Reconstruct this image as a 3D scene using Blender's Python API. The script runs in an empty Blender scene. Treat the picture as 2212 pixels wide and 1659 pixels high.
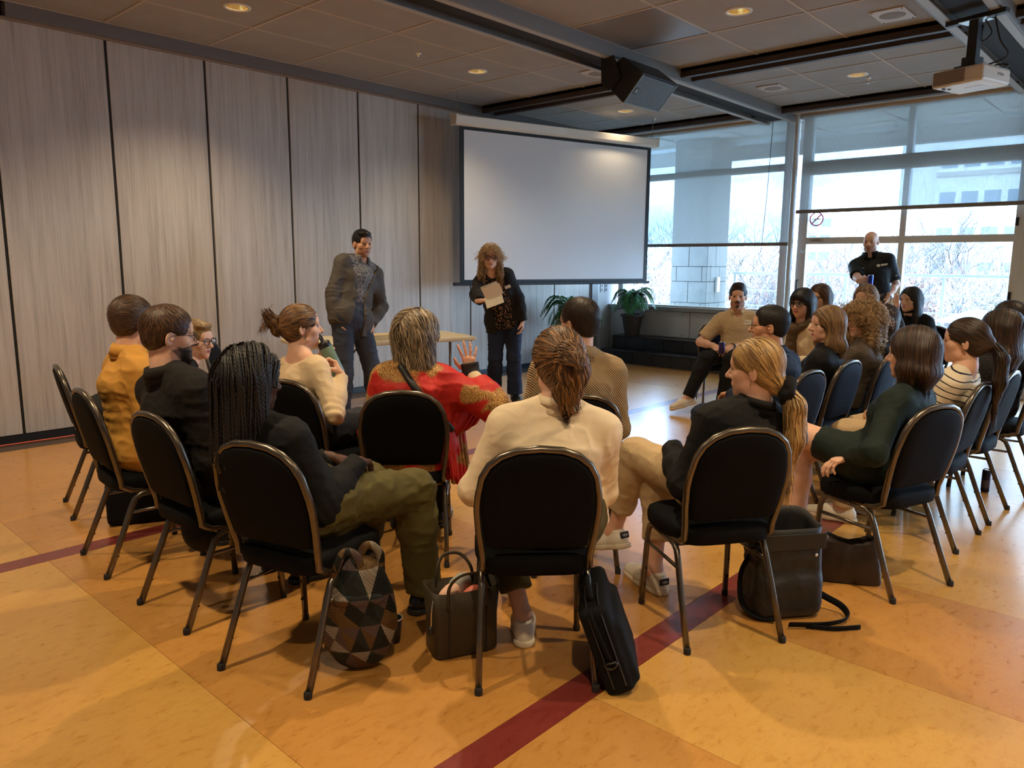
import bpy, math, random, time
import numpy as np
from mathutils import Vector, Matrix
random.seed(7); np.random.seed(7)
SC = bpy.context.scene
COL = SC.collection
PI = math.pi
def srgb(r, g, b):
    f = lambda c: (c/255/12.92 if c/255 <= .04045 else ((c/255+.055)/1.055)**2.4)
    return (f(r), f(g), f(b), 1.0)

# ------------------------------------------------------------------ camera
cam_d = bpy.data.cameras.new('camera'); cam = bpy.data.objects.new('camera', cam_d); COL.objects.link(cam)
cam_d.sensor_fit = 'HORIZONTAL'; cam_d.sensor_width = 36.0; cam_d.lens = 36.0*1632.71/2212
cam_d.clip_start = .05; cam_d.clip_end = 400
_d1 = Vector((2620-1106, -(578-829.5), -1632.71)).normalized()
_d2 = Vector((-700-1106, -(557-829.5), -1632.71)).normalized()
_d3 = _d1.cross(_d2)
_m = Matrix((_d1, _d2, _d3)).to_4x4(); _m.translation = Vector((0, 0, 1.5))
cam.matrix_world = _m
SC.camera = cam

# ------------------------------------------------------------------ view
SC.view_settings.view_transform = 'Standard'; SC.view_settings.look = 'None'
SC.view_settings.exposure = 0.82; SC.view_settings.gamma = 1.0
SC.view_settings.use_curve_mapping = False

# ------------------------------------------------------------------ world: bright broken cloud over blue
wd = bpy.data.worlds.new('world'); SC.world = wd; wd.use_nodes = True
nt = wd.node_tree; nt.nodes.clear()
N = nt.nodes.new; L = nt.links.new
out = N('ShaderNodeOutputWorld'); bg = N('ShaderNodeBackground'); tc = N('ShaderNodeTexCoord')
mp = N('ShaderNodeMapping'); mp.inputs['Scale'].default_value = (2.2, 2.2, 9.0)
nz = N('ShaderNodeTexNoise'); nz.inputs['Scale'].default_value = 1.6; nz.inputs['Detail'].default_value = 6
rp = N('ShaderNodeValToRGB')
rp.color_ramp.elements[0].position = .38; rp.color_ramp.elements[0].color = (.24, .47, .98, 1)
rp.color_ramp.elements[1].position = .62; rp.color_ramp.elements[1].color = (.68, .84, 1.0, 1)
L(tc.outputs['Generated'], mp.inputs['Vector']); L(mp.outputs['Vector'], nz.inputs['Vector'])
L(nz.outputs['Fac'], rp.inputs['Fac']); L(rp.outputs['Color'], bg.inputs['Color'])
bg.inputs['Strength'].default_value = 11.5; L(bg.outputs[0], out.inputs[0])

# ------------------------------------------------------------------ sun outdoors, from the right, along the facade
sd = bpy.data.lights.new('sun', 'SUN'); sd.energy = 10.0; sd.angle = .01; sd.color = (1, .95, .86)
so = bpy.data.objects.new('sun', sd); COL.objects.link(so)
so.rotation_euler = Vector((.10, 1.0, -.85)).to_track_quat('-Z', 'Y').to_euler()

# portals guide daylight sampling through the glazing (they emit nothing)
for (y0, y1, z0, z1) in ((4.35, 6.9, .85, 3.4), (-5.0, 4.1, .1, 3.4)):
    pd = bpy.data.lights.new('window_portal', 'AREA'); pd.shape = 'RECTANGLE'; pd.size = y1-y0; pd.size_y = z1-z0
    pd.cycles.is_portal = True
    po = bpy.data.objects.new('window_portal', pd); COL.objects.link(po); po.location = (10.45, (y0+y1)/2, (z0+z1)/2)
    po.rotation_euler = (PI/2, 0, PI/2)

LAMP_COL = (1.0, .78, .50); LAMP_W = 118.0

# ------------------------------------------------------------------ materials
MATS = {}
def mat(name, col, rough=.6, metal=0., spec=.5, var=0., vscale=8., bump=0., bscale=40., stretch=None, col2=None, coat=0., sheen=0., trans=None, wave=None):
    if name in MATS: return MATS[name]
    m = bpy.data.materials.new(name); m.use_nodes = True; t = m.node_tree; b = t.nodes['Principled BSDF']
    MATS[name] = m; m.diffuse_color = col
    b.inputs['Base Color'].default_value = col; b.inputs['Roughness'].default_value = rough
    b.inputs['Metallic'].default_value = metal; b.inputs['Specular IOR Level'].default_value = spec
    if coat: b.inputs['Coat Weight'].default_value = coat; b.inputs['Coat Roughness'].default_value = .1
    if sheen: b.inputs['Sheen Weight'].default_value = sheen; b.inputs['Sheen Roughness'].default_value = .5
    if var or bump or col2:
        c = t.nodes.new('ShaderNodeTexCoord'); mp = t.nodes.new('ShaderNodeMapping')
        if stretch: mp.inputs['Scale'].default_value = stretch
        t.links.new(c.outputs['Object'], mp.inputs['Vector'])
        if var or col2:
            n = t.nodes.new('ShaderNodeTexNoise'); n.inputs['Scale'].default_value = vscale; n.inputs['Detail'].default_value = 5
            t.links.new(mp.outputs['Vector'], n.inputs['Vector'])
            r = t.nodes.new('ShaderNodeValToRGB'); e = r.color_ramp.elements
            e[0].position = .3; e[1].position = .7
            if col2: e[0].color = col2; e[1].color = col
            else:
                e[0].color = tuple(max(0, x*(1-var)) for x in col[:3])+(1,); e[1].color = tuple(min(1, x*(1+var)) for x in col[:3])+(1,)
            t.links.new(n.outputs['Fac'], r.inputs['Fac']); t.links.new(r.outputs['Color'], b.inputs['Base Color'])
        if bump:
            n2 = t.nodes.new('ShaderNodeTexNoise'); n2.inputs['Scale'].default_value = bscale; n2.inputs['Detail'].default_value = 4
            t.links.new(mp.outputs['Vector'], n2.inputs['Vector'])
            bp = t.nodes.new('ShaderNodeBump'); bp.inputs['Strength'].default_value = bump; bp.inputs['Distance'].default_value = .01
            t.links.new(n2.outputs['Fac'], bp.inputs['Height']); t.links.new(bp.outputs['Normal'], b.inputs['Normal'])
    return m
class NG:
    """tiny helper to write node graphs"""
    def __init__(s, name, rough=.6, metal=0., spec=.5):
        s.m = bpy.data.materials.new(name); s.m.use_nodes = True; s.t = s.m.node_tree; s.b = s.t.nodes['Principled BSDF']
        s.b.inputs['Roughness'].default_value = rough; s.b.inputs['Metallic'].default_value = metal
        s.b.inputs['Specular IOR Level'].default_value = spec; MATS[name] = s.m
        s.co = s.t.nodes.new('ShaderNodeTexCoord')
    def n(s, ty, **kw):
        nd = s.t.nodes.new('ShaderNode'+ty)
        for k, v in kw.items():
            if k.startswith('i_'):
                key = k[2:]; key = int(key) if key.isdigit() else key.replace('_', ' ')
                nd.inputs[key].default_value = v
            else: setattr(nd, k, v)
        return nd
    def l(s, a, b): s.t.links.new(a, b)
    def map(s, scale=(1, 1, 1), rot=(0, 0, 0), src=None, loc=(0, 0, 0)):
        m = s.n('Mapping'); m.inputs['Scale'].default_value = scale; m.inputs['Rotation'].default_value = rot; m.inputs['Location'].default_value = loc
        s.l(src or s.co.outputs['Object'], m.inputs['Vector']); return m.outputs['Vector']
    def noise(s, vec, scale=5, detail=4, rough=.5, dist=0.):
        n = s.n('TexNoise', i_Scale=scale, i_Detail=detail, i_Roughness=rough, i_Distortion=dist); s.l(vec, n.inputs['Vector']); return n.outputs['Fac']
    def math(s, op, a, b=None, c=None):
        n = s.n('Math', operation=op)
        for i, v in enumerate((a, b, c)):
            if v is None: continue
            if isinstance(v, (int, float)): n.inputs[i].default_value = v
            else: s.l(v, n.inputs[i])
        return n.outputs[0]
    def ramp(s, fac, stops):
        r = s.n('ValToRGB'); e = r.color_ramp.elements
        while len(e) < len(stops): e.new(.5)
        for el, (p, c) in zip(e, stops): el.position = p; el.color = c
        s.l(fac, r.inputs['Fac']); return r.outputs['Color']
    def mix(s, fac, a, b):
        n = s.n('Mix', data_type='RGBA')
        for i, v in ((0, fac), (6, a), (7, b)):
            if isinstance(v, (int, float, tuple)): n.inputs[i].default_value = v
            else: s.l(v, n.inputs[i])
        return n.outputs[2]
    def bump(s, h, strength=.3, dist=.01):
        n = s.n('Bump', i_Strength=strength, i_Distance=dist); s.l(h, n.inputs['Height']); s.l(n.outputs[0], s.b.inputs['Normal'])
    def color(s, c): s.l(c, s.b.inputs['Base Color'])
    def sep(s, vec=None):
        n = s.n('SeparateXYZ'); s.l(vec or s.co.outputs['Object'], n.inputs[0]); return n.outputs

# ------------------------------------------------------------------ mesh helpers
class MB:
    def __init__(s): s.v = []; s.f = []; s.mi = []
    def add(s, vs, fs, mi=0):
        o = len(s.v); s.v += [tuple(v) for v in vs]; s.f += [tuple(i+o for i in f) for f in fs]; s.mi += [mi]*len(fs); return s
    def box(s, lo, hi, M=None, mi=0):
        x0, y0, z0 = lo; x1, y1, z1 = hi
        vs = [Vector(p) for p in ((x0,y0,z0),(x1,y0,z0),(x1,y1,z0),(x0,y1,z0),(x0,y0,z1),(x1,y0,z1),(x1,y1,z1),(x0,y1,z1))]
        if M is not None: vs = [M @ v for v in vs]
        return s.add(vs, [(0,3,2,1),(4,5,6,7),(0,1,5,4),(1,2,6,5),(2,3,7,6),(3,0,4,7)], mi)
    def prism(s, poly, d, M=None, mi=0):
        """poly: list of 3D points (planar, CCW seen from +d side); d: offset vector"""
        d = Vector(d); a = [Vector(p) for p in poly]; n = len(a); b = [p+d for p in a]
        vs = a+b
        if M is not None: vs = [M @ v for v in vs]
        return s.add(vs, [tuple(range(n))[::-1], tuple(range(n, 2*n))]+[(i, (i+1) % n, n+(i+1) % n, n+i) for i in range(n)], mi)
    def tube(s, pts, r, n=8, closed=False, cap=True, mi=0, up=None, flat=1.0, M=None):
        pts = [Vector(p) for p in pts]; m = len(pts); rr = r if isinstance(r, (list, tuple)) else [r]*m
        vs = []; nrm = None
        for i, p in enumerate(pts):
            if closed: t = pts[(i+1) % m]-pts[i-1]
            else: t = pts[min(i+1, m-1)]-pts[max(i-1, 0)]
            t.normalize()
            if nrm is None:
                u = Vector(up) if up else (Vector((0, 0, 1)) if abs(t.z) < .9 else Vector((1, 0, 0)))
                nrm = (u-t*u.dot(t)).normalized()
            else: nrm = (nrm-t*nrm.dot(t)); nrm = nrm.normalized() if nrm.length > 1e-6 else t.orthogonal().normalized()
            bn = t.cross(nrm)
            for k in range(n):
                a = 2*PI*(k+.5)/n; vs.append(p+nrm*math.cos(a)*rr[i]+bn*math.sin(a)*rr[i]*flat)
        fs = []
        for i in range(m if closed else m-1):
            for k in range(n):
                j = (i+1) % m; fs.append((i*n+k, i*n+(k+1) % n, j*n+(k+1) % n, j*n+k))
        if cap and not closed: fs += [tuple(range(n))[::-1], tuple(range((m-1)*n, m*n))]
        if M is not None: vs = [M @ v for v in vs]
        return s.add(vs, fs, mi)
    def lathe(s, prof, n=24, M=None, mi=0, cap=False):
        vs = []; fs = []; m = len(prof)
        for (r, z) in prof:
            for k in range(n):
                a = 2*PI*k/n; vs.append(Vector((r*math.cos(a), r*math.sin(a), z)))
        for i in range(m-1):
            for k in range(n): fs.append((i*n+k, i*n+(k+1) % n, (i+1)*n+(k+1) % n, (i+1)*n+k))
        if cap: fs += [tuple(range(n))[::-1], tuple(range((m-1)*n, m*n))]
        if M is not None: vs = [M @ v for v in vs]
        return s.add(vs, fs, mi)
    def sphere(s, c, r, n=12, m=8, mi=0, M=None):
        c = Vector(c); r = r if isinstance(r, (tuple, list)) else (r, r, r); vs = []
        for i in range(m+1):
            th = PI*i/m
            for k in range(n):
                a = 2*PI*k/n; vs.append(c+Vector((r[0]*math.sin(th)*math.cos(a), r[1]*math.sin(th)*math.sin(a), r[2]*math.cos(th))))
        fs = [(i*n+k, (i+1)*n+k, (i+1)*n+(k+1) % n, i*n+(k+1) % n) for i in range(m) for k in range(n)]
        if M is not None: vs = [M @ v for v in vs]
        return s.add(vs, fs, mi)
    def mesh(s, name, smooth=False):
        me = bpy.data.meshes.new(name); me.from_pydata(s.v, [], s.f)
        if any(s.mi): me.polygons.foreach_set('material_index', s.mi)
        if smooth: me.polygons.foreach_set('use_smooth', [True]*len(s.f))
        me.update(); return me
    def build(s, name, m, parent=None, smooth=False, bevel=0., seg=2, sub=0, loc=None, rz=None):
        me = s.mesh(name, smooth); return link(name, me, m, parent, bevel, seg, sub, loc, rz)
def link(name, me, m=None, parent=None, bevel=0., seg=2, sub=0, loc=None, rz=None):
    o = bpy.data.objects.new(name, me); COL.objects.link(o)
    if m is not None and me is not None and len(me.materials) == 0:
        for x in (m if isinstance(m, (list, tuple)) else [m]): me.materials.append(x)
    if parent is not None: o.parent = parent
    if loc is not None: o.location = loc
    if rz is not None: o.rotation_euler = (0, 0, rz)
    if bevel:
        b = o.modifiers.new('bevel', 'BEVEL'); b.width = bevel; b.segments = seg; b.limit_method = 'ANGLE'; b.angle_limit = .6
    if sub:
        b = o.modifiers.new('sub', 'SUBSURF'); b.levels = sub; b.render_levels = sub
    return o
def tag(o, label, cat, group=None):
    o['label'] = label; o['category'] = cat
    if group: o['group'] = group
    return o
def struct(o): o['kind'] = 'structure'; return o
def thing(name, label, cat, loc=(0, 0, 0), rz=0., group=None):
    o = bpy.data.objects.new(name, None); COL.objects.link(o); o.location = loc; o.rotation_euler = (0, 0, rz)
    o.empty_display_size = .1
    return tag(o, label, cat, group)
def dup(root, loc, rz, label, group=None):
    r = root.copy(); COL.objects.link(r); r.location = loc; r.rotation_euler = (0, 0, rz); r['label'] = label
    if group: r['group'] = group
    for ch in list(root.children):
        c = ch.copy(); COL.objects.link(c); c.parent = r
        for g in list(ch.children):
            d = g.copy(); COL.objects.link(d); d.parent = c
    return r
def smooth_path(pts, n=8, closed=False):
    """Catmull-Rom through points"""
    P = [Vector(p) for p in pts]; m = len(P); res = []
    rng = range(m) if closed else range(m-1)
    for i in rng:
        p0 = P[(i-1) % m] if closed or i > 0 else P[0]*2-P[1]
        p1 = P[i]; p2 = P[(i+1) % m]
        p3 = P[(i+2) % m] if closed or i+2 < m else P[-1]*2-P[-2]
        for k in range(n):
            t = k/n
            res.append(.5*((2*p1)+(p2-p0)*t+(2*p0-5*p1+4*p2-p3)*t*t+(3*p1-p0-3*p2+p3)*t**3))
    if not closed: res.append(P[-1].copy())
    return res
def text_mesh(txt, size, name='lettering', extr=.0004, bold=False):
    cu = bpy.data.curves.new('t', 'FONT'); cu.body = txt; cu.size = size; cu.extrude = extr; cu.align_x = 'CENTER'; cu.align_y = 'CENTER'
    cu.resolution_u = 2
    if bold: cu.offset = size*.02
    o = bpy.data.objects.new('t', cu); COL.objects.link(o)
    dg = bpy.context.evaluated_depsgraph_get(); me = bpy.data.meshes.new_from_object(o.evaluated_get(dg)); me.name = name
    bpy.data.objects.remove(o); bpy.data.curves.remove(cu)
    me.materials.clear(); return me
def frame(origin, xdir, ydir):
    x = Vector(xdir).normalized(); y = Vector(ydir); y = (y-x*y.dot(x)).normalized(); z = x.cross(y)
    M = Matrix((x, y, z)).transposed().to_4x4(); M.translation = Vector(origin); return M

# ================================================================== ROOM
# ---- materials
def floor_mat(name, c1, c2, c3, rough=.30):
    g = NG(name, rough=rough, spec=.5)
    w = g.co.outputs['Object']
    n1 = g.noise(g.map((1, 1, 1)), 1.3, 5, .6); n2 = g.noise(g.map((1, 2.2, 1)), 14, 6, .65, .6); n3 = g.noise(g.map((1, 1.6, 1)), 42, 5, .7, .8)
    a = g.ramp(n1, [(.3, c2), (.72, c1)])
    b = g.ramp(n2, [(.36, c3), (.50, (1, 1, 1, 1))])
    mx = g.n('Mix', data_type='RGBA', blend_type='MULTIPLY'); mx.inputs[0].default_value = .5; g.l(a, mx.inputs[6]); g.l(b, mx.inputs[7])
    c = g.ramp(n3, [(.30, (.60, .52, .42, 1)), (.44, (1, 1, 1, 1))])
    my = g.n('Mix', data_type='RGBA', blend_type='MULTIPLY'); my.inputs[0].default_value = .42; g.l(mx.outputs[2], my.inputs[6]); g.l(c, my.inputs[7])
    g.color(my.outputs[2])
    rr = g.math('MULTIPLY_ADD', n2, .18, rough-.09); g.l(rr, g.b.inputs['Roughness'])
    g.bump(g.noise(g.map(), 60, 3), .05, .003); g.b.inputs['Coat Weight'].default_value = .55; g.b.inputs['Coat Roughness'].default_value = .16
    return g.m
F_LIGHT = floor_mat('linoleum_light', srgb(208, 162, 84), srgb(196, 146, 72), (.80, .70, .54, 1))
F_TAN = floor_mat('linoleum_tan', srgb(198, 144, 74), srgb(182, 128, 62), (.74, .62, .46, 1))
F_RED = floor_mat('linoleum_red', srgb(130, 54, 46), srgb(112, 44, 38), (.7, .5, .5, 1))
F_EDGE = mat('floor_border', srgb(74, 62, 54), .5, var=.3, vscale=6, stretch=(2, 30, 1))
def panel_mat():
    g = NG('wall_laminate', rough=.55, spec=.3)
    o = g.n('ObjectInfo'); v = g.n('VectorMath', operation='ADD'); g.l(g.co.outputs['Object'], v.inputs[0])
    cmb = g.n('CombineXYZ'); g.l(g.math('MULTIPLY', o.outputs['Random'], 40.), cmb.inputs[0]); g.l(cmb.outputs[0], v.inputs[1])
    n1 = g.noise(g.map((14, 14, .55), src=v.outputs[0]), 1.6, 6, .6, .25); n2 = g.noise(g.map((75, 75, 1.1), src=v.outputs[0]), 2.0, 4, .7, .4)
    s = g.math('ADD', g.math('MULTIPLY', n1, .5), g.math('MULTIPLY', n2, .5))
    g.color(g.ramp(s, [(.30, srgb(150, 139, 128)), (.50, srgb(186, 177, 166)), (.72, srgb(206, 199, 190))]))
    g.bump(n2, .08, .002); return g.m
PANEL = panel_mat()
BLACK = mat('black_metal', (.012, .012, .013, 1), .45)
RUBBER = mat('black_rubber', (.015, .014, .014, 1), .75)
TRIM_GREY = mat('grey_trim', srgb(112, 106, 102), .5)
CEIL_T = mat('ceiling_tile', srgb(160, 156, 152), .9, var=.05, vscale=3, bump=.12, bscale=220)
CEIL_T2 = mat('ceiling_tile_metal', srgb(128, 122, 116), .38, spec=.5, var=.06, vscale=2)
CEIL_R = mat('ceiling_runner', srgb(186, 174, 160), .6)
BEAM_G = mat('beam_grey', srgb(120, 120, 120), .5); BEAM_GL = mat('beam_flange', srgb(168, 166, 162), .5)
BEAM_B = mat('beam_brown', srgb(58, 46, 42), .5); DARK = mat('dark_recess', (.012, .011, .011, 1), .8)
ALU = mat('window_metal', srgb(214, 214, 214), .42, spec=.5); ALU_L = mat('window_metal_light', srgb(208, 214, 216), .35, metal=.2)
WALL_W = mat('painted_wall', srgb(206, 206, 204), .7, bump=.05, bscale=90)
LOWP = mat('grey_cladding', srgb(200, 206, 212), .5, var=.05, vscale=3)
TILE_K = mat('black_step_tile', (.012, .013, .016, 1), .32, var=.3, vscale=20)
CHROME = mat('chrome', (.7, .7, .7, 1), .22, metal=1)
WHITE_P = mat('white_plastic', srgb(226, 224, 218), .4)
# ---- floor
fb = MB().box((-4, -5, -.2), (10.35, 7.35, -.004)).build('floor', mat('floor_joint', srgb(190, 160, 110), .6)); struct(fb)
def sheet(x0, x1, y0, y1, m, name='floor_sheet'):
    o = MB().box((x0+.0008, y0+.0008, -.004), (x1-.0008, y1-.0008, 0)).build(name, m, fb); return o
def row(y0, y1, xs, first):
    k = first
    for a, b in zip(xs[:-1], xs[1:]): sheet(a, b, y0, y1, (F_LIGHT, F_TAN)[k % 2]); k += 1
row(4.30, 6.88, [-4, 1.1, 3.1, 4.1, 6.1, 8.1, 10.2], 0)
row(1.56, 4.17, [-4, 1.1, 2.95, 3.85, 5.7, 6.6, 8.6, 10.2], 0)
row(-1.18, 1.43, [-4, 0, 2.0, 2.86, 3.74, 5.6, 6.5, 8.4, 10.2], 0)
row(-5, -1.31, [-4, -1, 1.1, 3.0, 5.0, 7, 10.2], 1)
for y in (-1.31, 1.43, 4.17): sheet(-4, 10.2, y, y+.13, F_RED, 'floor_band')
sheet(-4, 9.6, 6.88, 7.16, F_EDGE, 'floor_border'); 
# ---- left wall of tall laminate panels
wl = struct(MB().box((-4, 7.19, 0), (9.62, 7.35, 3.6)).build('wall_left', BLACK))
pm = MB().box((-.4225, -.015, .07), (.4225, .015, 3.35)).mesh('wall_panel')
xs = [1.803+.868*k for k in range(-6, 10)]
for a, b in zip(xs[:-1], xs[1:]):
    link('wall_panel', pm, PANEL, wl, bevel=.002, loc=((a+b)/2, 7.175, 0))
for x in xs[5:]: MB().box((x-.004, 7.168, .07), (x+.004, 7.176, 3.35)).build('panel_gasket', RUBBER, wl)
struct(MB().box((-4, 7.165, 0), (9.62, 7.2, .065)).build('baseboard_left', BLACK))
t = struct(MB().box((1.93, 7.085, 3.365), (10.2, 7.2, 3.475)).build('trim_1', TRIM_GREY)); 
struct(MB().box((-4, 7.14, 3.35), (10.2, 7.2, 3.372)).build('trim_2', mat('timber_edge', srgb(150, 126, 104), .6)))
tag(MB().tube(smooth_path([(.9, 7.06, .012), (1.6, 7.075, .012), (2.1, 7.06, .013), (3.2, 7.08, .012), (4.4, 7.05, .012)], 8), .007, 6).build('extension_cord', mat('orange_cord', srgb(196, 84, 60), .5), smooth=True), 'orange extension cord lying along the foot of the panelled wall', 'cord')
# corner bay between panels and glazing
wc = struct(MB().box((9.64, 7.16, 0), (10.35, 7.35, 3.6)).build('wall_corner', WALL_W))
MB().box((9.645, 7.13, 0), (9.80, 7.165, 3.36)).build('corner_post', mat('post_grey', srgb(140, 140, 138), .5), wc, bevel=.003)
for x in (9.93, 10.05):
    s = MB().box((x-.035, 7.148, 1.05), (x+.035, 7.162, 1.19)).build('outlet_plate', mat('outlet', srgb(196, 196, 192), .4), wc, bevel=.003)
    for dz in (-.03, .03): MB().box((x-.016, 7.145, 1.12+dz-.016), (x+.016, 7.15, 1.12+dz+.016)).build('socket', mat('socket', srgb(90, 92, 92), .5), s)
# other walls (behind the camera)
struct(MB().box((-4.2, -5.2, 0), (-4, 7.35, 3.6)).build('wall_back', WALL_W))
struct(MB().box((-4.2, -5.2, 0), (10.35, -5, 3.6)).build('wall_right', WALL_W))
# ---- ceiling
ce = struct(MB().box((-4.2, -5.2, 3.66), (10.6, 7.4, 3.75)).build('ceiling', DARK))
struct(MB().box((-4, -5, 3.474), (0.0, 7.16, 3.49)).build('ceiling_rear', CEIL_T)); struct(MB().box((0, -5, 3.474), (10.2, -4.02, 3.49)).build('ceiling_side', CEIL_T))
LIGHTS = [(.50, 5.88), (3.20, 5.88), (5.86, 5.88), (8.59, 5.88), (.50, 2.98), (3.20, 2.98), (5.88, 2.98), (8.58, 2.97), (.50, .08), (3.2, .08), (5.88, .08), (8.58, .08), (.5, -2.8), (3.2, -2.8), (5.88, -2.8)]
def tile_mesh(w, d, hole=None):
    mb = MB(); z0, z1 = 3.474, 3.488
    if hole is None:
        mb.box((-w/2, -d/2, z0), (w/2, d/2, z1)); return mb.mesh('ceiling_tile')
    hx, hy, r = hole; n = 32; ring = []; outer = []
    for k in range(n):
        a = 2*PI*k/n; c, s = math.cos(a), math.sin(a); ring.append((hx+r*c, hy+r*s, z0))
        q = 9
        if c > 1e-6: q = min(q, (w/2-hx)/c)
        if c < -1e-6: q = min(q, (-w/2-hx)/c)
        if s > 1e-6: q = min(q, (d/2-hy)/s)
        if s < -1e-6: q = min(q, (-d/2-hy)/s)
        outer.append((hx+q*c, hy+q*s, z0))
    cs = [(w/2, d/2, z0), (-w/2, d/2, z0), (-w/2, -d/2, z0), (w/2, -d/2, z0)]
    vs = ring+outer+cs; fs = []
    for k in range(n):
        j = (k+1) % n; fs.append((k, j, n+j, n+k))
        for ci, cpt in enumerate(cs):
            ka = math.atan2(cpt[1]-hy, cpt[0]-hx) % (2*PI); lo = 2*PI*k/n; hi = 2*PI*(k+1)/n
            if lo < ka < hi: fs.append((n+k, n+j, 2*n+ci))
    mb.add(vs, fs); return mb.mesh('ceiling_tile')
bays = [(4.66, 7.085), (1.76, 4.24), (-1.14, 1.34), (-4.02, -1.56)]
xcols = [(7.15-.9*(k+1), 7.15-.9*k) for k in range(8)]+[(7.43, 8.16), (8.16, 8.98), (8.98, 9.62)]
tcache = {}
metal_tiles = {(1, 1), (1, 1)}
for bi, (y0, y1) in enumerate(bays):
    nrow = 3; d = (y1-y0)/nrow
    for ci, (x0, x1) in enumerate(xcols):
        if x0 < -.1: continue
        for r in range(nrow):
            ty0 = y0+r*d; w = x1-x0
            hole = None
            for (lx, ly) in LIGHTS:
                if x0 < lx < x1 and ty0 < ly < ty0+d: hole = (round(lx-(x0+x1)/2, 3), round(ly-(ty0+d/2), 3), .082)
            key = (round(w, 3), round(d, 3), hole)
            if key not in tcache: tcache[key] = tile_mesh(w-.012, d-.012, hole)
            dz = random.uniform(-.0015, .0015)
            mm = CEIL_T2 if (bi == 1 and ci == 1 and r == 2) else CEIL_T
            me = tcache[key]
            if mm is CEIL_T2: me = tile_mesh(w-.012, d-.012, hole)
            link('ceiling_tile', me, mm, ce, loc=((x0+x1)/2, ty0+d/2, dz))
    for r in range(nrow+1):
        y = y0+r*d; MB().box((0, y-.011, 3.468), (7.15, y+.011, 3.475)).build('ceiling_runner', CEIL_R, ce); MB().box((7.43, y-.011, 3.468), (9.62, y+.011, 3.475)).build('ceiling_runner', CEIL_R, ce)
    for (x0, x1) in xcols:
        if x0 > -.1: MB().box((x0-.011, y0, 3.4685), (x0+.011, y1, 3.475)).build('ceiling_runner', CEIL_R, ce)
# grey channel beams along the room, brown beams across
for i, yc in enumerate((4.45, 1.55, -1.35)):
    b = struct(MB().box((-4, yc-.20, 3.40), (10.2, yc+.20, 3.60)).build('ceiling_beam', BEAM_G))
    for s in (-1, 1):
        MB().box((-4, yc+s*.20-.022, 3.355), (10.18, yc+s*.20+.022, 3.47)).build('beam_side', BEAM_G, b, bevel=.003)
        MB().box((-4, yc+s*.17-.03, 3.350), (10.18, yc+s*.17+.03, 3.357)).build('beam_flange', BEAM_GL, b)
    MB().box((-4, yc-.13, 3.394), (10.18, yc+.13, 3.3995)).build('beam_channel', DARK, b)
for i, (x0, x1) in enumerate(((7.15, 7.43), (9.62, 10.18))):
    for (y0, y1) in bays:
        b = struct(MB().box((x0, y0-.06, 3.44), (x1, y1+.06, 3.56)).build('cross_beam', BEAM_B))
        for xx in (x0+.03, x1-.03): MB().box((xx-.03, y0-.06, 3.385), (xx+.03, y1+.06, 3.47)).build('beam_rail', BEAM_B, b, bevel=.002)
        MB().box((x0+.07, y0, 3.432), (x1-.07, y1, 3.439)).build('beam_slot', CEIL_R if i else BEAM_GL, b)
        if i:
            for k in range(3): MB().box((x0+.14+k*.07, y0+.05, 3.424), (x0+.16+k*.07, y1-.05, 3.432)).build('diffuser_slat', BEAM_G, b)
# ---- recessed lamps
GOLD = mat('reflector_gold', (.95, .78, .45, 1), .25, metal=1); EMI = bpy.data.materials.new('lamp_glow'); EMI.use_nodes = True
_b = EMI.node_tree.nodes['Principled BSDF']; _b.inputs['Emission Color'].default_value = (1, .78, .42, 1); _b.inputs['Emission Strength'].default_value = 6.0
MATS['lamp_glow'] = EMI
ring_me = MB().lathe([(.080, 3.486), (.080, 3.474), (.084, 3.4655), (.104, 3.4665), (.106, 3.474)], 32).mesh('trim_ring', True)
refl_me = MB().lathe([(.080, 3.476), (.074, 3.52), (.062, 3.56), (.050, 3.585)], 32).mesh('reflector', True)
lamp_me = MB().lathe([(0.001, 3.572), (.030, 3.570), (.046, 3.578), (.050, 3.588)], 24).mesh('lamp', True)
can_me = MB().lathe([(.088, 3.489), (.088, 3.63), (.001, 3.63)], 24).mesh('can')
where = {(3.2, 5.88): 'above the left panelled wall', (5.86, 5.88): 'over the standing speakers', (8.59, 5.88): 'glowing below the loudspeaker, near the screen', (5.88, 2.98): 'at the top between the loudspeaker and the projector', (8.58, 2.97): 'between the round speaker grille and the projector'}
for (x, y) in LIGHTS:
    vis = (x, y) in where
    t = thing('recessed_light', 'round recessed ceiling light '+where[(x, y)] if vis else 'recessed ceiling light out of view, '+{5.88: 'beside the left wall', 2.98: 'over the circle of chairs', .08: 'right of the camera', -2.8: 'in the far right bay'}[y]+{.5: ', nearest the rear wall', 3.2: ', second from the rear', 5.88: ', third from the rear'}.get(x, ', nearest the windows'), 'ceiling light', (x, y, 0), 0, 'recessed ceiling lights')
    link('trim_ring', ring_me, WHITE_P, t); link('reflector', refl_me, GOLD, t); link('lamp', lamp_me, EMI, t); link('can', can_me, DARK, t)
    ld = bpy.data.lights.new('recessed_lamp', 'SPOT'); ld.energy = LAMP_W*(1.15 if y < 4 and x < 5 else 1.0 if x < 4 else .5 if x < 7 else .15); ld.color = LAMP_COL; ld.spot_size = math.radians(124); ld.spot_blend = 1.0; ld.shadow_soft_size = .05
    lo = bpy.data.objects.new('lamp_beam', ld); COL.objects.link(lo); lo.parent = t; lo.location = (0, 0, 3.46)
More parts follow.
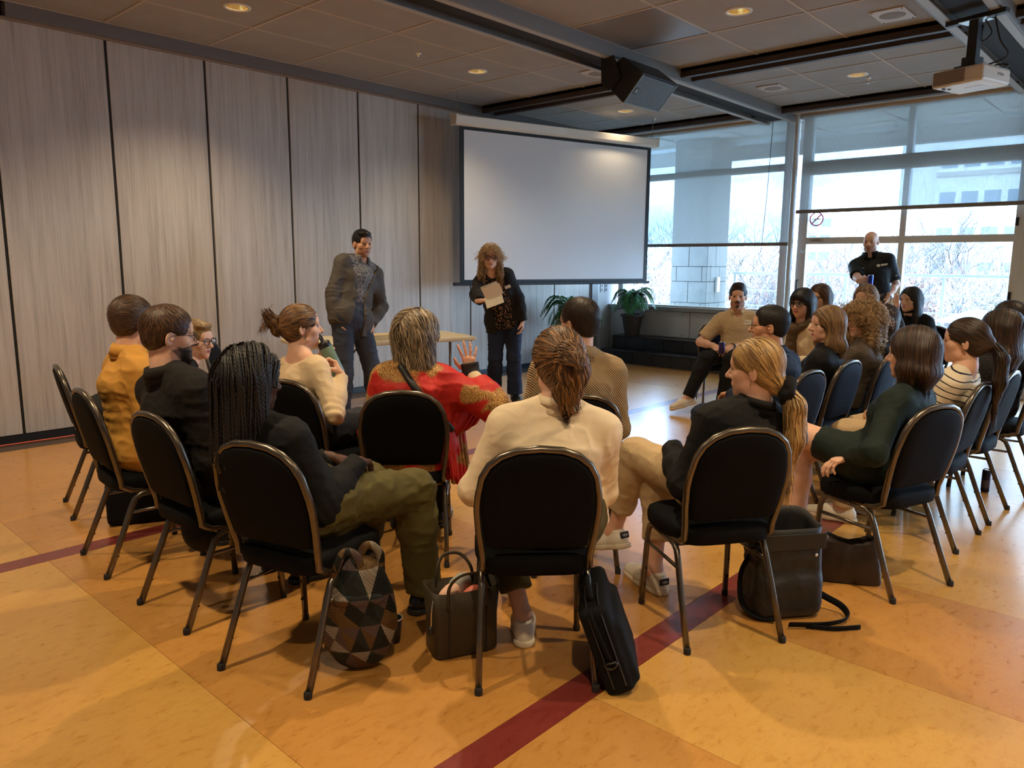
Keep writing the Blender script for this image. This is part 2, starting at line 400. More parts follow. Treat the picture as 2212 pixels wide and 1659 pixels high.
# ---- round ceiling speaker grilles and sprinklers
PERF = mat('grille_perforated', srgb(150, 140, 130), .6, bump=.6, bscale=420)
for (x, y, lab) in ((6.74, 4.98, 'square plate with round speaker grille beside the loudspeaker'), (6.75, 2.10, 'square plate with round speaker grille near the projector'), (8.58, 3.88, 'square plate with round speaker grille above the windows')):
    t = thing('ceiling_speaker', lab, 'speaker grille', (x, y, 3.474), 0, 'ceiling speaker grilles')
    MB().box((-.17, -.13, -.012), (.17, .13, 0)).build('plate', mat('grille_plate', srgb(190, 180, 168), .5), t, bevel=.003)
    MB().lathe([(.001, -.019), (.08, -.018), (.098, -.012)], 32).build('grille', PERF, t, True)
    for sx in (-.15, .15):
        for sy in (-.11, .11): MB().sphere((sx, sy, -.013), .005, 8, 5).build('screw', BLACK, t)
for (x, y, lab) in ((5.02, 5.84, 'chrome fire sprinkler above the left wall'), (8.82, 2.94, 'chrome fire sprinkler beside the recessed light near projector'), (9.28, 5.87, 'chrome fire sprinkler above the projection screen end')):
    t = thing('sprinkler', lab, 'sprinkler', (x, y, 3.474), 0, 'fire sprinklers')
    MB().lathe([(.034, 0), (.032, -.006), (.012, -.01), (.010, -.03), (.006, -.032)], 16).build('body', CHROME, t, True)
    for s in (-1, 1): MB().tube([(s*.008, 0, -.028), (s*.018, 0, -.04), (s*.006, 0, -.055)], .003, 6).build('arm', CHROME, t, True)
    MB().lathe([(.001, -.056), (.018, -.057), (.018, -.055)], 12).build('deflector', CHROME, t, True)
# ================================================================== WINDOW WALL (x = 10.2)
GLASS = bpy.data.materials.new('window_glass'); GLASS.use_nodes = True; MATS['window_glass'] = GLASS
_t = GLASS.node_tree; _t.nodes.clear(); _o = _t.nodes.new('ShaderNodeOutputMaterial'); _mx = _t.nodes.new('ShaderNodeMixShader'); _tr = _t.nodes.new('ShaderNodeBsdfTransparent'); _gl = _t.nodes.new('ShaderNodeBsdfGlossy')
_tr.inputs[0].default_value = (.90, .96, .96, 1); _gl.inputs['Roughness'].default_value = .02; _mx.inputs[0].default_value = .06
_t.links.new(_tr.outputs[0], _mx.inputs[1]); _t.links.new(_gl.outputs[0], _mx.inputs[2]); _t.links.new(_mx.outputs[0], _o.inputs[0])
def blind_mat():
    m = bpy.data.materials.new('sunscreen_mesh'); m.use_nodes = True; t = m.node_tree; t.nodes.clear(); n = t.nodes.new; l = t.links.new
    o = n('ShaderNodeOutputMaterial'); mx = n('ShaderNodeMixShader'); tr = n('ShaderNodeBsdfTransparent'); ms = n('ShaderNodeMixShader'); df = n('ShaderNodeBsdfDiffuse'); tl = n('ShaderNodeBsdfTranslucent')
    tr.inputs[0].default_value = (.80, .92, 1.0, 1)
    c = (.36, .36, .34, 1); df.inputs[0].default_value = c; tl.inputs[0].default_value = c; ms.inputs[0].default_value = .42
    l(df.outputs[0], ms.inputs[1]); l(tl.outputs[0], ms.inputs[2])
    tc = n('ShaderNodeTexCoord'); mp = n('ShaderNodeMapping'); mp.inputs['Scale'].default_value = (1, 130, 14); nz = n('ShaderNodeTexNoise'); nz.inputs['Scale'].default_value = 1.0; nz.inputs['Detail'].default_value = 3
    l(tc.outputs['Object'], mp.inputs[0]); l(mp.outputs[0], nz.inputs['Vector'])
    ma = n('ShaderNodeMath'); ma.operation = 'MULTIPLY_ADD'; ma.inputs[1].default_value = .26; ma.inputs[2].default_value = .70; l(nz.outputs['Fac'], ma.inputs[0])
    l(ma.outputs[0], mx.inputs[0]); l(tr.outputs[0], mx.inputs[1]); l(ms.outputs[0], mx.inputs[2]); l(mx.outputs[0], o.inputs[0]); MATS['sunscreen_mesh'] = m; return m
BLIND = blind_mat()
struct(MB().box((10.16, -5, 3.42), (10.4, 7.2, 3.60)).build('trim_3', TRIM_GREY))
# low wall with grey panels under the left window
lw = struct(MB().box((10.20, 4.33, 0), (10.35, 7.2, .80)).build('wall_window', LOWP))
for (y0, y1) in ((4.36, 5.695), (5.705, 6.86), (6.87, 7.14)):
    p = MB().box((10.175, y0, .40), (10.20, y1, .785)).build('cladding_panel', LOWP, lw, bevel=.002)
    for yy in (y0+.12, (y0+y1)/2, y1-.12):
        for zz in (.44, .745):
            if y1-y0 > .5: MB().sphere((10.174, yy, zz), .012, 8, 6).build('bolt', CHROME, p, True)
struct(MB().box((10.12, 4.33, .80), (10.36, 7.16, .855)).build('trim_4', mat('sill_metal', srgb(150, 158, 162), .35)))
def glazing(name, y0, y1, z0, z1, verts, horiz, fw=.05, sill=True):
    """frame bars as parts, panes as parts"""
    w = thing(name, 'tall aluminium framed window', 'window'); del w['label']; del w['category']; struct(w)
    for (a, b) in verts: MB().box((10.19, a, z0), (10.29, b, z1)).build('mullion', ALU, w, bevel=.003)
    for (a, b) in horiz: MB().box((10.195, y0, a), (10.285, y1, b)).build('transom', ALU, w, bevel=.003)
    vs = sorted(verts); hs = sorted(horiz)
    for (a, b), (c, d) in zip(vs[:-1], vs[1:]):
        for (e, f), (g, h) in zip(hs[:-1], hs[1:]):
            MB().box((10.238, b, f), (10.244, c, g)).build('pane', GLASS, w)
    return w
w1 = glazing('window_1', 4.28, 7.0, .85, 3.44, [(4.28, 4.39), (6.93, 7.02)], [(.85, .88), (2.75, 2.84), (3.40, 3.44)])
d1 = glazing('door_1', 1.60, 4.15, 0, 3.44, [(4.03, 4.15), (2.82, 2.89), (1.60, 1.69)], [(0.0, .16), (.55, .61), (1.775, 1.86), (2.67, 2.84), (3.40, 3.44)])
w3 = glazing('window_2', -1.0, 1.60, 0, 3.44, [(-1.0, -.9), (.28, .35), (1.52, 1.60)], [(0.0, .16), (.55, .61), (1.775, 1.86), (2.67, 2.84), (3.40, 3.44)])
w4 = glazing('window_3', -5, -1.0, 0, 3.44, [(-5, -4.9), (-3.0, -2.93), (-1.08, -1.0)], [(0.0, .16), (.55, .61), (1.775, 1.86), (2.67, 2.84), (3.40, 3.44)])
# door fittings
h = MB().tube([(10.17, 4.10, 1.02), (10.13, 4.10, 1.02), (10.13, 4.10, 1.30), (10.17, 4.10, 1.30)], .012, 8).build('door_handle', mat('handle_dark', srgb(60, 58, 58), .4), d1, True)
MB().lathe([(.001, 0), (.022, .0), (.022, .02), (.001, .022)], 16, Matrix.Translation((10.19, 4.065, 1.68)) @ Matrix.Rotation(-PI/2, 4, 'Y')).build('lock', CHROME, d1, True)
for zz in (1.95, 1.12): MB().box((10.165, 1.655, zz), (10.192, 1.685, zz+.09)).build('hinge', BLACK, d1)
lab = MB().box((10.186, 3.80, 1.80), (10.19, 3.99, 1.845)).build('number_plate', mat('plate_light', srgb(188, 184, 180), .5), d1)
tm = text_mesh('45945', .045, 'number_lettering'); to = link('number_lettering', tm, BLACK, d1); to.matrix_local = frame((10.185, 3.895, 1.822), (0, -1, 0), (0, 0, 1))
# steel pole between window and door
struct(MB().lathe([(.036, 0), (.036, 3.44)], 20, Matrix.Translation((10.12, 4.215, 0))).build('window_post', ALU_L, None, True))
# no-smoking sticker on the glass
ns = thing('no_smoking_sign', 'round pink no-smoking sticker on the door glass under the blind', 'sign', (10.236, 3.93, 2.10), 0)
PINK = mat('sticker_pink', srgb(236, 120, 176), .5); INK = mat('sticker_ink', srgb(40, 38, 60), .5)
MB().tube([(0, .085*math.cos(a), .085*math.sin(a)) for a in [2*PI*k/32 for k in range(32)]], .009, 6, closed=True, flat=1).build('ring', PINK, ns, True)
MB().box((-.003, -.078, -.008), (.003, .078, .008), Matrix.Rotation(-.80, 4, 'X')).build('slash', PINK, ns)
MB().box((-.002, -.05, -.006), (.002, .035, .006)).build('cigarette', INK, ns); MB().box((-.002, .040, -.006), (.002, .05, .006)).build('cigarette_tip', INK, ns)
for k, (wd_, off) in enumerate(((.06, 0), (.09, .0), (.085, -.01), (.11, .01), (.05, .02))):
    r = random.Random(k)
    y = -wd_
    while y < wd_:
        ln = r.uniform(.012, .03); MB().box((-.001, -y-ln-off, -.135-k*.028), (.001, -y-off, -.128-k*.028)).build('notice_word', mat('notice_grey', srgb(150, 165, 175), .6), ns); y += ln+.008
# roller blinds
def blind(y0, y1, zb, x, lab):
    t = thing('roller_blind', lab, 'blind', (x, (y0+y1)/2, 0), 0, 'mesh roller blinds'); hw = (y1-y0)/2
    mb = MB(); n = 14; zs = [zb+.02, 3.42]
    vs = []; fs = []
    for i in range(n+1):
        y = -hw+2*hw*i/n
        for z in zs: vs.append((.004*math.sin(i*1.3), y, z))
    for i in range(n): fs.append((i*2, i*2+2, i*2+3, i*2+1))
    mb.add(vs, fs); mb.build('mesh_fabric', BLIND, t)
    MB().box((-.012, -hw, zb-.022), (.012, hw, zb+.024)).build('bottom_bar', mat('blind_bar', srgb(128, 122, 116), .5), t, bevel=.005)
    MB().tube([(0, -hw, 3.425), (0, hw, 3.425)], .032, 16).build('roller', mat('blind_roller', srgb(168, 150, 128), .5), t, True)
    return t
b1 = blind(4.25, 6.98, 1.775, 10.10, 'grey mesh roller blind lowered over the window behind the screen')
b2 = blind(1.53, 4.15, 2.19, 10.08, 'grey mesh roller blind half lowered over the terrace door')
b3 = blind(-1.05, 1.5, 2.19, 10.08, 'grey mesh roller blind over the window out of view')
tag(MB().tube(smooth_path([(10.07, 4.53, 3.40), (10.07, 4.56, 2.4), (10.07, 4.60, 1.62)], 6), .004, 5).build('blind_cord', mat('cord_dark', srgb(60, 60, 66), .6), None, True), 'thin dark blind cord hanging over the left window', 'cord')
# ---- black tiled steps under the window
st = struct(MB().box((9.55, 4.3, 0), (10.2, 6.86, .18)).build('window_step', RUBBER)); MB().box((9.87, 4.3, .18), (10.2, 6.86, .37)).build('step_core', RUBBER, st)
tl = {}
def step_tile(x0, x1, z0, z1):
    y = 4.3
    while y < 6.85:
        y2 = min(y+.33, 6.87); key = (x0, z0, round(y2-y, 3))
        if key not in tl: tl[key] = MB().box((x0, 0, z0), (x1, y2-y-.004, z1)).mesh('step_tile')
        link('step_tile', tl[key], TILE_K, st, bevel=.004, loc=(0, y, 0)); y = y2
step_tile(9.53, 9.55, 0, .178); step_tile(9.53, 9.87, .18, .20); step_tile(9.85, 9.87, .202, .368); step_tile(9.85, 10.2, .37, .39)
struct(MB().box((9.50, 4.3, 0), (9.528, 6.87, .012)).build('trim_5', mat('step_strip', srgb(120, 96, 70), .5)))
# ================================================================== OUTDOORS
CONC = mat('terrace_concrete', srgb(150, 150, 144), .8, var=.06, vscale=2)
gnd = struct(MB().box((10.4, -40, -.3), (15.2, 60, -.06)).build('terrace_floor', CONC))
struct(MB().box((15.2, -80, -5.2), (140, 120, -5.0)).build('ground', mat('winter_ground', srgb(92, 82, 64), .9, var=.2, vscale=.3)))
STONE = mat('stone_block', srgb(112, 110, 104), .8, var=.10, vscale=5, bump=.1, bscale=30); JOINT = mat('stone_joint', srgb(34, 36, 38), .8)
# stone pillar on the terrace
pl = thing('stone_pillar', 'square stone block pillar standing on the terrace outside', 'pillar', (12.0, 6.43, 0), 0)
MB().box((.012, -.0+.012, -.06), (.72, .70, 3.62)).build('core', JOINT, pl)
zz = -.06; k = 0
while zz < 3.6:
    hgt = .37 if k % 2 else .26
    cuts = [0, .36, .712] if k % 2 else [0, .10, .60, .712]
    for a, b in zip(cuts[:-1], cuts[1:]): MB().box((0, a+.005, zz+.005), (.02, b-.005, min(zz+hgt, 3.62)-.005)).build('stone', STONE, pl)
    cuts = [0.0, .30, .72] if k % 2 else [0.0, .12, .45, .72]
    for a, b in zip(cuts[:-1], cuts[1:]): MB().box((a+.005, 0, zz+.005), (b-.005, .02, min(zz+hgt, 3.62)-.005)).build('stone', STONE, pl)
    zz += hgt; k += 1
tag(MB().box((12.3, 6.38, 1.02), (12.4, 6.43, 1.28)).build('wall_box', WHITE_P, None, bevel=.01), 'small white electrical box on the side of the stone pillar', 'electrical box')
# soffit with rail and upper storey edge
sf = struct(MB().box((10.4, -30, 3.62), (13.1, 40, 3.8)).build('terrace_soffit', mat('soffit', srgb(186, 184, 176), .8)))
for y in range(-6, 22): MB().box((10.5, y*1.2-.006, 3.612), (13.0, y*1.2+.006, 3.62)).build('soffit_joint', JOINT, sf)
MB().box((12.95, -30, 3.34), (13.1, 40, 3.62)).build('soffit_fascia', mat('fascia', srgb(170, 170, 164), .7), sf)
MB().box((12.4, -30, 3.50), (12.46, 40, 3.56)).build('soffit_rail', ALU_L, sf)
# railing
RAIL = mat('railing_white', srgb(228, 230, 230), .4)
rl = thing('railing', 'white tubular guard rail along the terrace edge outside', 'railing', (12.6, 0, 0))
MB().box((-.03, -12, 1.33), (.03, 6.25, 1.375)).build('handrail', RAIL, rl, bevel=.01)
MB().box((-.03, 7.25, 1.33), (.03, 16, 1.375)).build('handrail', RAIL, rl, bevel=.01)
for z in (1.06, .80, .54, .28):
    MB().tube([(0, -12, z), (0, 6.25, z)], .012, 6).build('rail', RAIL, rl); MB().tube([(0, 7.25, z), (0, 16, z)], .012, 6).build('rail', RAIL, rl)
for y in [-7.5, -6, -4.5, -3, -1.5, 0, 1.45, 2.9, 4.3, 5.2, 6.2, 7.3, 8.4, 9.5]: MB().box((-.02, y-.02, -.06), (.02, y+.02, 1.34)).build('post', RAIL, rl)
# bare winter trees
BARK_L = mat('bark_pale', srgb(150, 140, 120), .9, var=.15, vscale=4); BARK_D = mat('bark_grey', srgb(104, 102, 104), .9, var=.2, vscale=4); BARK_R = mat('bark_reddish', srgb(134, 104, 96), .9, var=.2, vscale=4)
def tree_mesh(seed, depth=6, h=3.2):
    r = random.Random(seed); mb = MB()
    def grow(p, d, ln, rad, lv):
        q = p+d*ln; mid = p+d*ln*.5+Vector((r.uniform(-1, 1), r.uniform(-1, 1), 0))*ln*.06
        mb.tube([p, mid, q], [rad, rad*.85, rad*.7], 4 if lv > 2 else 6, cap=False)
        if lv >= depth: return
        for _ in range(3 if lv < 5 else 2):
            a = r.uniform(.30, .75); ph = r.uniform(0, 2*PI); o = d.orthogonal().normalized(); o2 = d.cross(o)
            nd = (d*math.cos(a)+(o*math.cos(ph)+o2*math.sin(ph))*math.sin(a)+Vector((0, 0, .12))).normalized()
            grow(q, nd, ln*r.uniform(.62, .85), rad*.62, lv+1)
    grow(Vector((0, 0, 0)), Vector((r.uniform(-.08, .08), r.uniform(-.08, .08), 1)).normalized(), h, .17, 0)
    return mb.mesh('bare_branches', True)
TREES = [tree_mesh(s) for s in (1, 2, 3, 4)]
tree_labels = []
rt = random.Random(5); k = 0
for ring, (dist0, n) in enumerate(((22, 12), (30, 13), (40, 13))):
    for i in range(n):
        ang = math.radians(-14+58*(i+.5*(ring % 2)+rt.uniform(-.2, .2))/n); dd = dist0+rt.uniform(-3, 3)
        me = TREES[k % 4]; o = bpy.data.objects.new('bare_tree', me); COL.objects.link(o)
        if len(me.materials) == 0: me.materials.append(None)
        o.material_slots[0].link = 'OBJECT'; mi = (0, 1, 1, 2, 1)[k % 5]; o.material_slots[0].material = (BARK_L, BARK_D, BARK_R)[mi]
        sz = rt.uniform(.50, .68)*(1+.14*ring); o.location = (dd*math.cos(ang)+4, dd*math.sin(ang), -5.0); o.scale = (sz*1.3, sz*1.3, sz); o.rotation_euler = (0, 0, rt.uniform(0, 6))
        tag(o, ('pale', 'grey', 'reddish')[mi]+' bare winter tree, '+['first', 'second', 'third', 'fourth', 'fifth', 'sixth', 'seventh', 'eighth', 'ninth', 'tenth', 'eleventh', 'twelfth', 'thirteenth'][i]+' from the right '+('just beyond the railing', 'in the middle of the wood', 'at the back of the wood')[ring], 'tree', 'bare trees outside'); k += 1
# dense twig thicket
mb = MB(); rr = random.Random(11)
for i in range(5200):
    a = math.radians(rr.uniform(-16, 48)); d = rr.uniform(24, 46); p = Vector((d*math.cos(a)+4, d*math.sin(a), -5+rr.uniform(0, 5.6))); dr = Vector((rr.uniform(-.6, .6), rr.uniform(-.6, .6), 1)).normalized()*rr.uniform(.6, 2.0)
    w = rr.uniform(.008, .022); o = dr.orthogonal().normalized()*w; o2 = dr.cross(o).normalized()*w; q = p+dr
    mb.add([p+o, p-o*.5+o2, p-o*.5-o2, q], [(0, 1, 3), (1, 2, 3), (2, 0, 3)])
th = mb.build('twig_thicket', BARK_D); th['kind'] = 'stuff'; tag(th, 'dense tangle of grey twigs filling the wood outside', 'twigs')
# apartment block and far low roofs
FAC = mat('facade', srgb(206, 198, 186), .8); FAC2 = mat('facade_band', srgb(160, 152, 142), .8); PANEB = mat('far_pane', srgb(96, 116, 128), .35)
ab = thing('apartment_block', 'tall pale apartment block beyond the trees at right', 'building', (78, 17.2, -5), 0)
MB().box((0, -18, 0), (16, 5.2, 44)).build('tower', FAC, ab); MB().box((-.6, -18, 0), (0, 2.0, 44)).build('facade_front', FAC, ab)
pmesh = MB().box((-.02, -.62, -.5), (.02, .62, .5)).mesh('window_pane')
for fl_ in range(13):
    z = 3.2+fl_*3.1
    MB().box((-.75, -18, z-1.25), (-.6, 2.0, z-.85)).build('balcony_band', FAC2, ab)
    for i in range(11): link('window_pane', pmesh, PANEB, ab, loc=(-.62, 1.0-i*1.75, z))
lb = thing('office_block', 'low pale building above the treetops behind the door sign', 'building', (95, 36, -5), 0)
MB().box((0, -1.6, 0), (10, 1.9, 12.5)).build('tower', FAC, lb)
for fl_ in range(3):
    for i in range(2): link('window_pane', pmesh, PANEB, lb, loc=(-.03, -.7+i*1.6, 7.6+fl_*2))
# closed market umbrellas down on the lower terrace
UMB = mat('umbrella_canvas', srgb(226, 224, 214), .8)
for (x, y, z, lab) in ((12.1, 3.55, .0, 'white parasol top seen through the door behind the seated women'), (12.2, 2.35, .0, 'white parasol top at the right of the terrace door')):
    t = thing('parasol', lab, 'parasol', (x, y, z-.06), 0, 'terrace parasols'); mb = MB(); n = 8
    vs = [(0, 0, .98)]+[(.55*math.cos(2*PI*k/n), .55*math.sin(2*PI*k/n), .78) for k in range(n)]; mb.add(vs, [(0, 1+k, 1+(k+1) % n) for k in range(n)]); mb.build('canopy', UMB, t)
    MB().tube([(0, 0, 0), (0, 0, .98)], .02, 8).build('pole', ALU_L, t); MB().lathe([(.18, 0), (.18, .05), (.03, .06)], 16).build('base', CONC, t)

# ================================================================== FURNISHINGS
# ---- projection screen
SL = Vector((6.40, 6.72, 0)); SR = Vector((9.30, 5.925, 0)); sdv = (SR-SL); slen = sdv.length; sdir = sdv.normalized(); srz = math.atan2(sdir.y, sdir.x)
ps = thing('projection_screen', 'large white projection screen with black border hanging across the corner', 'screen', SL, srz)
def screen_sheet():
    mb = MB(); nx, nz = 24, 12; vs = []; 
    for i in range(nx+1):
        for j in range(nz+1):
            u = i/nx; w = j/nz; vs.append((.06+u*(slen-.12), .0015*math.sin(u*19+w*3)+.002*math.sin(u*7+1.5)*(1-w), 1.295+w*(3.055-1.295)))
    fs = [(i*(nz+1)+j, (i+1)*(nz+1)+j, (i+1)*(nz+1)+j+1, i*(nz+1)+j+1) for i in range(nx) for j in range(nz)]
    mb.add(vs, fs); return mb
screen_sheet().build('screen_fabric', mat('screen_white', srgb(226, 227, 228), .55, spec=.3), ps, True)
SBK = mat('screen_black', (.008, .009, .011, 1), .6)
for (a, b, c, d) in ((0, .06, 1.26, 3.09), (slen-.06, slen, 1.26, 3.09), (.06, slen-.06, 3.055, 3.09), (.06, slen-.06, 1.26, 1.295)): MB().box((a, -.003, c), (b, .004, d)).build('border', SBK, ps)
MB().box((-.09, -.02, 1.225), (slen+.04, .02, 1.265)).build('bottom_bar', SBK, ps, bevel=.008)
HOUS = mat('screen_housing', srgb(224, 216, 202), .4)
MB().prism([(-.06, -.07, 3.115), (-.06, -.085, 3.20), (-.06, .06, 3.225), (-.06, .06, 3.10), (-.06, -.04, 3.09)], (slen+.12, 0, 0)).build('housing', HOUS, ps, bevel=.006)
for x in (-.085, slen+.055): MB().prism([(x, -.075, 3.10), (x, -.09, 3.21), (x, .07, 3.235), (x, .07, 3.09)], (.03, 0, 0)).build('end_cap', HOUS, ps, bevel=.006)
for x in (-.03, slen+.02): MB().tube([(x, 0, 3.21), (x, 0, 3.47)], .004, 6).build('hanger', CHROME, ps)
# ---- loudspeaker under the beam
CAB = mat('speaker_cabinet', (.011, .011, .012, 1), .55, bump=.2, bscale=300)
g = NG('speaker_grille', .5); vz = g.n('TexVoronoi', i_Scale=150.); g.l(g.map((1, 1, 1)), vz.inputs['Vector']); g.color(g.ramp(vz.outputs['Distance'], [(.25, (.008, .009, .01, 1)), (.5, (.085, .10, .12, 1))])); GRL = g.m
sp = thing('loudspeaker', 'black trapezoid loudspeaker tilted down from the ceiling beam', 'loudspeaker', (5.95, 0, 0), 0)
sec = [(0, 3.904, 3.172), (0, 4.121, 3.340), (0, 4.296, 3.257), (0, 4.29, 3.115), (0, 4.117, 2.946)]
MB().prism(sec, (.60, 0, 0)).build('cabinet', CAB, sp, bevel=.012)
fn = Vector((0, -.226, -.2135)).normalized(); fu = (Vector((0, 3.904, 3.172))-Vector((0, 4.117, 2.946))).normalized()
GM = frame(Vector((.30, 4.0105, 3.059))+fn*.010, (1, 0, 0), fu)
gr = MB().box((-.285, -.14, -.006), (.285, .14, .006), GM).build('grille', GRL, sp, bevel=.004)
EDG = mat('grille_edge', srgb(120, 140, 148), .4)
for (a, b) in (((-.292, -.147), (-.280, .147)), ((.280, -.147), (.292, .147)), ((-.292, -.147), (.292, -.138)),): MB().box((a[0], a[1], -.004), (b[0], b[1], .009), GM).build('grille_edge', EDG, sp)
bd = MB().box((-.262, -.045, .006), (-.215, .02, .010), GM).build('badge', BLACK, sp); tm = text_mesh('db', .035, 'badge_lettering'); to = link('badge_lettering', tm, WHITE_P, bd); to.matrix_local = GM @ Matrix.Translation((-.238, -.012, .0108)) @ Matrix.Rotation(PI/2, 4, 'Z')
for x in (-.02, .62): MB().prism([(x-.006, 4.20, 3.36), (x-.006, 4.34, 3.36), (x-.006, 4.33, 3.13), (x-.006, 4.24, 3.06), (x-.006, 4.12, 3.16)], (.012, 0, 0)).build('bracket', BLACK, sp)
MB().box((-.02, 4.20, 3.342), (.62, 4.34, 3.354)).build('bracket_plate', BLACK, sp)
# ---- projector on its pole
pj = thing('projector', 'white projector hanging upside down from a black ceiling pole', 'projector', (6.77, 1.51, 0), math.radians(-17))
PJW = mat('projector_white', srgb(222, 218, 208), .4)
MB().box((-.19, -.19, 2.835), (.19, .19, 2.955)).build('body', PJW, pj, bevel=.02, seg=3)
for k in range(9): MB().box((-.193, -.06, 2.852+k*.0105), (-.186, .175, 2.857+k*.0105)).build('vent_slot', mat('vent_brown', srgb(96, 74, 56), .7), pj)
tm = text_mesh('EPSON', .028, 'lettering'); to = link('lettering', tm, mat('ink_dark', (.02, .02, .03, 1), .5), pj); to.matrix_local = frame((.05, -.1905, 2.90), (1, 0, 0), (0, 0, 1))
for (x, y) in ((-.14, .12), (-.10, .14), (-.08, .11)): MB().lathe([(.001, -.006), (.012, -.006), (.013, 0)], 12, Matrix.Translation((x, y, 2.835))).build('foot', mat('foot_grey', srgb(90, 100, 120), .5), pj)
MB().box((-.02, -.1, 2.833), (.16, .03, 2.836)).build('lamp_hatch', mat('hatch', srgb(214, 216, 220), .4), pj, bevel=.002)
MB().box((-.10, -.08, 2.955), (.10, .08, 2.985)).build('mount_plate', BLACK, pj, bevel=.004)
MB().box((-.035, -.035, 2.985), (.035, .035, 3.32)).build('pole', BLACK, pj, bevel=.008); MB().box((-.06, -.05, 2.985), (.06, .05, 3.05)).build('collar', BLACK, pj, bevel=.004)
MB().box((-.03, -.22, 3.315), (.03, .22, 3.352)).build('cross_bar', BLACK, pj, bevel=.004); MB().box((-.06, -.10, 3.308), (.06, .10, 3.315)).build('bracket', CHROME, pj)
for pts in ([(.03, -.12, 3.32), (.05, -.16, 3.15), (.10, -.2, 3.04), (.05, -.1, 2.99), (0, .0, 2.97)], [(.02, -.05, 3.32), (.08, -.08, 3.22), (.05, -.03, 3.17), (.03, -.04, 3.28)], [(.12, -.12, 2.95), (.2, -.16, 2.99), (.16, -.1, 3.0), (.10, -.06, 2.965)]):
    MB().tube(smooth_path(pts, 6), .006, 6).build('cable', BLACK, pj, True)
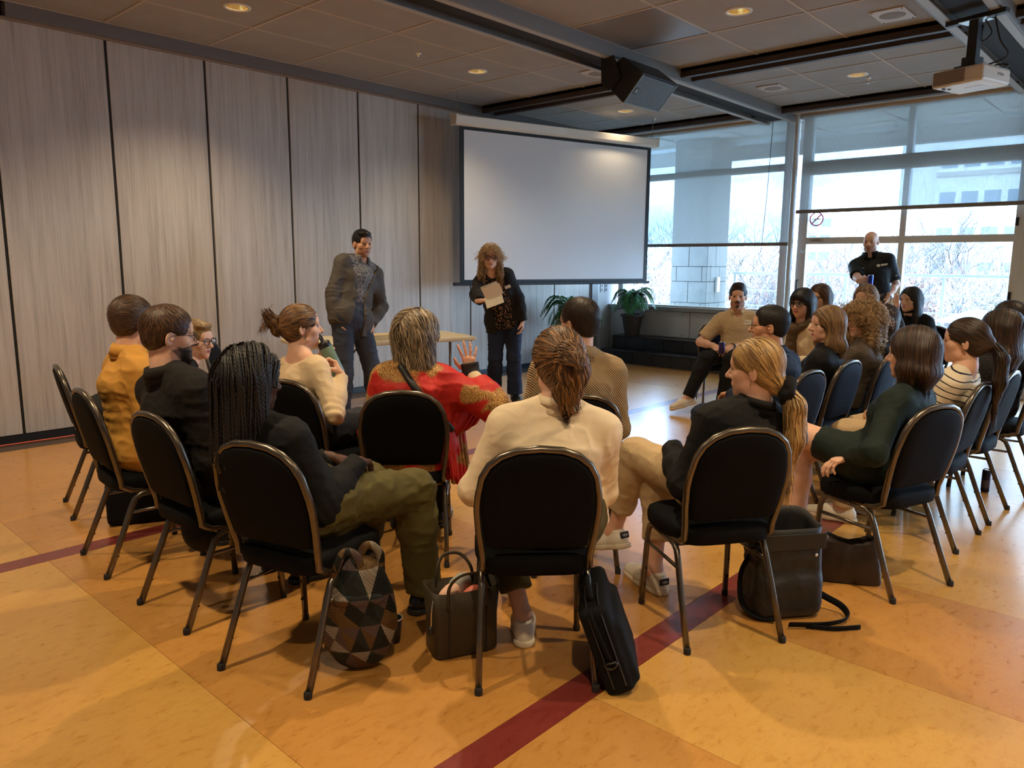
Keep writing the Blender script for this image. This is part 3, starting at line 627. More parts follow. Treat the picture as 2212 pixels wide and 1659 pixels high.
# ---- banquet chair
TUBE = mat('chair_frame', srgb(108, 100, 90), .30, metal=.85, var=.12, vscale=20)
VINYL = mat('chair_fabric', (.0030, .0030, .0034, 1), .8, bump=.15, bscale=500, spec=.12); VINYL_B = mat('chair_fabric_navy', (.008, .015, .036, 1), .75, bump=.15, bscale=500, spec=.2)
def arc_back(w, zb, zt, r, n=10):
    """inverted U in chair-local (x, z): from right bottom up and over to left bottom"""
    P = [(w*.90, zb), (w*.97, zb+(zt-zb)*.25), (w, zb+(zt-zb)*.45), (w*.985, zt-r*1.05)]
    for k in range(1, n):
        a = PI*k/n; ca = math.cos(a); P.append((math.copysign(abs(ca)**.82, ca)*w*.96, zt-r+r*math.sin(a)**.82))
    P += [(-x, z) for (x, z) in P[:4][::-1]]
    return P
def by(z): return -.165-(z-.44)*.24          # back rake
def make_chair():
    t = thing('banquet_chair', 'x', 'chair')
    # back loop that sweeps under the seat
    bl = arc_back(.212, .47, .885, .17)
    path = [(.185, .06, .405), (.188, -.06, .402), (.19, -.13, .408), (.191, by(.44)-.005, .432)]+[(x, by(z), z) for (x, z) in bl]+[(-.191, by(.44)-.005, .432), (-.19, -.13, .408), (-.188, -.06, .402), (-.185, .06, .405)]
    MB().tube(path, .0135, 8, flat=1.1, up=(1, 0, 0)).build('back_frame', TUBE, t, True)
    for s in (-1, 1):
        # side frame: front leg, top bar, rear leg
        pts = [(s*.205, .185, .0), (s*.20, .172, .20), (s*.195, .165, .335), (s*.194, .150, .375), (s*.193, .115, .392), (s*.192, .0, .388), (s*.193, -.085, .383), (s*.194, -.115, .365), (s*.196, -.135, .325), (s*.202, -.19, .19), (s*.208, -.27, .0)]
        front = [Vector(p) for p in pts[:6]]; rear = [Vector(p) for p in pts[5:]]
        for seg in (front, rear):
            l = MB().tube(seg, .0125, 8, flat=1.15, up=(1, 0, 0)).build('leg', TUBE, t, True)
            ft = seg[0] if seg is front else seg[-1]
            MB().lathe([(.0145, 0), (.0145, .02), (.012, .026)], 10, Matrix.Translation(ft), cap=True).build('foot_cap', RUBBER, l)
            for zz in (.10, .18):
                a, b = (seg[0], seg[1]) if seg is front else (seg[-1], seg[-2]); p = a+(b-a)*(zz/max(b.z-a.z, 1e-3)); dirn = -1 if seg is front else 1
                MB().sphere(p+Vector((0, dirn*.014, 0)), .006, 6, 5).build('bumper', RUBBER, l)
        MB().tube([(s*.197, .166, .30), (s*.199, -.145, .30)], .008, 6).build('stretcher', TUBE, t, True)
    MB().tube([(-.19, .12, .385), (.19, .12, .385)], .009, 6).build('cross_bar', TUBE, t, True); MB().tube([(-.19, -.085, .378), (.19, -.085, .378)], .009, 6).build('cross_bar', TUBE, t, True)
    # seat cushion
    out = []
    for k in range(40):
        a = 2*PI*k/40; c, s = math.cos(a), math.sin(a); e = .42
        x = math.copysign(abs(c)**e, c)*.218; y = math.copysign(abs(s)**e, s)*.205
        if y < 0: x *= .93
        out.append((x, y+.005))
    mb = MB(); rings = [(.90, .398), (.985, .405), (1.0, .425), (1.0, .445), (.975, .463), (.90, .473), (.70, .480), (.35, .484), (.02, .485)]
    n = len(out)
    for (sc, z) in rings: mb.v += [(x*sc, y*sc, z) for (x, y) in out]
    mb.f += [(i*n+k, i*n+(k+1) % n, (i+1)*n+(k+1) % n, (i+1)*n+k) for i in range(len(rings)-1) for k in range(n)]+[tuple(range(n))[::-1], tuple(range((len(rings)-1)*n, len(rings)*n))]
    mb.mi = [0]*len(mb.f); mb.build('seat', VINYL, t, True)
    # back pad
    o2 = [(x*.945, .515+(z-.47)*(.872-.515)/(.885-.47)) for (x, z) in arc_back(.212, .47, .885, .17)]
    o2 = [(o2[0][0]*.86, o2[0][1]-.012)]+o2+[(o2[-1][0]*.86, o2[-1][1]-.012)]
    cz = .70; mb = MB(); n = len(o2); rr = [(1, 0.0), (.985, .016), (.93, .022), (.6, .026), (.02, .028)]
    front = [(sc, d) for sc, d in rr]; back = [(sc, -d) for sc, d in rr[1:]]
    seq = front[::-1]+back
    for (sc, d) in seq: mb.v += [(x*sc, by(cz+(z-cz)*sc)+d, cz+(z-cz)*sc) for (x, z) in o2]
    m = len(seq); mb.f += [(i*n+k, (i+1)*n+k, (i+1)*n+(k+1) % n, i*n+(k+1) % n) for i in range(m-1) for k in range(n)]+[tuple(range(n)), tuple(range((m-1)*n, m*n))[::-1]]; mb.mi = [0]*len(mb.f)
    mb.build('back_pad', VINYL, t, True)
    return t
CH0 = make_chair(); CH0_used = [False]
CHAIRS = {}; NAVYM = {}
def chair(key, rear_mid, yaw, label, off=.27):
    """rear_mid: floor point midway between the rear feet; yaw: facing angle in degrees from +x"""
    a = math.radians(yaw); loc = (rear_mid[0]+math.cos(a)*off, rear_mid[1]+math.sin(a)*off, 0); rz = a-PI/2
    if not CH0_used[0]:
        c = CH0; c.location = loc; c.rotation_euler = (0, 0, rz); c['label'] = label; c['group'] = 'banquet chairs'; CH0_used[0] = True
    else: c = dup(CH0, loc, rz, label, 'banquet chairs')
    if 'navy' in label.split(' ')[0:5] or 'navy' in label:
        for ch in c.children:
            if ch.name.split('.')[0] in ('seat', 'back_pad'):
                if ch.name.split('.')[0] not in NAVYM: m2 = ch.data.copy(); m2.materials.clear(); m2.materials.append(VINYL_B); NAVYM[ch.name.split('.')[0]] = m2
                ch.data = NAVYM[ch.name.split('.')[0]]
    CHAIRS[key] = (loc, yaw); return c
chair('white', (1.886, 1.594), 45.9, 'black banquet chair of the woman in the cream top, nearest to centre front')
chair('braids', (1.256, 2.354), 16, 'black banquet chair of the woman with long braids, beside the patterned backpack')
chair('black', (1.225, 3.122), 2.5, 'black banquet chair of the bearded man in the black jacket')
chair('mustard', (1.234, 3.928), -4.6, 'black banquet chair of the man in the mustard jacket')
chair('blondeg', (1.44, 4.95), -12, 'black banquet chair at the far left, nearest the panelled wall')
chair('extra', (2.70, 5.62), -40, 'mostly hidden banquet chair behind the woman with braids, by the wall')
chair('bun', (2.07, 3.50), 14, 'black banquet chair of the woman drinking from the green bottle')
chair('kimono', (2.28, 2.80), 45, 'black banquet chair of the woman in the red kimono')
chair('tan', (2.79, 2.12), 50, 'black banquet chair of the man in the tan knit shirt')
chair('pony', (2.663, 1.227), 56, 'black banquet chair of the blonde woman with black scrunchie, above a black backpack')
chair('green', (3.718, .823), 70, 'black banquet chair of the woman in the dark green dress')
chair('striped', (4.596, .821), 87, 'black banquet chair of the woman in the striped shirt')
chair('knit', (5.23, .79), 87, 'black banquet chair at right edge, of the woman in black knit')
chair('edge', (5.95, .72), 90, 'black banquet chair cut off by the right edge of the picture')
chair('navy', (4.42, 1.66), 84, 'navy banquet chair of the man in the navy suit and glasses')
chair('blonde', (5.08, 1.66), 86, 'navy banquet chair of the smiling blonde woman in black blazer')
chair('curly', (5.66, 1.58), 88, 'navy banquet chair of the seated woman with blonde curls')
chair('w19', (6.35, 1.62), 88, 'navy banquet chair of the dark haired woman behind the curly haired one')
chair('beige', (7.62, 3.92), 218, 'banquet chair with navy seat under the man in the beige shirt')
chair('scarf', (6.75, 2.35), 150, 'banquet chair of the woman in black glasses and scarf')
chair('w21', (7.65, 2.60), 165, 'hidden banquet chair of the brown haired woman in glasses behind the scarf')
chair('w22', (7.65, 2.20), 165, 'hidden banquet chair of the woman below the standing bald man')
chair('w23', (8.65, 2.05), 170, 'hidden banquet chair of the dark haired woman in black turtleneck')
# ---- folding table behind the speakers
TT = mat('table_top', srgb(226, 208, 168), .45, var=.03); TL = mat('table_legs', srgb(120, 116, 110), .4, metal=.6)
trz = math.radians(-15.4)
ft = thing('folding_table', 'long cream plastic folding table behind the standing man', 'table', (5.56, 5.59, 0), trz)
MB().box((-1.83, 0, .70), (0, .76, .745)).build('table_top', TT, ft, bevel=.015, seg=3)
for x0 in (-1.58, -.25):
    for y in (.12, .64): MB().tube([(x0, y, .70), (x0, y, .15), (x0, y, .0)], .014, 8).build('leg', TL, ft, True)
    MB().tube([(x0, .12, .14), (x0, .64, .14)], .011, 8).build('crossbar', TL, ft, True)
    MB().tube([(x0, .38, .16), (x0+(.45 if x0 < -1 else -.45), .38, .69)], .010, 8).build('brace', TL, ft, True)
FOLD = mat('manila', srgb(224, 196, 140), .7); M = Matrix.Translation((5.56, 5.59, 0)) @ Matrix.Rotation(trz, 4, 'Z')
def on_table(mb, name, m, lab, cat, x, y, rz=0, bevel=0.):
    o = mb.build(name, m, None, bevel=bevel); p = M @ Vector((x, y, .7455)); o.location = p; o.rotation_euler = (0, 0, trz+rz); return tag(o, lab, cat)
on_table(MB().box((-.15, -.11, 0), (.15, .11, .035)).box((-.14, -.10, .035), (.14, .10, .045)), 'cardboard_box', FOLD, 'flat tan box lying on the folding table', 'box', -.98, .22, .2, .012)
on_table(MB().box((-.11, -.15, 0), (.11, .15, .012)), 'notebook', BLACK, 'black notebook on the folding table', 'notebook', -.42, .5, .3, .003)
on_table(MB().box((-.16, -.11, 0), (.16, .11, .016)), 'laptop', mat('laptop_dark', (.02, .02, .022, 1), .4), 'closed dark laptop on the folding table beside the standing man', 'laptop', -1.08, .58, -.1, .004)
for (x0, y0) in ((4.1, 6.25),):
    tag(MB().tube(smooth_path([(4.7, 6.3, .008), (4.4, 6.0, .008), (4.15, 5.75, .008), (4.6, 5.6, .008), (5.0, 5.9, .008), (5.3, 6.4, .008)], 8), .006, 6).build('power_cable', BLACK, None, True), 'black power cable looping on the floor under the folding table', 'cable')
# ---- palms
LEAF = mat('palm_leaf', srgb(50, 104, 52), .45, var=.35, vscale=6, spec=.4); STEM = mat('palm_stem', srgb(96, 116, 62), .6); POTM = mat('pot_dark', srgb(58, 56, 58), .45, var=.1)
def palm(loc, label, nf, ln, seed, potr=.19, poth=.34, trunk=.0, spread=1.0):
    r = random.Random(seed); t = thing('potted_palm', label, 'plant', loc, 0, 'potted palms')
    mb = MB(); n = 10; mb.lathe([(potr*.62, 0), (potr*.78, poth*.45), (potr*.93, poth*.90), (potr*1.06, poth*.91), (potr*1.06, poth), (potr*.95, poth), (potr*.92, poth*.9)], n, cap=False); mb.f.append(tuple(range(n))[::-1]); mb.mi.append(0)
    mb.build('pot', POTM, t, bevel=.004)
    MB().lathe([(.001, poth*.93), (potr*.93, poth*.92)], n).build('soil', mat('soil', srgb(120, 104, 88), .9, bump=.8, bscale=60), t)
    for k in range(3 if nf > 8 else 2): MB().tube([(r.uniform(-.04, .04), r.uniform(-.04, .04), poth*.9), (r.uniform(-.05, .05), r.uniform(-.05, .05), poth+.25+trunk)], .014, 6).build('stem', STEM, t, True)
    for k in range(nf):
        a = 2*PI*k/nf+r.uniform(-.3, .3); l = ln*r.uniform(.75, 1.1); up = r.uniform(.55, 1.1); d = Vector((math.cos(a), math.sin(a), 0)); side = Vector((-d.y, d.x, 0))
        pts = []
        for i in range(13):
            u = i/12; pts.append(Vector((0, 0, poth+.15+trunk))+d*l*spread*(u**1.15)*.85+Vector((0, 0, l*(up*u*1.25-1.35*u*u*up**.3))))
        fo = MB().tube(pts, [.006*(1-.8*i/12) for i in range(13)], 5).build('frond', STEM, t, True)
        mb = MB()
        for i in range(2, 12):
            for f in (0, .5):
                p = pts[i].lerp(pts[min(i+1, 12)], f); tg = (pts[min(i+1, 12)]-pts[i-1]).normalized()
                lw = l*.33*math.sin(PI*(.12+.85*(i+f)/12.5))
                for s in (-1, 1):
                    dv = (side*s*.75+tg*.75+Vector((0, 0, -.22))).normalized(); q = p+dv*lw*.55+Vector((0, 0, .01)); e = p+dv*lw+Vector((0, 0, -lw*.25)); wv = tg.cross(dv).cross(dv).normalized()*(.009+lw*.02)
                    mb.add([p, q+wv, q-wv, e], [(0, 1, 2), (1, 3, 2)])
        mb.build('leaflets', LEAF, fo)
    return t
palm((9.93, 6.56, .39), 'palm in a dark pot on the black step under the window', 15, .58, 3, .18, .34, .04, .7)
palm((8.45, 6.60, 0), 'bigger palm on the floor below the projection screen', 15, .74, 8, .2, .36, .30, .75)

# ================================================================== PEOPLE: implicit-surface modelling kit
V3 = lambda *a: np.array(a, dtype=float)
def unit(v):
    v = np.asarray(v, float); n = np.linalg.norm(v); return v/n if n > 1e-9 else v
def cap(a, b, ra, rb, e=None, s=1., cut=False, k=.03, op='+'):
    """round cone a->b; e,s: widen by factor s along unit vector e; cut: flat end at b"""
    a = np.asarray(a, float); b = np.asarray(b, float); ext = b
    if cut: ext = b+unit(b-a)*rb*1.5
    e_ = None if e is None else unit(e); f = 1-1/s
    ab = ext-a; abw = ab if e_ is None else ab-e_*(ab@e_)*f; L2 = max(abw@abw, 1e-9); dirn = unit(b-a); rend = ra+(rb-ra)*(np.linalg.norm(ext-a)/max(np.linalg.norm(b-a), 1e-6)) if cut else rb
    def fn(x, y, z):
        qx, qy, qz = x-a[0], y-a[1], z-a[2]
        if cut: pl = (x-b[0])*dirn[0]+(y-b[1])*dirn[1]+(z-b[2])*dirn[2]
        if e_ is not None:
            q = (qx*e_[0]+qy*e_[1]+qz*e_[2])*f; qx = qx-q*e_[0]; qy = qy-q*e_[1]; qz = qz-q*e_[2]
        t = np.clip((qx*abw[0]+qy*abw[1]+qz*abw[2])/L2, 0, 1)
        d = np.sqrt((qx-t*abw[0])**2+(qy-t*abw[1])**2+(qz-t*abw[2])**2)-(ra+(rend-ra)*t)
        return np.maximum(d, pl) if cut else d
    R = max(ra, rb, rend)*max(s, 1.); return (op, k, fn, np.minimum(a, ext)-R, np.maximum(a, ext)+R)
def ell(c, r, R=None, k=.02, op='+'):
    c = np.asarray(c, float); r = np.asarray(r, float); Rm = None if R is None else np.asarray(R, float)
    def fn(x, y, z):
        qx, qy, qz = x-c[0], y-c[1], z-c[2]
        if Rm is not None: qx, qy, qz = (Rm[0,0]*qx+Rm[1,0]*qy+Rm[2,0]*qz, Rm[0,1]*qx+Rm[1,1]*qy+Rm[2,1]*qz, Rm[0,2]*qx+Rm[1,2]*qy+Rm[2,2]*qz)
        k0 = np.sqrt((qx/r[0])**2+(qy/r[1])**2+(qz/r[2])**2); k1 = np.sqrt((qx/r[0]**2)**2+(qy/r[1]**2)**2+(qz/r[2]**2)**2)
        return k0*(k0-1)/np.maximum(k1, 1e-6)
    m = r.max() if R is not None else r; return (op, k, fn, c-m, c+m)
def half(p, n, k=.01):
    """keep the side the normal points away from"""
    p = np.asarray(p, float); n = unit(n)
    def fn(x, y, z): return (x-p[0])*n[0]+(y-p[1])*n[1]+(z-p[2])*n[2]
    return ('&', k, fn, None, None)
def smin(a, b, k):
    h = np.maximum(k-np.abs(a-b), 0)/k; return np.minimum(a, b)-h*h*k*.25
class Grid: pass
def field(ops, h, pad=None):
    add = [o for o in ops if o[0] == '+']; pad = pad or h*2.5
    lo = np.min([o[3] for o in add], axis=0)-pad; hi = np.max([o[4] for o in add], axis=0)+pad
    n = np.ceil((hi-lo)/h).astype(int)+1
    ax = [(lo[i]+h*np.arange(n[i])).astype(np.float32) for i in range(3)]
    D = np.full(n, .12, np.float32)
    for (op, k, fn, l, u) in ops:
        if l is None: i0 = [0, 0, 0]; i1 = list(n)
        else:
            m = pad+k+.03; i0 = np.maximum(((l-m-lo)/h).astype(int), 0); i1 = np.minimum(((u+m-lo)/h).astype(int)+2, n)
        if any(i1[i] <= i0[i] for i in range(3)): continue
        sl = tuple(slice(i0[i], i1[i]) for i in range(3))
        d = fn(ax[0][sl[0]][:, None, None], ax[1][sl[1]][None, :, None], ax[2][sl[2]][None, None, :]).astype(np.float32)
        if op == '+': D[sl] = smin(D[sl], d, k)
        elif op == '-': D[sl] = -smin(-D[sl], d, k)
        else: D[sl] = -smin(-D[sl], -d, k)
    g = Grid(); g.D = D; g.lo = lo; g.h = h; return g
def nets(g):
    """surface nets: returns verts, quads"""
    D, h = g.D, g.h; S = D < 0; nx, ny, nz = D.shape
    c = np.zeros((nx-1, ny-1, nz-1), np.int8); offs = [(i, j, k) for i in (0, 1) for j in (0, 1) for k in (0, 1)]
    for (i, j, k) in offs: c += S[i:nx-1+i, j:ny-1+j, k:nz-1+k]
    act = (c > 0) & (c < 8); idx = np.full(act.shape, -1, np.int64); cells = np.argwhere(act); idx[act] = np.arange(len(cells))
    vals = np.stack([D[cells[:, 0]+i, cells[:, 1]+j, cells[:, 2]+k] for (i, j, k) in offs], 1)
    acc = np.zeros((len(cells), 3)); cnt = np.zeros(len(cells)); O = np.array(offs, float)
    for a in range(8):
        for b in range(a+1, 8):
            if np.abs(O[a]-O[b]).sum() != 1: continue
            va, vb = vals[:, a], vals[:, b]; m = (va < 0) != (vb < 0); t = np.zeros(len(cells)); t[m] = va[m]/(va[m]-vb[m])
            acc[m] += O[a]+(O[b]-O[a])*t[m][:, None]; cnt[m] += 1
    V = g.lo+h*(cells+acc/np.maximum(cnt, 1)[:, None]); F = []
    for axis in range(3):
        A = np.take(S, range(0, S.shape[axis]-1), axis); B = np.take(S, range(1, S.shape[axis]), axis); e = np.argwhere(A != B)
        if len(e) == 0: continue
        o1, o2 = [(1, 2), (2, 0), (0, 1)][axis]; ok = (e[:, o1] > 0) & (e[:, o2] > 0) & (e[:, o1] < D.shape[o1]-1) & (e[:, o2] < D.shape[o2]-1); e = e[ok]
        d1 = np.zeros(3, int); d1[o1] = 1; d2 = np.zeros(3, int); d2[o2] = 1
        q = [e-d1-d2, e-d2, e, e-d1]; q = np.stack([idx[x[:, 0], x[:, 1], x[:, 2]] for x in q], 1)
        flip = ~A[e[:, 0], e[:, 1], e[:, 2]]; q[flip] = q[flip][:, ::-1]; F.append(q)
    F = np.concatenate(F) if F else np.zeros((0, 4), int); F = F[(F >= 0).all(1)]
    return V, F
def sample(g, P):
    q = (P-g.lo)/g.h; n = np.array(g.D.shape); q = np.clip(q, 0, n-1.001); i = q.astype(int); f = q-i; r = 0
    for a in (0, 1):
        for b in (0, 1):
            for c in (0, 1): r = r+g.D[i[:, 0]+a, i[:, 1]+b, i[:, 2]+c]*np.where(a, f[:, 0], 1-f[:, 0])*np.where(b, f[:, 1], 1-f[:, 1])*np.where(c, f[:, 2], 1-f[:, 2])
    return r
def grad(g, P):
    e = g.h; G = np.stack([sample(g, P+d)-sample(g, P-d) for d in np.eye(3)*e], 1); return G/np.maximum(np.linalg.norm(G, axis=1), 1e-6)[:, None]
_hs = np.random.RandomState(3).rand(4096)
def vnoise(P):
    i = np.floor(P).astype(np.int64); f = P-i; f = f*f*(3-2*f); r = 0
    for a in (0, 1):
        for b in (0, 1):
            for c in (0, 1):
                hsh = ((i[:, 0]+a)*73856093 ^ (i[:, 1]+b)*19349663 ^ (i[:, 2]+c)*83492791) & 4095
                r = r+_hs[hsh]*np.where(a, f[:, 0], 1-f[:, 0])*np.where(b, f[:, 1], 1-f[:, 1])*np.where(c, f[:, 2], 1-f[:, 2])
    return r*2-1
def np_mesh(name, V, F, tone=None, mi=None):
    me = bpy.data.meshes.new(name); nv = len(V); q = F.shape[1] if len(F) else 4
    me.vertices.add(nv); me.vertices.foreach_set('co', np.asarray(V, np.float32).ravel())
    me.loops.add(F.size); me.loops.foreach_set('vertex_index', F.ravel().astype(np.int32))
    me.polygons.add(len(F)); me.polygons.foreach_set('loop_start', np.arange(0, F.size, q, dtype=np.int32)); me.polygons.foreach_set('loop_total', np.full(len(F), q, np.int32))
    me.polygons.foreach_set('use_smooth', np.ones(len(F), bool))
    if mi is not None: me.polygons.foreach_set('material_index', mi.astype(np.int32))
    me.update(calc_edges=True)
    if tone is not None:
        at = me.attributes.new('tone', 'FLOAT', 'POINT'); at.data.foreach_set('value', np.asarray(tone, np.float32))
    me.validate(); return me
def joinm(parts):
    V = []; F = []; T = []; o = 0
    for (v, f, t) in parts:
        V.append(v); F.append(f+o); T.append(np.full(len(v), t) if np.isscalar(t) else t); o += len(v)
    return np.concatenate(V), np.concatenate(F), np.concatenate(T)
def rotm(yaw=0, pitch=0, roll=0):
    """head frame: yaw about z (deg, + = to the left), pitch (+ = look up), roll"""
    return np.array(Matrix.Rotation(math.radians(yaw), 3, 'Z') @ Matrix.Rotation(math.radians(pitch), 3, 'X') @ Matrix.Rotation(math.radians(roll), 3, 'Y'))
# ---- materials for people
def skin(name, c, rough=.5):
    if name in MATS: return MATS[name]
    m = mat(name, c, rough, var=.06, vscale=30, spec=.4); b = m.node_tree.nodes['Principled BSDF']; b.inputs['Subsurface Weight'].default_value = .12; b.inputs['Subsurface Radius'].default_value = (.012, .005, .003); b.inputs['Subsurface Scale'].default_value = 1.0
    return m
SK = {'fair': skin('skin_fair', srgb(226, 178, 150)), 'tan': skin('skin_tan', srgb(206, 152, 118)), 'dark': skin('skin_dark', srgb(84, 54, 40)), 'olive': skin('skin_olive', srgb(212, 160, 126))}
LIP = {'fair': skin('lip_fair', srgb(190, 112, 104)), 'tan': skin('lip_tan', srgb(168, 98, 88)), 'dark': skin('lip_dark', srgb(96, 52, 46)), 'olive': skin('lip_olive', srgb(184, 104, 96))}
STUB = skin('skin_stubble', srgb(186, 142, 118)); STUBD = skin('skin_beard', srgb(120, 90, 74)); NAIL = skin('nail', srgb(228, 176, 160), .3)
SCL = mat('eye_white', srgb(182, 172, 164), .3); IRIS = mat('eye_iris', srgb(62, 46, 34), .2); FRAME = mat('glasses_black', (.012, .012, .014, 1), .25); FRAME_M = mat('glasses_metal', srgb(90, 80, 70), .3, metal=.8)
LENS = bpy.data.materials.new('lens'); LENS.use_nodes = True; MATS['lens'] = LENS; _t = LENS.node_tree; _t.nodes.clear(); _o = _t.nodes.new('ShaderNodeOutputMaterial'); _mx = _t.nodes.new('ShaderNodeMixShader'); _tr = _t.nodes.new('ShaderNodeBsdfTransparent'); _gl = _t.nodes.new('ShaderNodeBsdfGlossy'); _gl.inputs['Roughness'].default_value = .03; _mx.inputs[0].default_value = .10
_t.links.new(_tr.outputs[0], _mx.inputs[1]); _t.links.new(_gl.outputs[0], _mx.inputs[2]); _t.links.new(_mx.outputs[0], _o.inputs[0])
def hair_mat(name, dark, light, rough=.48):
    if name in MATS: return MATS[name]
    g = NG(name, rough, spec=.5); a = g.n('Attribute', attribute_name='tone'); g.color(g.ramp(a.outputs['Fac'], [(.0, dark), (.55, tuple((x+y)/2 for x, y in zip(dark, light))), (1.0, light)])); return g.m
HM = {'black': hair_mat('hair_black', srgb(14, 12, 12), srgb(44, 36, 32)), 'dbrown': hair_mat('hair_dark_brown', srgb(24, 17, 13), srgb(82, 58, 42)), 'brown': hair_mat('hair_brown', srgb(44, 29, 19), srgb(132, 92, 58)),
      'blonde': hair_mat('hair_blonde', srgb(104, 74, 40), srgb(232, 190, 122)), 'grey': hair_mat('hair_grey_blonde', srgb(66, 54, 42), srgb(206, 180, 142)), 'curlblonde': hair_mat('hair_curly_blonde', srgb(104, 76, 46), srgb(234, 192, 134)), 'balay': hair_mat('hair_balayage', srgb(40, 25, 17), srgb(170, 122, 72)), 'sandy': hair_mat('hair_sandy', srgb(76, 54, 34), srgb(190, 148, 96))}
def cloth(name, c, rough=.8, bump=.12, bscale=160, var=.08, sheen=0.):
    if 'cloth_'+name in MATS: return MATS['cloth_'+name]
    g = NG('cloth_'+name, rough, spec=.25); v = g.map(); n1 = g.noise(v, 5, 4); g.color(g.ramp(n1, [(.3, tuple(x*(1-var) for x in c[:3])+(1,)), (.7, tuple(min(1, x*(1+var)) for x in c[:3])+(1,))]))
    fold_bump(g, bump, bscale); return g.m
def fold_bump(g, bump=.12, bscale=160):
    f1 = g.noise(g.map((1, 1, .55), rot=(.3, .5, .2)), 6, 1.5, .4, 1.0); r1 = g.math('SUBTRACT', 1., g.math('MULTIPLY', g.math('ABSOLUTE', g.math('SUBTRACT', f1, .5)), 5.)); r1 = g.math('MAXIMUM', r1, 0.)
    f2 = g.noise(g.map((.6, 1, 1), rot=(.9, .1, .7)), 11, 1.5, .4, .9); r2 = g.math('MAXIMUM', g.math('SUBTRACT', 1., g.math('MULTIPLY', g.math('ABSOLUTE', g.math('SUBTRACT', f2, .5)), 6.)), 0.)
    h = g.math('ADD', g.math('MULTIPLY', r1, .55), g.math('MULTIPLY', r2, .30)); h = g.math('ADD', h, g.math('MULTIPLY', g.noise(g.map(), bscale, 2), bump*.35)); g.bump(h, .28, .014)
WSC = 1.
# ---- head
HEADC = {}
def head_ops(neck, nr, fem, p):
    """neck: neck base in head space"""
    jw = p.get('jaw', 1.0)*(.93 if fem else 1.0); k = .016
    o = [ell((0, -.014, .036), (.0745, .0955, .083)), ell((0, .026, -.025), (.0615, .064, .080), k=.03), ell((0, .030, -.070), (.047*jw, .050, .040), k=.025),
         ell((0, .067, -.098), (.020*jw, .017, .018), k=.02), ell((.043, .050, -.022), (.021, .022, .022), k=.02), ell((-.043, .050, -.022), (.021, .022, .022), k=.02),
         cap((-.036, .077, .022), (.036, .077, .022), .010, .010, k=.02), ell((0, .06, .045), (.052, .030, .036), k=.02),
         ell((.050, .012, -.070), (.014, .024, .020), k=.025), ell((-.050, .012, -.070), (.014, .024, .020), k=.025)]
    for s in (-1, 1): o.append(ell((s*.032, .096, .003), (.019, .017, .0125), k=.014, op='-'))
    for s in (-1, 1):
        o.append(ell((s*.031, .0745, .0105), (.0170, .0130, .0062), k=.005)); o.append(ell((s*.031, .0740, -.0078), (.0160, .0118, .0048), k=.005))
    ns = p.get('nose', 1.0)
    o += [cap((0, .082, .012), (0, .082+.024*ns, -.026), .0075, .0115, k=.012), ell((0, .084+.022*ns, -.030), (.0125, .012, .010), k=.008), ell((.012, .090, -.033), (.008, .010, .0075), k=.008), ell((-.012, .090, -.033), (.008, .010, .0075), k=.008)]
    sm = p.get('smile', 0.)*.006
    o += [cap((-.023, .0795, -.061+sm), (0, .0885, -.0595), .0040, .0055, k=.007), cap((.023, .0795, -.061+sm), (0, .0885, -.0595), .0040, .0055, k=.007), cap((-.015, .0805, -.0680), (.015, .0805, -.0680), .0058, .0058, e=(0, 1, 0), s=1.1, k=.008)]
    for s in (-1, 1):
        R = np.array(Matrix.Rotation(s*.35, 3, 'Z') @ Matrix.Rotation(-.18, 3, 'X'))
        o.append(ell((s*.0775, -.012, -.008), (.0075, .0185, .032), R, k=.006)); o.append(ell((s*.0845, -.008, -.006), (.006, .010, .018), R, k=.006, op='-')); o.append(ell((s*.079, -.002, -.009), (.005, .006, .007), R, k=.005))
    nb = np.asarray(neck, float); o += [cap((0, -.022, -.055), nb, nr*.98, nr*1.12, k=.025)]
    if p.get('double'): o.append(ell((0, .03, -.105), (.045, .045, .03), k=.03))
    return o
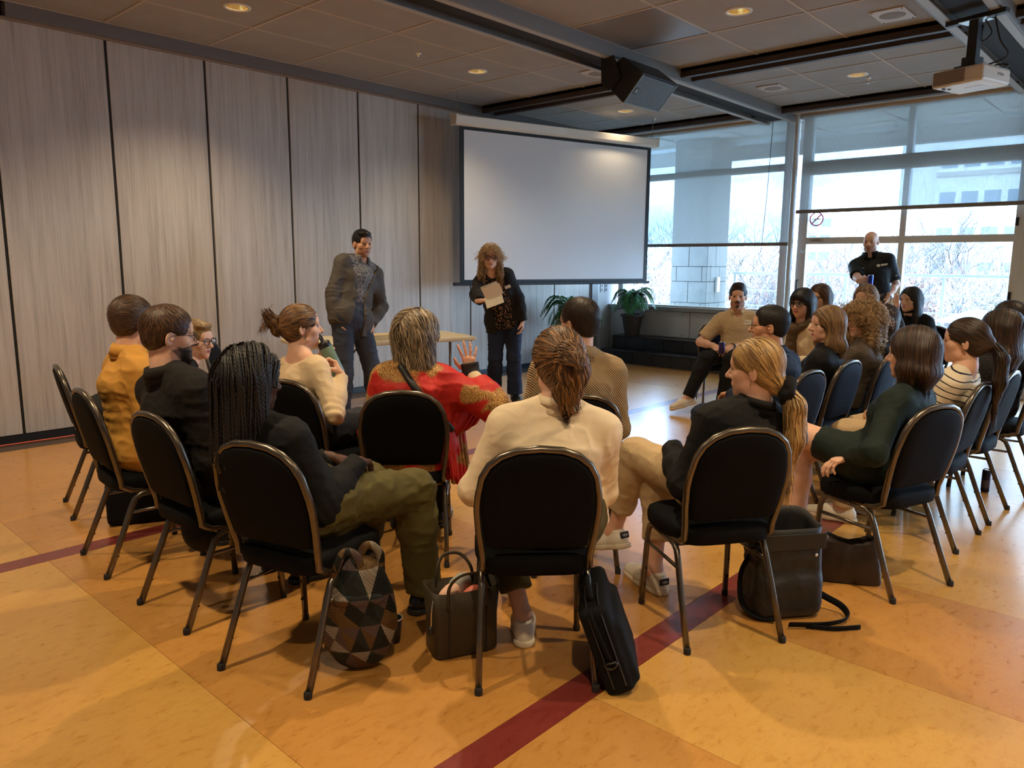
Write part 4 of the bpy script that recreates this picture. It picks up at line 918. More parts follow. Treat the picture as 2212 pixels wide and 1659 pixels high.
def lock_mesh(g, roots, flow, length, steps=12, off=(.001, .006), width=.005, curl=None, rnd=None, thick=.35, free=True, taper=1.0, tone=(.2, .9), lenvar=(.6, 1.15), flick=0., facefree=True, maxd=None):
    n = len(roots); P = roots.copy(); rs = rnd or np.random.RandomState(1)
    offs = rs.uniform(off[0], off[1], n); L = length*rs.uniform(lenvar[0], lenvar[1], n); st = (L/steps)[:, None]; jit = rs.normal(0, .07, (n, 3))
    path = []; nor = []
    for s in range(steps+1):
        G = grad(g, P); d = flow(P); d = d/np.maximum(np.linalg.norm(d, axis=1), 1e-6)[:, None]+jit; d = d/np.maximum(np.linalg.norm(d, axis=1), 1e-6)[:, None]; along = (d*G).sum(1)
        fr = (along > .72) if free else np.zeros(n, bool)
        sd = sample(g, P); fr |= sd > .05
        corr = np.clip(sd-offs, -.02, .02)[:, None]*G; P2 = np.where(fr[:, None], P, P-corr); path.append(P2.copy()); nor.append(G)
        t = np.where(fr[:, None], d, d-along[:, None]*G*.95); t = t/np.maximum(np.linalg.norm(t, axis=1), 1e-6)[:, None]; P = P2+t*st
    path = np.stack(path, 1); nor = np.stack(nor, 1)                       # n, steps+1, 3
    if maxd:
        fl_ = path.reshape(-1, 3); keep = (sample(g, fl_).reshape(path.shape[:2]) < maxd).all(1); ear = (((np.abs(path[:, :, 0])-.082)/.026)**2+((path[:, :, 1]+.004)/.028)**2+((path[:, :, 2]+.012)/.034)**2 < 1).any(1); keep &= ~ear; path, nor, L, n = path[keep], nor[keep], L[keep], int(keep.sum())
    if facefree:
        fz = ((path[:, :, 0]/.060)**2+((path[:, :, 1]-.105)/.058)**2+((path[:, :, 2]+.025)/.082)**2 < 1).any(1); keep = ~fz; path, nor, L, n = path[keep], nor[keep], L[keep], int(keep.sum())
    T = np.gradient(path, axis=1); T /= np.maximum(np.linalg.norm(T, axis=2), 1e-6)[:, :, None]
    B = np.cross(T, nor); B /= np.maximum(np.linalg.norm(B, axis=2), 1e-6)[:, :, None]; Nn = np.cross(B, T)
    u = np.linspace(0, 1, steps+1)[None, :]
    if curl is not None:
        rad, freq = curl; ph = rs.uniform(0, 6.28, n)[:, None]; fq = freq*rs.uniform(.75, 1.3, n)[:, None]*L[:, None]; A = (rad*rs.uniform(.6, 1.3, n)[:, None]*np.minimum(u*4, 1))
        path = path+(B*np.cos(ph+fq*u)[:, :, None]+Nn*(np.sin(ph+fq*u)+.6)[:, :, None])*A[:, :, None]
        T = np.gradient(path, axis=1); T /= np.maximum(np.linalg.norm(T, axis=2), 1e-6)[:, :, None]; B = np.cross(T, nor); B /= np.maximum(np.linalg.norm(B, axis=2), 1e-6)[:, :, None]; Nn = np.cross(B, T)
    if flick: path = path+Nn*(flick*(u**2)*rs.uniform(.1, 1.2, n)[:, None])[:, :, None]
    w = width*WSC*rs.uniform(.5, 1.3, n)[:, None]*(1-(u**2.2)*.9*taper)*np.minimum(1, .45+u*4)
    W3 = w[:, :, None]
    prof = [path-B*W3, path+Nn*W3*thick, path+B*W3]
    V = np.stack(prof, 2); m = 3; sp = steps+1                              # n, sp, 3, 3
    base = (np.arange(n)[:, None, None]*sp+np.arange(steps)[None, :, None])*m; kk = np.arange(m-1)[None, None, :]; k2 = kk+1
    F = np.stack([base+kk, base+k2, base+m+k2, base+m+kk], -1).reshape(-1, 4)
    tn = np.clip(rs.uniform(tone[0], tone[1], n)[:, None]**1.3+.12*u-.05, 0, 1); tn = np.repeat(tn[:, :, None], m, 2)
    return V.reshape(-1, 3), F, tn.ravel()
# ---- hands: built once per pose in hand space (wrist at origin, fingers +y, palm facing -z, thumb on +x)
HANDC = {}
def hand(pose, h=.0042):
    if (pose, h) in HANDC: return HANDC[(pose, h)]
    curl = {'relax': (22, 26, 30, 36), 'grip': (48, 52, 55, 58), 'flat': (6, 5, 6, 8), 'pinch': (42, 46, 54, 60), 'fist': (62, 66, 68, 70), 'wave': (4, 3, 4, 6)}[pose]
    spread = {'wave': 1.7, 'flat': .9}.get(pose, .55); o = []
    xs = (.030, .010, -.010, -.028); kn = (.092, .096, .091, .082); ls = ((.043, .026, .022), (.047, .030, .023), (.044, .027, .022), (.034, .021, .020))
    for i in range(4):
        o.append(cap((xs[i]*.55, .004, 0), (xs[i], kn[i]-.006, .001), .0155, .0115, k=.012))
    o.append(ell((.012, .045, -.008), (.030, .038, .013), k=.012)); o.append(cap((0, -.03, 0), (0, .01, 0), .025, .024, e=(1, 0, 0), s=1.2, k=.012))
    for i in range(4):
        p = V3(xs[i], kn[i]-.008, .001); a = 0; az = spread*(.16, .04, -.07, -.20)[i]; rad = (.0090, .0092, .0088, .0078)[i]
        for j in range(3):
            a += math.radians(curl[i])*(.75 if j == 0 else 1.0); d = V3(math.sin(az)*math.cos(a), math.cos(az)*math.cos(a), -math.sin(a)); q = p+d*ls[i][j]
            o.append(cap(p, q, rad*(1-.06*j), rad*(.94-.10*j), k=.004)); p = q
    ta = {'grip': (.5, -.7), 'pinch': (.45, -.55), 'fist': (.2, -.6), 'wave': (1.0, -.1), 'flat': (.8, -.1), 'relax': (.6, -.35)}[pose]
    p = V3(.020, .018, -.004)
    for j, (ln, r0, r1) in enumerate(((.045, .0145, .0115), (.034, .0112, .0100), (.028, .0100, .0078))):
        az = ta[0]*(1-.38*j); el = ta[1]*(1+.25*j); d = V3(math.sin(az)*math.cos(el), math.cos(az)*math.cos(el), math.sin(el)); q = p+d*ln; o.append(cap(p, q, r0, r1, k=.008 if j else .014)); p = q
    HANDC[(pose, h)] = nets(field(o, h)); return HANDC[(pose, h)]
# ---- hair styles (head space: x right, y forward, z up).  each returns base ops and lock recipes
def scalp(th=.012, back=True, low=-.055, facecut=True, hl=.0, side=0.):
    o = [ell((0, -.014, .037), (.0745+th, .0955+th, .083+th)), ell((0, -.047, -.012), (.064+th*.8, .054+th*.8, .070))]
    if facecut: o += [ell((0, .128, -.030+hl), (.082+side, .092, .098), k=.012, op='-'), ell((.075, .045, -.055), (.05, .050, .062), k=.01, op='-'), ell((-.075, .045, -.055), (.05, .050, .062), k=.01, op='-')]
    o.append(half((0, 0, low), (0, .25, -1)))
    return o
CR = V3(0, -.055, .125)
def fl_crown(P): return (P-CR)+V3(0, .0, -.01)
def fl_dir(*d):
    d = unit(d)
    return lambda P: np.tile(d, (len(P), 1))
def fl_to(T, extra=None):
    T = np.asarray(T, float); return lambda P: T-P
def fl_part(part=0., gz=(0, 0, -1), back=.25):
    gz = unit(gz)
    def f(P):
        d = np.tile(gz, (len(P), 1)); s = np.where(P[:, 0] > part, 1, -1); up = np.clip((P[:, 2]-.03)/.09, 0, 1); d[:, 0] += s*up*1.3; d[:, 1] -= back*up; fr = np.clip((P[:, 1]-.015)/.05, 0, 1); d[:, 0] += s*fr*.9; d[:, 1] -= fr*.55; return d
    return f
def hair_build(style, g_loc, det):
    """g_loc: gravity direction in head space. returns list of (V,F,tone)"""
    rs = np.random.RandomState(abs(hash(style)) % 1000 if False else len(style)*37+7); h = {0: .0055, 1: .0065, 2: .008}[det]; nl = {0: 3.0, 1: 1.2, 2: .5}[det]; global WSC; WSC = {0: .46, 1: .72, 2: 1.}[det]
    G = unit(g_loc); parts = []
    def base(ops, tone=.25, hh=None):
        g = field(ops, hh or h, pad=.03); v, f = nets(g); parts.append((v, f, np.clip(tone+.12*vnoise(v*90), 0, 1))); return g, v
    def roots(v, n, cond=None):
        w = v if cond is None else v[cond(v)]; return w[rs.randint(0, len(w), int(n*nl))]
    if style in ('short', 'short_fwd', 'crop', 'shortback', 'quiff'):
        th = {'short': .013, 'crop': .008, 'short_fwd': .014, 'shortback': .016, 'quiff': .016}[style]
        ops = [ell((0, -.014, .040), (.0745+th*.62, .0955+th*.8, .083+th)), ell((0, -.047, -.012), (.060+th*.5, .052+th*.5, .062))]+scalp(th, low=-.052, hl=.006)[2:]
        for sx in (-1, 1): ops.insert(-1, ell((sx*.088, .0, -.020), (.034, .034, .042), k=.008, op='-'))
        if style == 'quiff': ops.insert(2, ell((0, .035, .108), (.062, .055, .024)))
        if style == 'short_fwd': ops.insert(2, ell((.01, .055, .098), (.062, .042, .020)))
        g, v = base(ops, .2)
        fl = {'shortback': lambda P: np.tile(V3(0, -1, .05), (len(P), 1))+np.clip(-P[:, 2:3]*12, 0, 1)*V3(0, 0, -1.6), 'quiff': lambda P: np.where(P[:, 2:3] > .07, V3(.5, .3, .1), (P-CR))}.get(style, fl_crown)
        parts.append(lock_mesh(g, roots(v, 1500, lambda v: v[:, 2] > -.06), fl, {'crop': .018, 'shortback': .042}.get(style, .026), 6, (.0, .0035), .0028, rnd=rs, maxd=.0075, flick=.0015, tone=(0, .8), lenvar=(.6, 1.0)))
    elif style in ('long', 'long_mid', 'bob', 'longfwd', 'bangs', 'lob'):
        ln = {'long': .34, 'longfwd': .36, 'bangs': .30, 'bob': .15, 'long_mid': .26, 'lob': .17}[style]; dn = G
        ops = scalp(.016, low=-.2, hl=.008)[:-1]
        bw = .078
        for s in (-1, 1):
            a = V3(s*.070, -.010, .03); b = a+dn*(ln*.55)+V3(s*.012, -.01, 0); c = a+dn*ln+V3(s*.006, .0, 0)
            ops += [cap(a, b, .024, .027, e=(0, 1, 0), s=1.6, k=.03), cap(b, c, .027, .018, e=(0, 1, 0), s=1.7, k=.03)]
        a = V3(0, -.068, .02); b = a+dn*ln*.6+V3(0, -.020, 0); c = a+dn*ln+V3(0, -.006, 0); ops += [cap(a, b, .040, .034, e=(1, 0, 0), s=2.0, k=.03), cap(b, c, .034, .020, e=(1, 0, 0), s=2.6, k=.03)]
        ops.append(ell((0, .095, -.045), (.055, .075, .105), k=.012, op='-'))
        if style == 'bangs': ops.append(ell((0, .072, .052), (.062, .026, .034), k=.02))
        g, v = base(ops, .2)
        fp = fl_part(.01, dn)
        parts.append(lock_mesh(g, roots(v, 620, lambda v: v[:, 2] > .0), fp, ln*1.05, 14, (.0, .005), .0060, rnd=rs, tone=(0, .95), lenvar=(.7, 1.1)))
        parts.append(lock_mesh(g, roots(v, 380, lambda v: v[:, 2] <= .0), fl_dir(*dn), ln*.55, 9, (.0, .006), .0052, rnd=rs, tone=(.1, 1)))
        if style == 'bangs': parts.append(lock_mesh(g, roots(v, 160, lambda v: (v[:, 1] > .055) & (v[:, 2] > .03)), fl_dir(0, .12, -1), .05, 6, (.001, .004), .004, rnd=rs, tone=(0, .5), facefree=False))
    elif style in ('shag',):
        dn = G; ops = scalp(.024, low=-.3, hl=.012)[:-1]
        for s in (-1, 1):
            a = V3(s*.074, -.02, .01); c = a+dn*.16+V3(s*.022, -.005, 0); ops.append(cap(a, c, .030, .022, e=(0, 1, 0), s=1.6, k=.03))
        ops.append(cap(V3(0, -.07, .0), V3(0, -.085, 0)+dn*.155, .046, .030, e=(1, 0, 0), s=1.8, k=.03)); ops.append(ell((0, .10, -.04), (.056, .075, .10), k=.012, op='-'))
        g, v = base(ops, .2); fp = fl_part(.02, dn)
        parts.append(lock_mesh(g, roots(v, 750, lambda v: v[:, 2] > -.02), fp, .19, 13, (.0, .010), .0060, curl=(.005, 42), rnd=rs, tone=(0, 1)))
        parts.append(lock_mesh(g, roots(v, 420, lambda v: v[:, 2] <= .0), fl_dir(*dn), .13, 9, (.0, .012), .0050, curl=(.006, 46), rnd=rs, tone=(.1, 1)))
    elif style in ('curly', 'curlylong'):
        dn = G; lg = style == 'curlylong'; ops = scalp(.030 if not lg else .015, low=-.3, hl=.018 if lg else .014)[:-1]
        for s in (-1, 1):
            a = V3(s*.085, -.005, .02); c = a+dn*(.155 if not lg else .19)+V3(s*.02, .0, 0); ops.append(cap(a-V3(s*.012, 0, 0) if lg else a, c-V3(s*.012, 0, 0) if lg else c, .024 if lg else .036, .032 if lg else .040, k=.03))
        ops.append(cap(V3(0, -.075, .02), V3(0, -.095, 0)+dn*(.14 if not lg else .18), .055, .046, e=(1, 0, 0), s=1.6, k=.03)); ops.append(ell((0, .105, -.035), (.056, .078, .098), k=.012, op='-'))
        g, v = base(ops, .1); fp = fl_part(.0, dn, .1)
        parts.append(lock_mesh(g, roots(v, 480), fp, .17, 30, (.002, .016), .0052, curl=(.0105 if not lg else .008, 175), rnd=rs, tone=(.1, 1), thick=.6, taper=.6))
        parts.append(lock_mesh(g, roots(v, 260, lambda v: v[:, 2] > .02), fl_crown, .11, 22, (.004, .022), .0046, curl=(.010 if not lg else .006, 190), rnd=rs, tone=(.2, 1), thick=.6, taper=.6))
    elif style in ('pony', 'ponylow', 'clipbun', 'messybun'):
        T = {'pony': V3(0, -.120, -.010), 'ponylow': V3(0, -.105, -.072), 'clipbun': V3(0, -.118, .012), 'messybun': V3(0, -.118, .045)}[style]
        ops = scalp(.009 if style != 'messybun' else .016, low=-.085, hl=.0); ops.insert(2, ell(T*.92, (.034, .034, .034), k=.04))
        g, v = base(ops, .25)
        parts.append(lock_mesh(g, roots(v, 800, lambda v: np.linalg.norm(v-T, axis=1) > .045), fl_to(T), .13, 12, (.0, .004), .0055, rnd=rs, tone=(0, .95), free=False, curl=(.002, 30) if style == 'messybun' else None))
        dn = G
        if style in ('pony', 'ponylow'):
            ln = .25 if style == 'pony' else .26; p0 = T+V3(0, -.018, 0); p1 = p0+V3(0, -.040, -.01)+dn*.06; p2 = p1+dn*(ln*.5)+V3(.012, -.004, 0); p3 = p2+dn*(ln*.45)+V3(0, .012, 0); r = .024 if style == 'pony' else .033
            g2, v2 = base([cap(p0, p1, r*.75, r, k=.02), cap(p1, p2, r, r*1.05, e=(1, 0, 0), s=1.3, k=.02), cap(p2, p3, r*1.05, r*.35, e=(1, 0, 0), s=1.3, k=.02)], .25)
            def fp(P): return np.tile(dn, (len(P), 1))+np.clip((p1[2]-P[:, 2:3])*-20, 0, 1)*V3(0, -.6, 0)
            parts.append(lock_mesh(g2, roots(v2, 330), fp, ln*.62, 13, (.0, .006), .0050, rnd=rs, tone=(0, 1), curl=(.004, 26)))
        if style == 'clipbun':
            p0 = T+V3(0, -.014, .004); g2, v2 = base([cap(p0+V3(0, 0, -.03), p0+V3(0, -.012, .03), .026, .026, e=(1, 0, 0), s=1.25, k=.02), ell(p0+V3(0, -.03, .022), (.03, .026, .022), k=.02)], .25)
            parts.append(lock_mesh(g2, roots(v2, 160), fl_dir(.3, -.5, .8), .07, 9, (.0, .005), .005, rnd=rs, tone=(0, .9), curl=(.003, 40)))
            rt = np.tile(p0+V3(0, -.045, .02), (int(26*nl)+6, 1))+rs.normal(0, .012, (int(26*nl)+6, 3)); parts.append(lock_mesh(g2, rt, fl_dir(0, -.55, -.85), .075, 9, (.01, .03), .0034, rnd=rs, tone=(.2, .9)))
        if style == 'messybun':
            p0 = T+V3(0, -.014, .0); g2, v2 = base([ell(p0, (.048, .034, .046), k=.02), ell(p0+V3(.012, -.012, -.05), (.056, .032, .062), k=.03), ell(p0+V3(.0, .01, -.115), (.048, .030, .055), k=.03)], .25)
            def sw(P):
                q = P-(p0+V3(0, 0, -.01)); d = np.stack([q[:, 2]*.9+q[:, 0]*.2, q[:, 1]*0-.12, -q[:, 0]*.9-.022], 1); low = (P[:, 2] < p0[2]-.02)[:, None]; return np.where(low, V3(.15, .0, -1.), d)
            parts.append(lock_mesh(g2, roots(v2, 420), sw, .10, 12, (.0, .006), .0052, rnd=rs, tone=(0, 1), curl=(.0035, 34), lenvar=(.4, 1)))
            rt = np.tile(p0, (int(60*nl), 1))+rs.normal(0, .018, (int(60*nl), 3))+V3(.0, -.01, -.11); parts.append(lock_mesh(g2, rt, fl_dir(.1, .05, -1), .08, 9, (.002, .014), .0030, rnd=rs, tone=(.2, .9), curl=(.004, 30), lenvar=(.4, 1)))
    elif style == 'braids':
        ops = scalp(.014, low=-.07, hl=.0); g, v = base(ops, .05); dn = G; nB = 230
        vv = v[(v[:, 2] > -.03)]; v_hi = v[v[:, 2] > .075]; rt = np.concatenate([vv[rs.randint(0, len(vv), nB-80)], v_hi[rs.randint(0, len(v_hi), 80)]])
        ops2 = ops[:-1]+[cap(V3(0, -.06, .0), V3(0, -.085, 0)+dn*.28, .074, .060, e=(1, 0, 0), s=1.35, k=.04), cap(V3(-.06, -.02, .0), V3(-.085, -.035, 0)+dn*.25, .040, .040, k=.03), cap(V3(.05, -.03, .0), V3(.07, -.05, 0)+dn*.25, .040, .040, k=.03)]
        g2 = field(ops2, .009, pad=.05); bv, bf = nets(g2); parts.append((bv-0, bf, np.full(len(bv), .0)))
        fp = fl_part(-.015, dn, .5)
        P = rt.copy(); st = .0085; paths = []; stp = 44; offs = rs.uniform(.0, .012, nB); sg = rs.normal(0, .05, (nB, 3))
        for s in range(stp+1):
            Gd = grad(g2, P); d = fp(P)+sg; d /= np.linalg.norm(d, axis=1)[:, None]; al = (d*Gd).sum(1); fr = al > .7; sd = sample(g2, P); fr |= sd > .05
            P = np.where(fr[:, None], P, P-np.clip(sd-offs, -.02, .02)[:, None]*Gd); paths.append(P.copy()); t = np.where(fr[:, None], d, d-al[:, None]*Gd); t /= np.maximum(np.linalg.norm(t, axis=1), 1e-6)[:, None]; P = P+t*st
        Pt = np.stack(paths, 1); T = np.gradient(Pt, axis=1); T /= np.maximum(np.linalg.norm(T, axis=2), 1e-6)[:, :, None]; Nn = np.cross(T, V3(.3, .9, .1)); Nn /= np.maximum(np.linalg.norm(Nn, axis=2), 1e-6)[:, :, None]; B = np.cross(T, Nn)
        u = np.arange(stp+1)[None, :, None]; rad = 0.0046*(1+.34*np.cos(u*PI)); m = 5; V = np.stack([Pt+(Nn*math.cos(2*PI*k/m)+B*math.sin(2*PI*k/m))*rad for k in range(m)], 2); n = nB; sp = stp+1
        b0 = (np.arange(n)[:, None, None]*sp+np.arange(stp)[None, :, None])*m; kk = np.arange(m)[None, None, :]; k2 = (kk+1) % m; F = np.stack([b0+kk, b0+k2, b0+m+k2, b0+m+kk], -1).reshape(-1, 4)
        tn = np.repeat(np.repeat((.0+.55*(np.arange(sp) % 2))[None, :], n, 0)[:, :, None], m, 2); parts.append((V.reshape(-1, 3), F, tn.ravel()))
    elif style == 'stubbled': pass
    return parts

# ================================================================== PERSON BUILDER
def vnormals(V, F):
    a, b, c, d = (V[F[:, i]] for i in range(4)); n = np.cross(c-a, d-b); N_ = np.zeros_like(V)
    for i in range(4): np.add.at(N_, F[:, i], n)
    return N_/np.maximum(np.linalg.norm(N_, axis=1), 1e-9)[:, None]
def wrinkle(V, F, amp, centres=(), seed=0):
    N_ = vnormals(V, F); o = V3(seed*3.1, seed*1.7, seed*.9)
    wq = V+.03*np.stack([vnoise(V*8+o), vnoise(V*8+o+9), vnoise(V*8+o+17)], 1)
    r = 1-np.abs(vnoise(wq*np.array([13., 13., 17.])+o)); r2 = 1-np.abs(vnoise(wq*np.array([24., 24., 30.])+o+5))
    d = amp*1.25*((r**3)*1.3-.4+.5*(r2**3-.3))*(.6+.4*vnoise(V*4+o+3))
    for (c, ax, rad, a, fq) in centres:
        q = V-np.asarray(c); w = np.exp(-(q*q).sum(1)/rad**2); t = q@unit(ax); d = d+a*w*np.sin(t*fq+3*vnoise(V*7+o))
    return V+N_*d[:, None]
def loc_mat(R, t):
    M = Matrix(R.tolist()).to_4x4(); M.translation = Vector(t); return M
SHOE = {}
def shoe_mesh(kind):
    if kind in SHOE: return SHOE[kind]
    h = .006
    if kind == 'pump':
        up = [cap((0, -.04, .055), (0, .06, .022), .028, .034, e=(1, 0, 0), s=1.05, k=.03), cap((0, .06, .022), (0, .165, .018), .033, .012, e=(1, 0, 0), s=1.25, k=.03), ell((0, -.005, .095), (.026, .066, .042), k=.01, op='-'), half((0, 0, .004), (0, 0, -1))]
        so = [cap((0, -.062, .055), (0, -.066, .003), .014, .008, k=.01), cap((0, .0, .02), (0, .15, .008), .016, .010, e=(1, 0, 0), s=2.2, k=.01), half((0, 0, .001), (0, 0, -1))]
    else:
        w = 1.0
        up = [cap((0, -.055, .045), (0, .06, .045), .040, .042, e=(1, 0, 0), s=1.0, k=.03), cap((0, .06, .042), (0, .165, .034), .043, .030, e=(1, 0, 0), s=1.12, k=.03), cap((0, -.035, .05), (0, -.045, .098), .036, .034, k=.02, cut=True), ell((0, .025, .105), (.030, .05, .030), k=.01, op='-'), half((0, 0, .016), (0, 0, -1))]
        so = [cap((0, -.06, .014), (0, .06, .014), .044, .042, e=(1, 0, 0), s=1.0, k=.02), cap((0, .06, .014), (0, .17, .014), .047, .033, e=(1, 0, 0), s=1.1, k=.02), half((0, 0, .001), (0, 0, -1), .002), half((0, 0, .027), (0, 0, 1), .002)]
    r = []
    for nm, o in (('shoe', up), ('sole', so)): v, f = nets(field(o, h)); r.append(np_mesh(nm, v, f))
    SHOE[kind] = r; return r
def shoes_for(kind, col, sole):
    u, s = shoe_mesh(kind)
    def cp(m, c):
        m2 = m.copy(); m2.materials.clear(); m2.materials.append(c); return m2
    return cp(u, col), cp(s, sole)
ALLP = {}
def person(key, label, at, yaw, head, hyaw, pose='sit', hpitch=0, hroll=0, H=1., g=1., fem=True, sk='fair', hair=None, hc='brown', arms=None, legs=None, twist=0., top=None, over=None, bottom=None, shoe=('sneaker', 'shoe_white', 'sole_white'), det=1, face=None, glasses=None, beard=None, hs=1.0, hipz=None, hipoff=(0, 0), lipc=None, hairtilt=None, swk=1.):
    face = face or {}; rz = math.radians(yaw-90); root = thing('person', label, 'person', (at[0], at[1], 0), rz)
    Rl = np.array(Matrix.Rotation(-rz, 3, 'Z')); A = V3(at[0], at[1], 0)
    def loc(p): return Rl@(np.asarray(p, float)-A)
    def ldir(d): return Rl@unit(d)
    hcn = loc(head); HR = rotm(hyaw-yaw, hpitch, hroll); stand = pose == 'stand'
    hz = hipz or (.565 if not stand else .93*H); hx = 0. if stand else float(np.clip(hcn[0]*.55, -.09, .09)); hy = 0. if stand else float(np.clip(.03-hcn[1]*.6, 0, .09)); hip = V3(hipoff[0]+hx, -.045+hipoff[1]+hy, hz)
    lean = hcn-hip; nb = hcn+V3(0, -.028, -.146*hs)-.10*V3(lean[0], lean[1], 0)*.4
    sp = nb-hip; upv = unit(sp); right = unit(np.cross(V3(0, 1, 0), upv)); right = np.array(Matrix.Rotation(math.radians(twist), 3, Vector(upv)) @ Vector(right)); fwd = np.cross(upv, right)
    bulge = -fwd*.018 if not stand else -fwd*.005
    waist = hip+sp*.34+bulge*.6; chest = hip+sp*.68+bulge; sw = (.148 if fem else .164)*H*swk; shz = -.088*H
    sh = {s: nb+right*s*sw+upv*shz-fwd*.005 for s in (-1, 1)}
    hj = {s: hip+right*s*.088*(1.06 if fem else 1) for s in (-1, 1)}
    # limbs ------------------------------------------------------------
    kn, an, toe = {}, {}, {}
    for s in (-1, 1):
        if stand: kn[s] = V3(s*.10, .02, .49*H); an[s] = V3(s*.115, -.02, .085); toe[s] = V3(s*.25, 1, 0)
        else: kn[s] = V3(s*.115, .385, .535); an[s] = V3(s*.12, .36, .088); toe[s] = V3(s*.15, 1, 0)
    if legs:
        for s, (a, b, c) in legs.items():
            if a is not None: kn[s] = V3(*a)
            if b is not None: an[s] = V3(*b)
            if c is not None: toe[s] = V3(*c)
    el, wr, hp = {}, {}, {}
    for s in (-1, 1):
        if stand: el[s] = sh[s]+V3(s*.06, -.02, -.29*H); wr[s] = el[s]+V3(s*.0, .06, -.25*H); hp[s] = ('relax', V3(0, .1, -1), V3(-s, 0, 0))
        else: el[s] = sh[s]+V3(s*(.055+(swk-1)*.4), .03, -.275*H); wr[s] = V3(s*.075, .20, .575+.086*(g+1)/2+(bottom or {}).get('infl', .012)+.028); hp[s] = ('relax', V3(-s*.35, .9, -.25), V3(0, 0, -1))
    if arms:
        for s, (a, b, c) in arms.items():
            if a is not None: el[s] = loc(a) if len(a) == 3 else V3(*a[1:])
            if b is not None: wr[s] = loc(b) if len(b) == 3 else V3(*b[1:])
            if c is not None: hp[s] = (c[0], ldir(c[1]) if len(c) < 4 else V3(*c[1]), ldir(c[2]) if len(c) < 4 else V3(*c[2]))
    for s in (-1, 1):
        l1, l2 = .285*H, .255*H; d = wr[s]-sh[s]; D = np.linalg.norm(d); mx = (l1+l2)*.985
        if D > mx: wr[s] = sh[s]+d*(mx/D); d = wr[s]-sh[s]; D = mx
        D = max(D, .12); a = (l1*l1-l2*l2+D*D)/(2*D); hh_ = math.sqrt(max(l1*l1-a*a, 1e-5)); u = d/D; pv = el[s]-sh[s]; pv = pv-u*(pv@u)
        pv = unit(pv) if np.linalg.norm(pv) > 1e-4 else unit(np.cross(u, right)); el[s] = sh[s]+u*a+pv*hh_
    # radii & primitives -------------------------------------------------
    bust = .9 if fem else 0
    def torso(i, low=True, k=.05, gg=g):
        o = [cap(hip+upv*.02, waist, (.108*gg+i)*.93, (.094*gg+i)*.95, e=right, s=1.36, k=k), cap(waist, chest, (.094*gg+i)*.95, (.104*(gg+1)/2+i)*.95, e=right, s=1.40, k=k), cap(chest, nb-upv*.06, .100*(gg+1)/2+i, .046+i, e=right, s=1.42, k=k),
             cap(sh[-1]*.97+nb*.03, sh[1]*.97+nb*.03, .043*H+i, .043*H+i, k=.05)]
        for s in (-1, 1): o.append(cap(nb+upv*.012, nb*.30+sh[s]*.70+upv*.012, .038+i*.5, .040*H+i*.7, k=.045))
        if fem:
            for s in (-1, 1): o.append(ell(chest-sp*.10+fwd*.068*gg+right*s*.062, np.array([.058, .052, .058])*(.5+gg*.5)+i*.6, k=.04))
        if low: o.append(cap(hj[-1], hj[1], .098*gg+i, .098*gg+i, k=.05))
        return o
    def arm(s, i, to=1.0, k=.03):
        o = []; d = wr[s]-el[s]
        o.append(cap(sh[s], el[s], .046*H*(g+1)/2+i, .037*H*(g+1)/2+i, k=.045))
        if to < .5: return [cap(sh[s], sh[s]+(el[s]-sh[s])*to*2, .050*H*(g+1)/2+i, .044*H*(g+1)/2+i*1.25, k=.045, cut=True)]
        tt = (to-.5)*2; o.append(cap(el[s], el[s]+d*.45*tt, .040*H*(g+1)/2+i, .037*H+i, k=k)); o.append(cap(el[s]+d*.40*tt, el[s]+d*tt, .037*H+i, .027*H+i*.95, k=k, cut=i > 0)); return o
    def leg(s, i, to=1.0, k=.04, flare=0., cutz=True):
        o = [cap(hj[s], kn[s], .086*(g+1)/2+i, .058+i, k=k)]; d = an[s]-kn[s]
        if to < .5: return [cap(hj[s], hj[s]+(kn[s]-hj[s])*to*2, .088*(g+1)/2+i, .070+i, k=k, cut=True)]
        tt = (to-.5)*2; o += [cap(kn[s], kn[s]+d*.35*tt, .057+i, .056+i, k=k), cap(kn[s]+d*.3*tt, kn[s]+d*tt, .056+i, .040+i+flare, k=k, cut=i > 0)]; return o
    hC = {0: .0085, 1: .0105, 2: .013}[det]
    # body: one continuous skin surface -----------------------------------
    body = []
    bo = torso(-.004, gg=g*.98)
    bsl = max((t or {}).get('sleeve', 1.) if t else 0. for t in (top, over)); bli = 0. if not bottom or bottom['kind'] != 'trousers' else -.006
    for s in (-1, 1): bo += arm(s, -.007 if bsl > .8 else 0.)+leg(s, bli)+[cap(an[s], an[s]+unit(toe[s])*.10+V3(0, 0, -.045), .034, .024, k=.03)]
    bo.append(cap(nb-upv*.03, hcn+HR@V3(0, -.02, -.07), .056, .052, k=.04))
    v, f = nets(field(bo, hC*1.15)); body.append((v, f, 0.))
    nbh = HR.T@(nb-hcn)/hs; hops = head_ops(nbh, .052 if fem else .060, fem, face)
    hh = {0: .0042, 1: .0046, 2: .0056}[det]; v, f = nets(field(hops, hh))
    cen = v[f].mean(1); mi_h = np.zeros(len(f), int)
    lipm = (np.abs(cen[:, 0]) < .021) & (cen[:, 2] < -.0555) & (cen[:, 2] > -.0735+.25*np.abs(cen[:, 0])) & (cen[:, 1] > .082-.12*np.abs(cen[:, 0])); mi_h[lipm] = 1
    if beard:
        bm = ((cen[:, 2] < -.040-.25*np.clip(.06-cen[:, 1], -.1, .2)) & (cen[:, 2] > -.118) & (cen[:, 1] > np.maximum(-.002, .012+(-.070-cen[:, 2])*.9))) | ((np.abs(cen[:, 0]) < .03) & (cen[:, 2] < -.042) & (cen[:, 2] > -.058) & (cen[:, 1] > .06)); mi_h[bm & ~lipm] = 2
    body.append(((HR@(v*hs).T).T+hcn, f, 0.)); mis = [np.zeros(len(body[0][1]), int), mi_h]
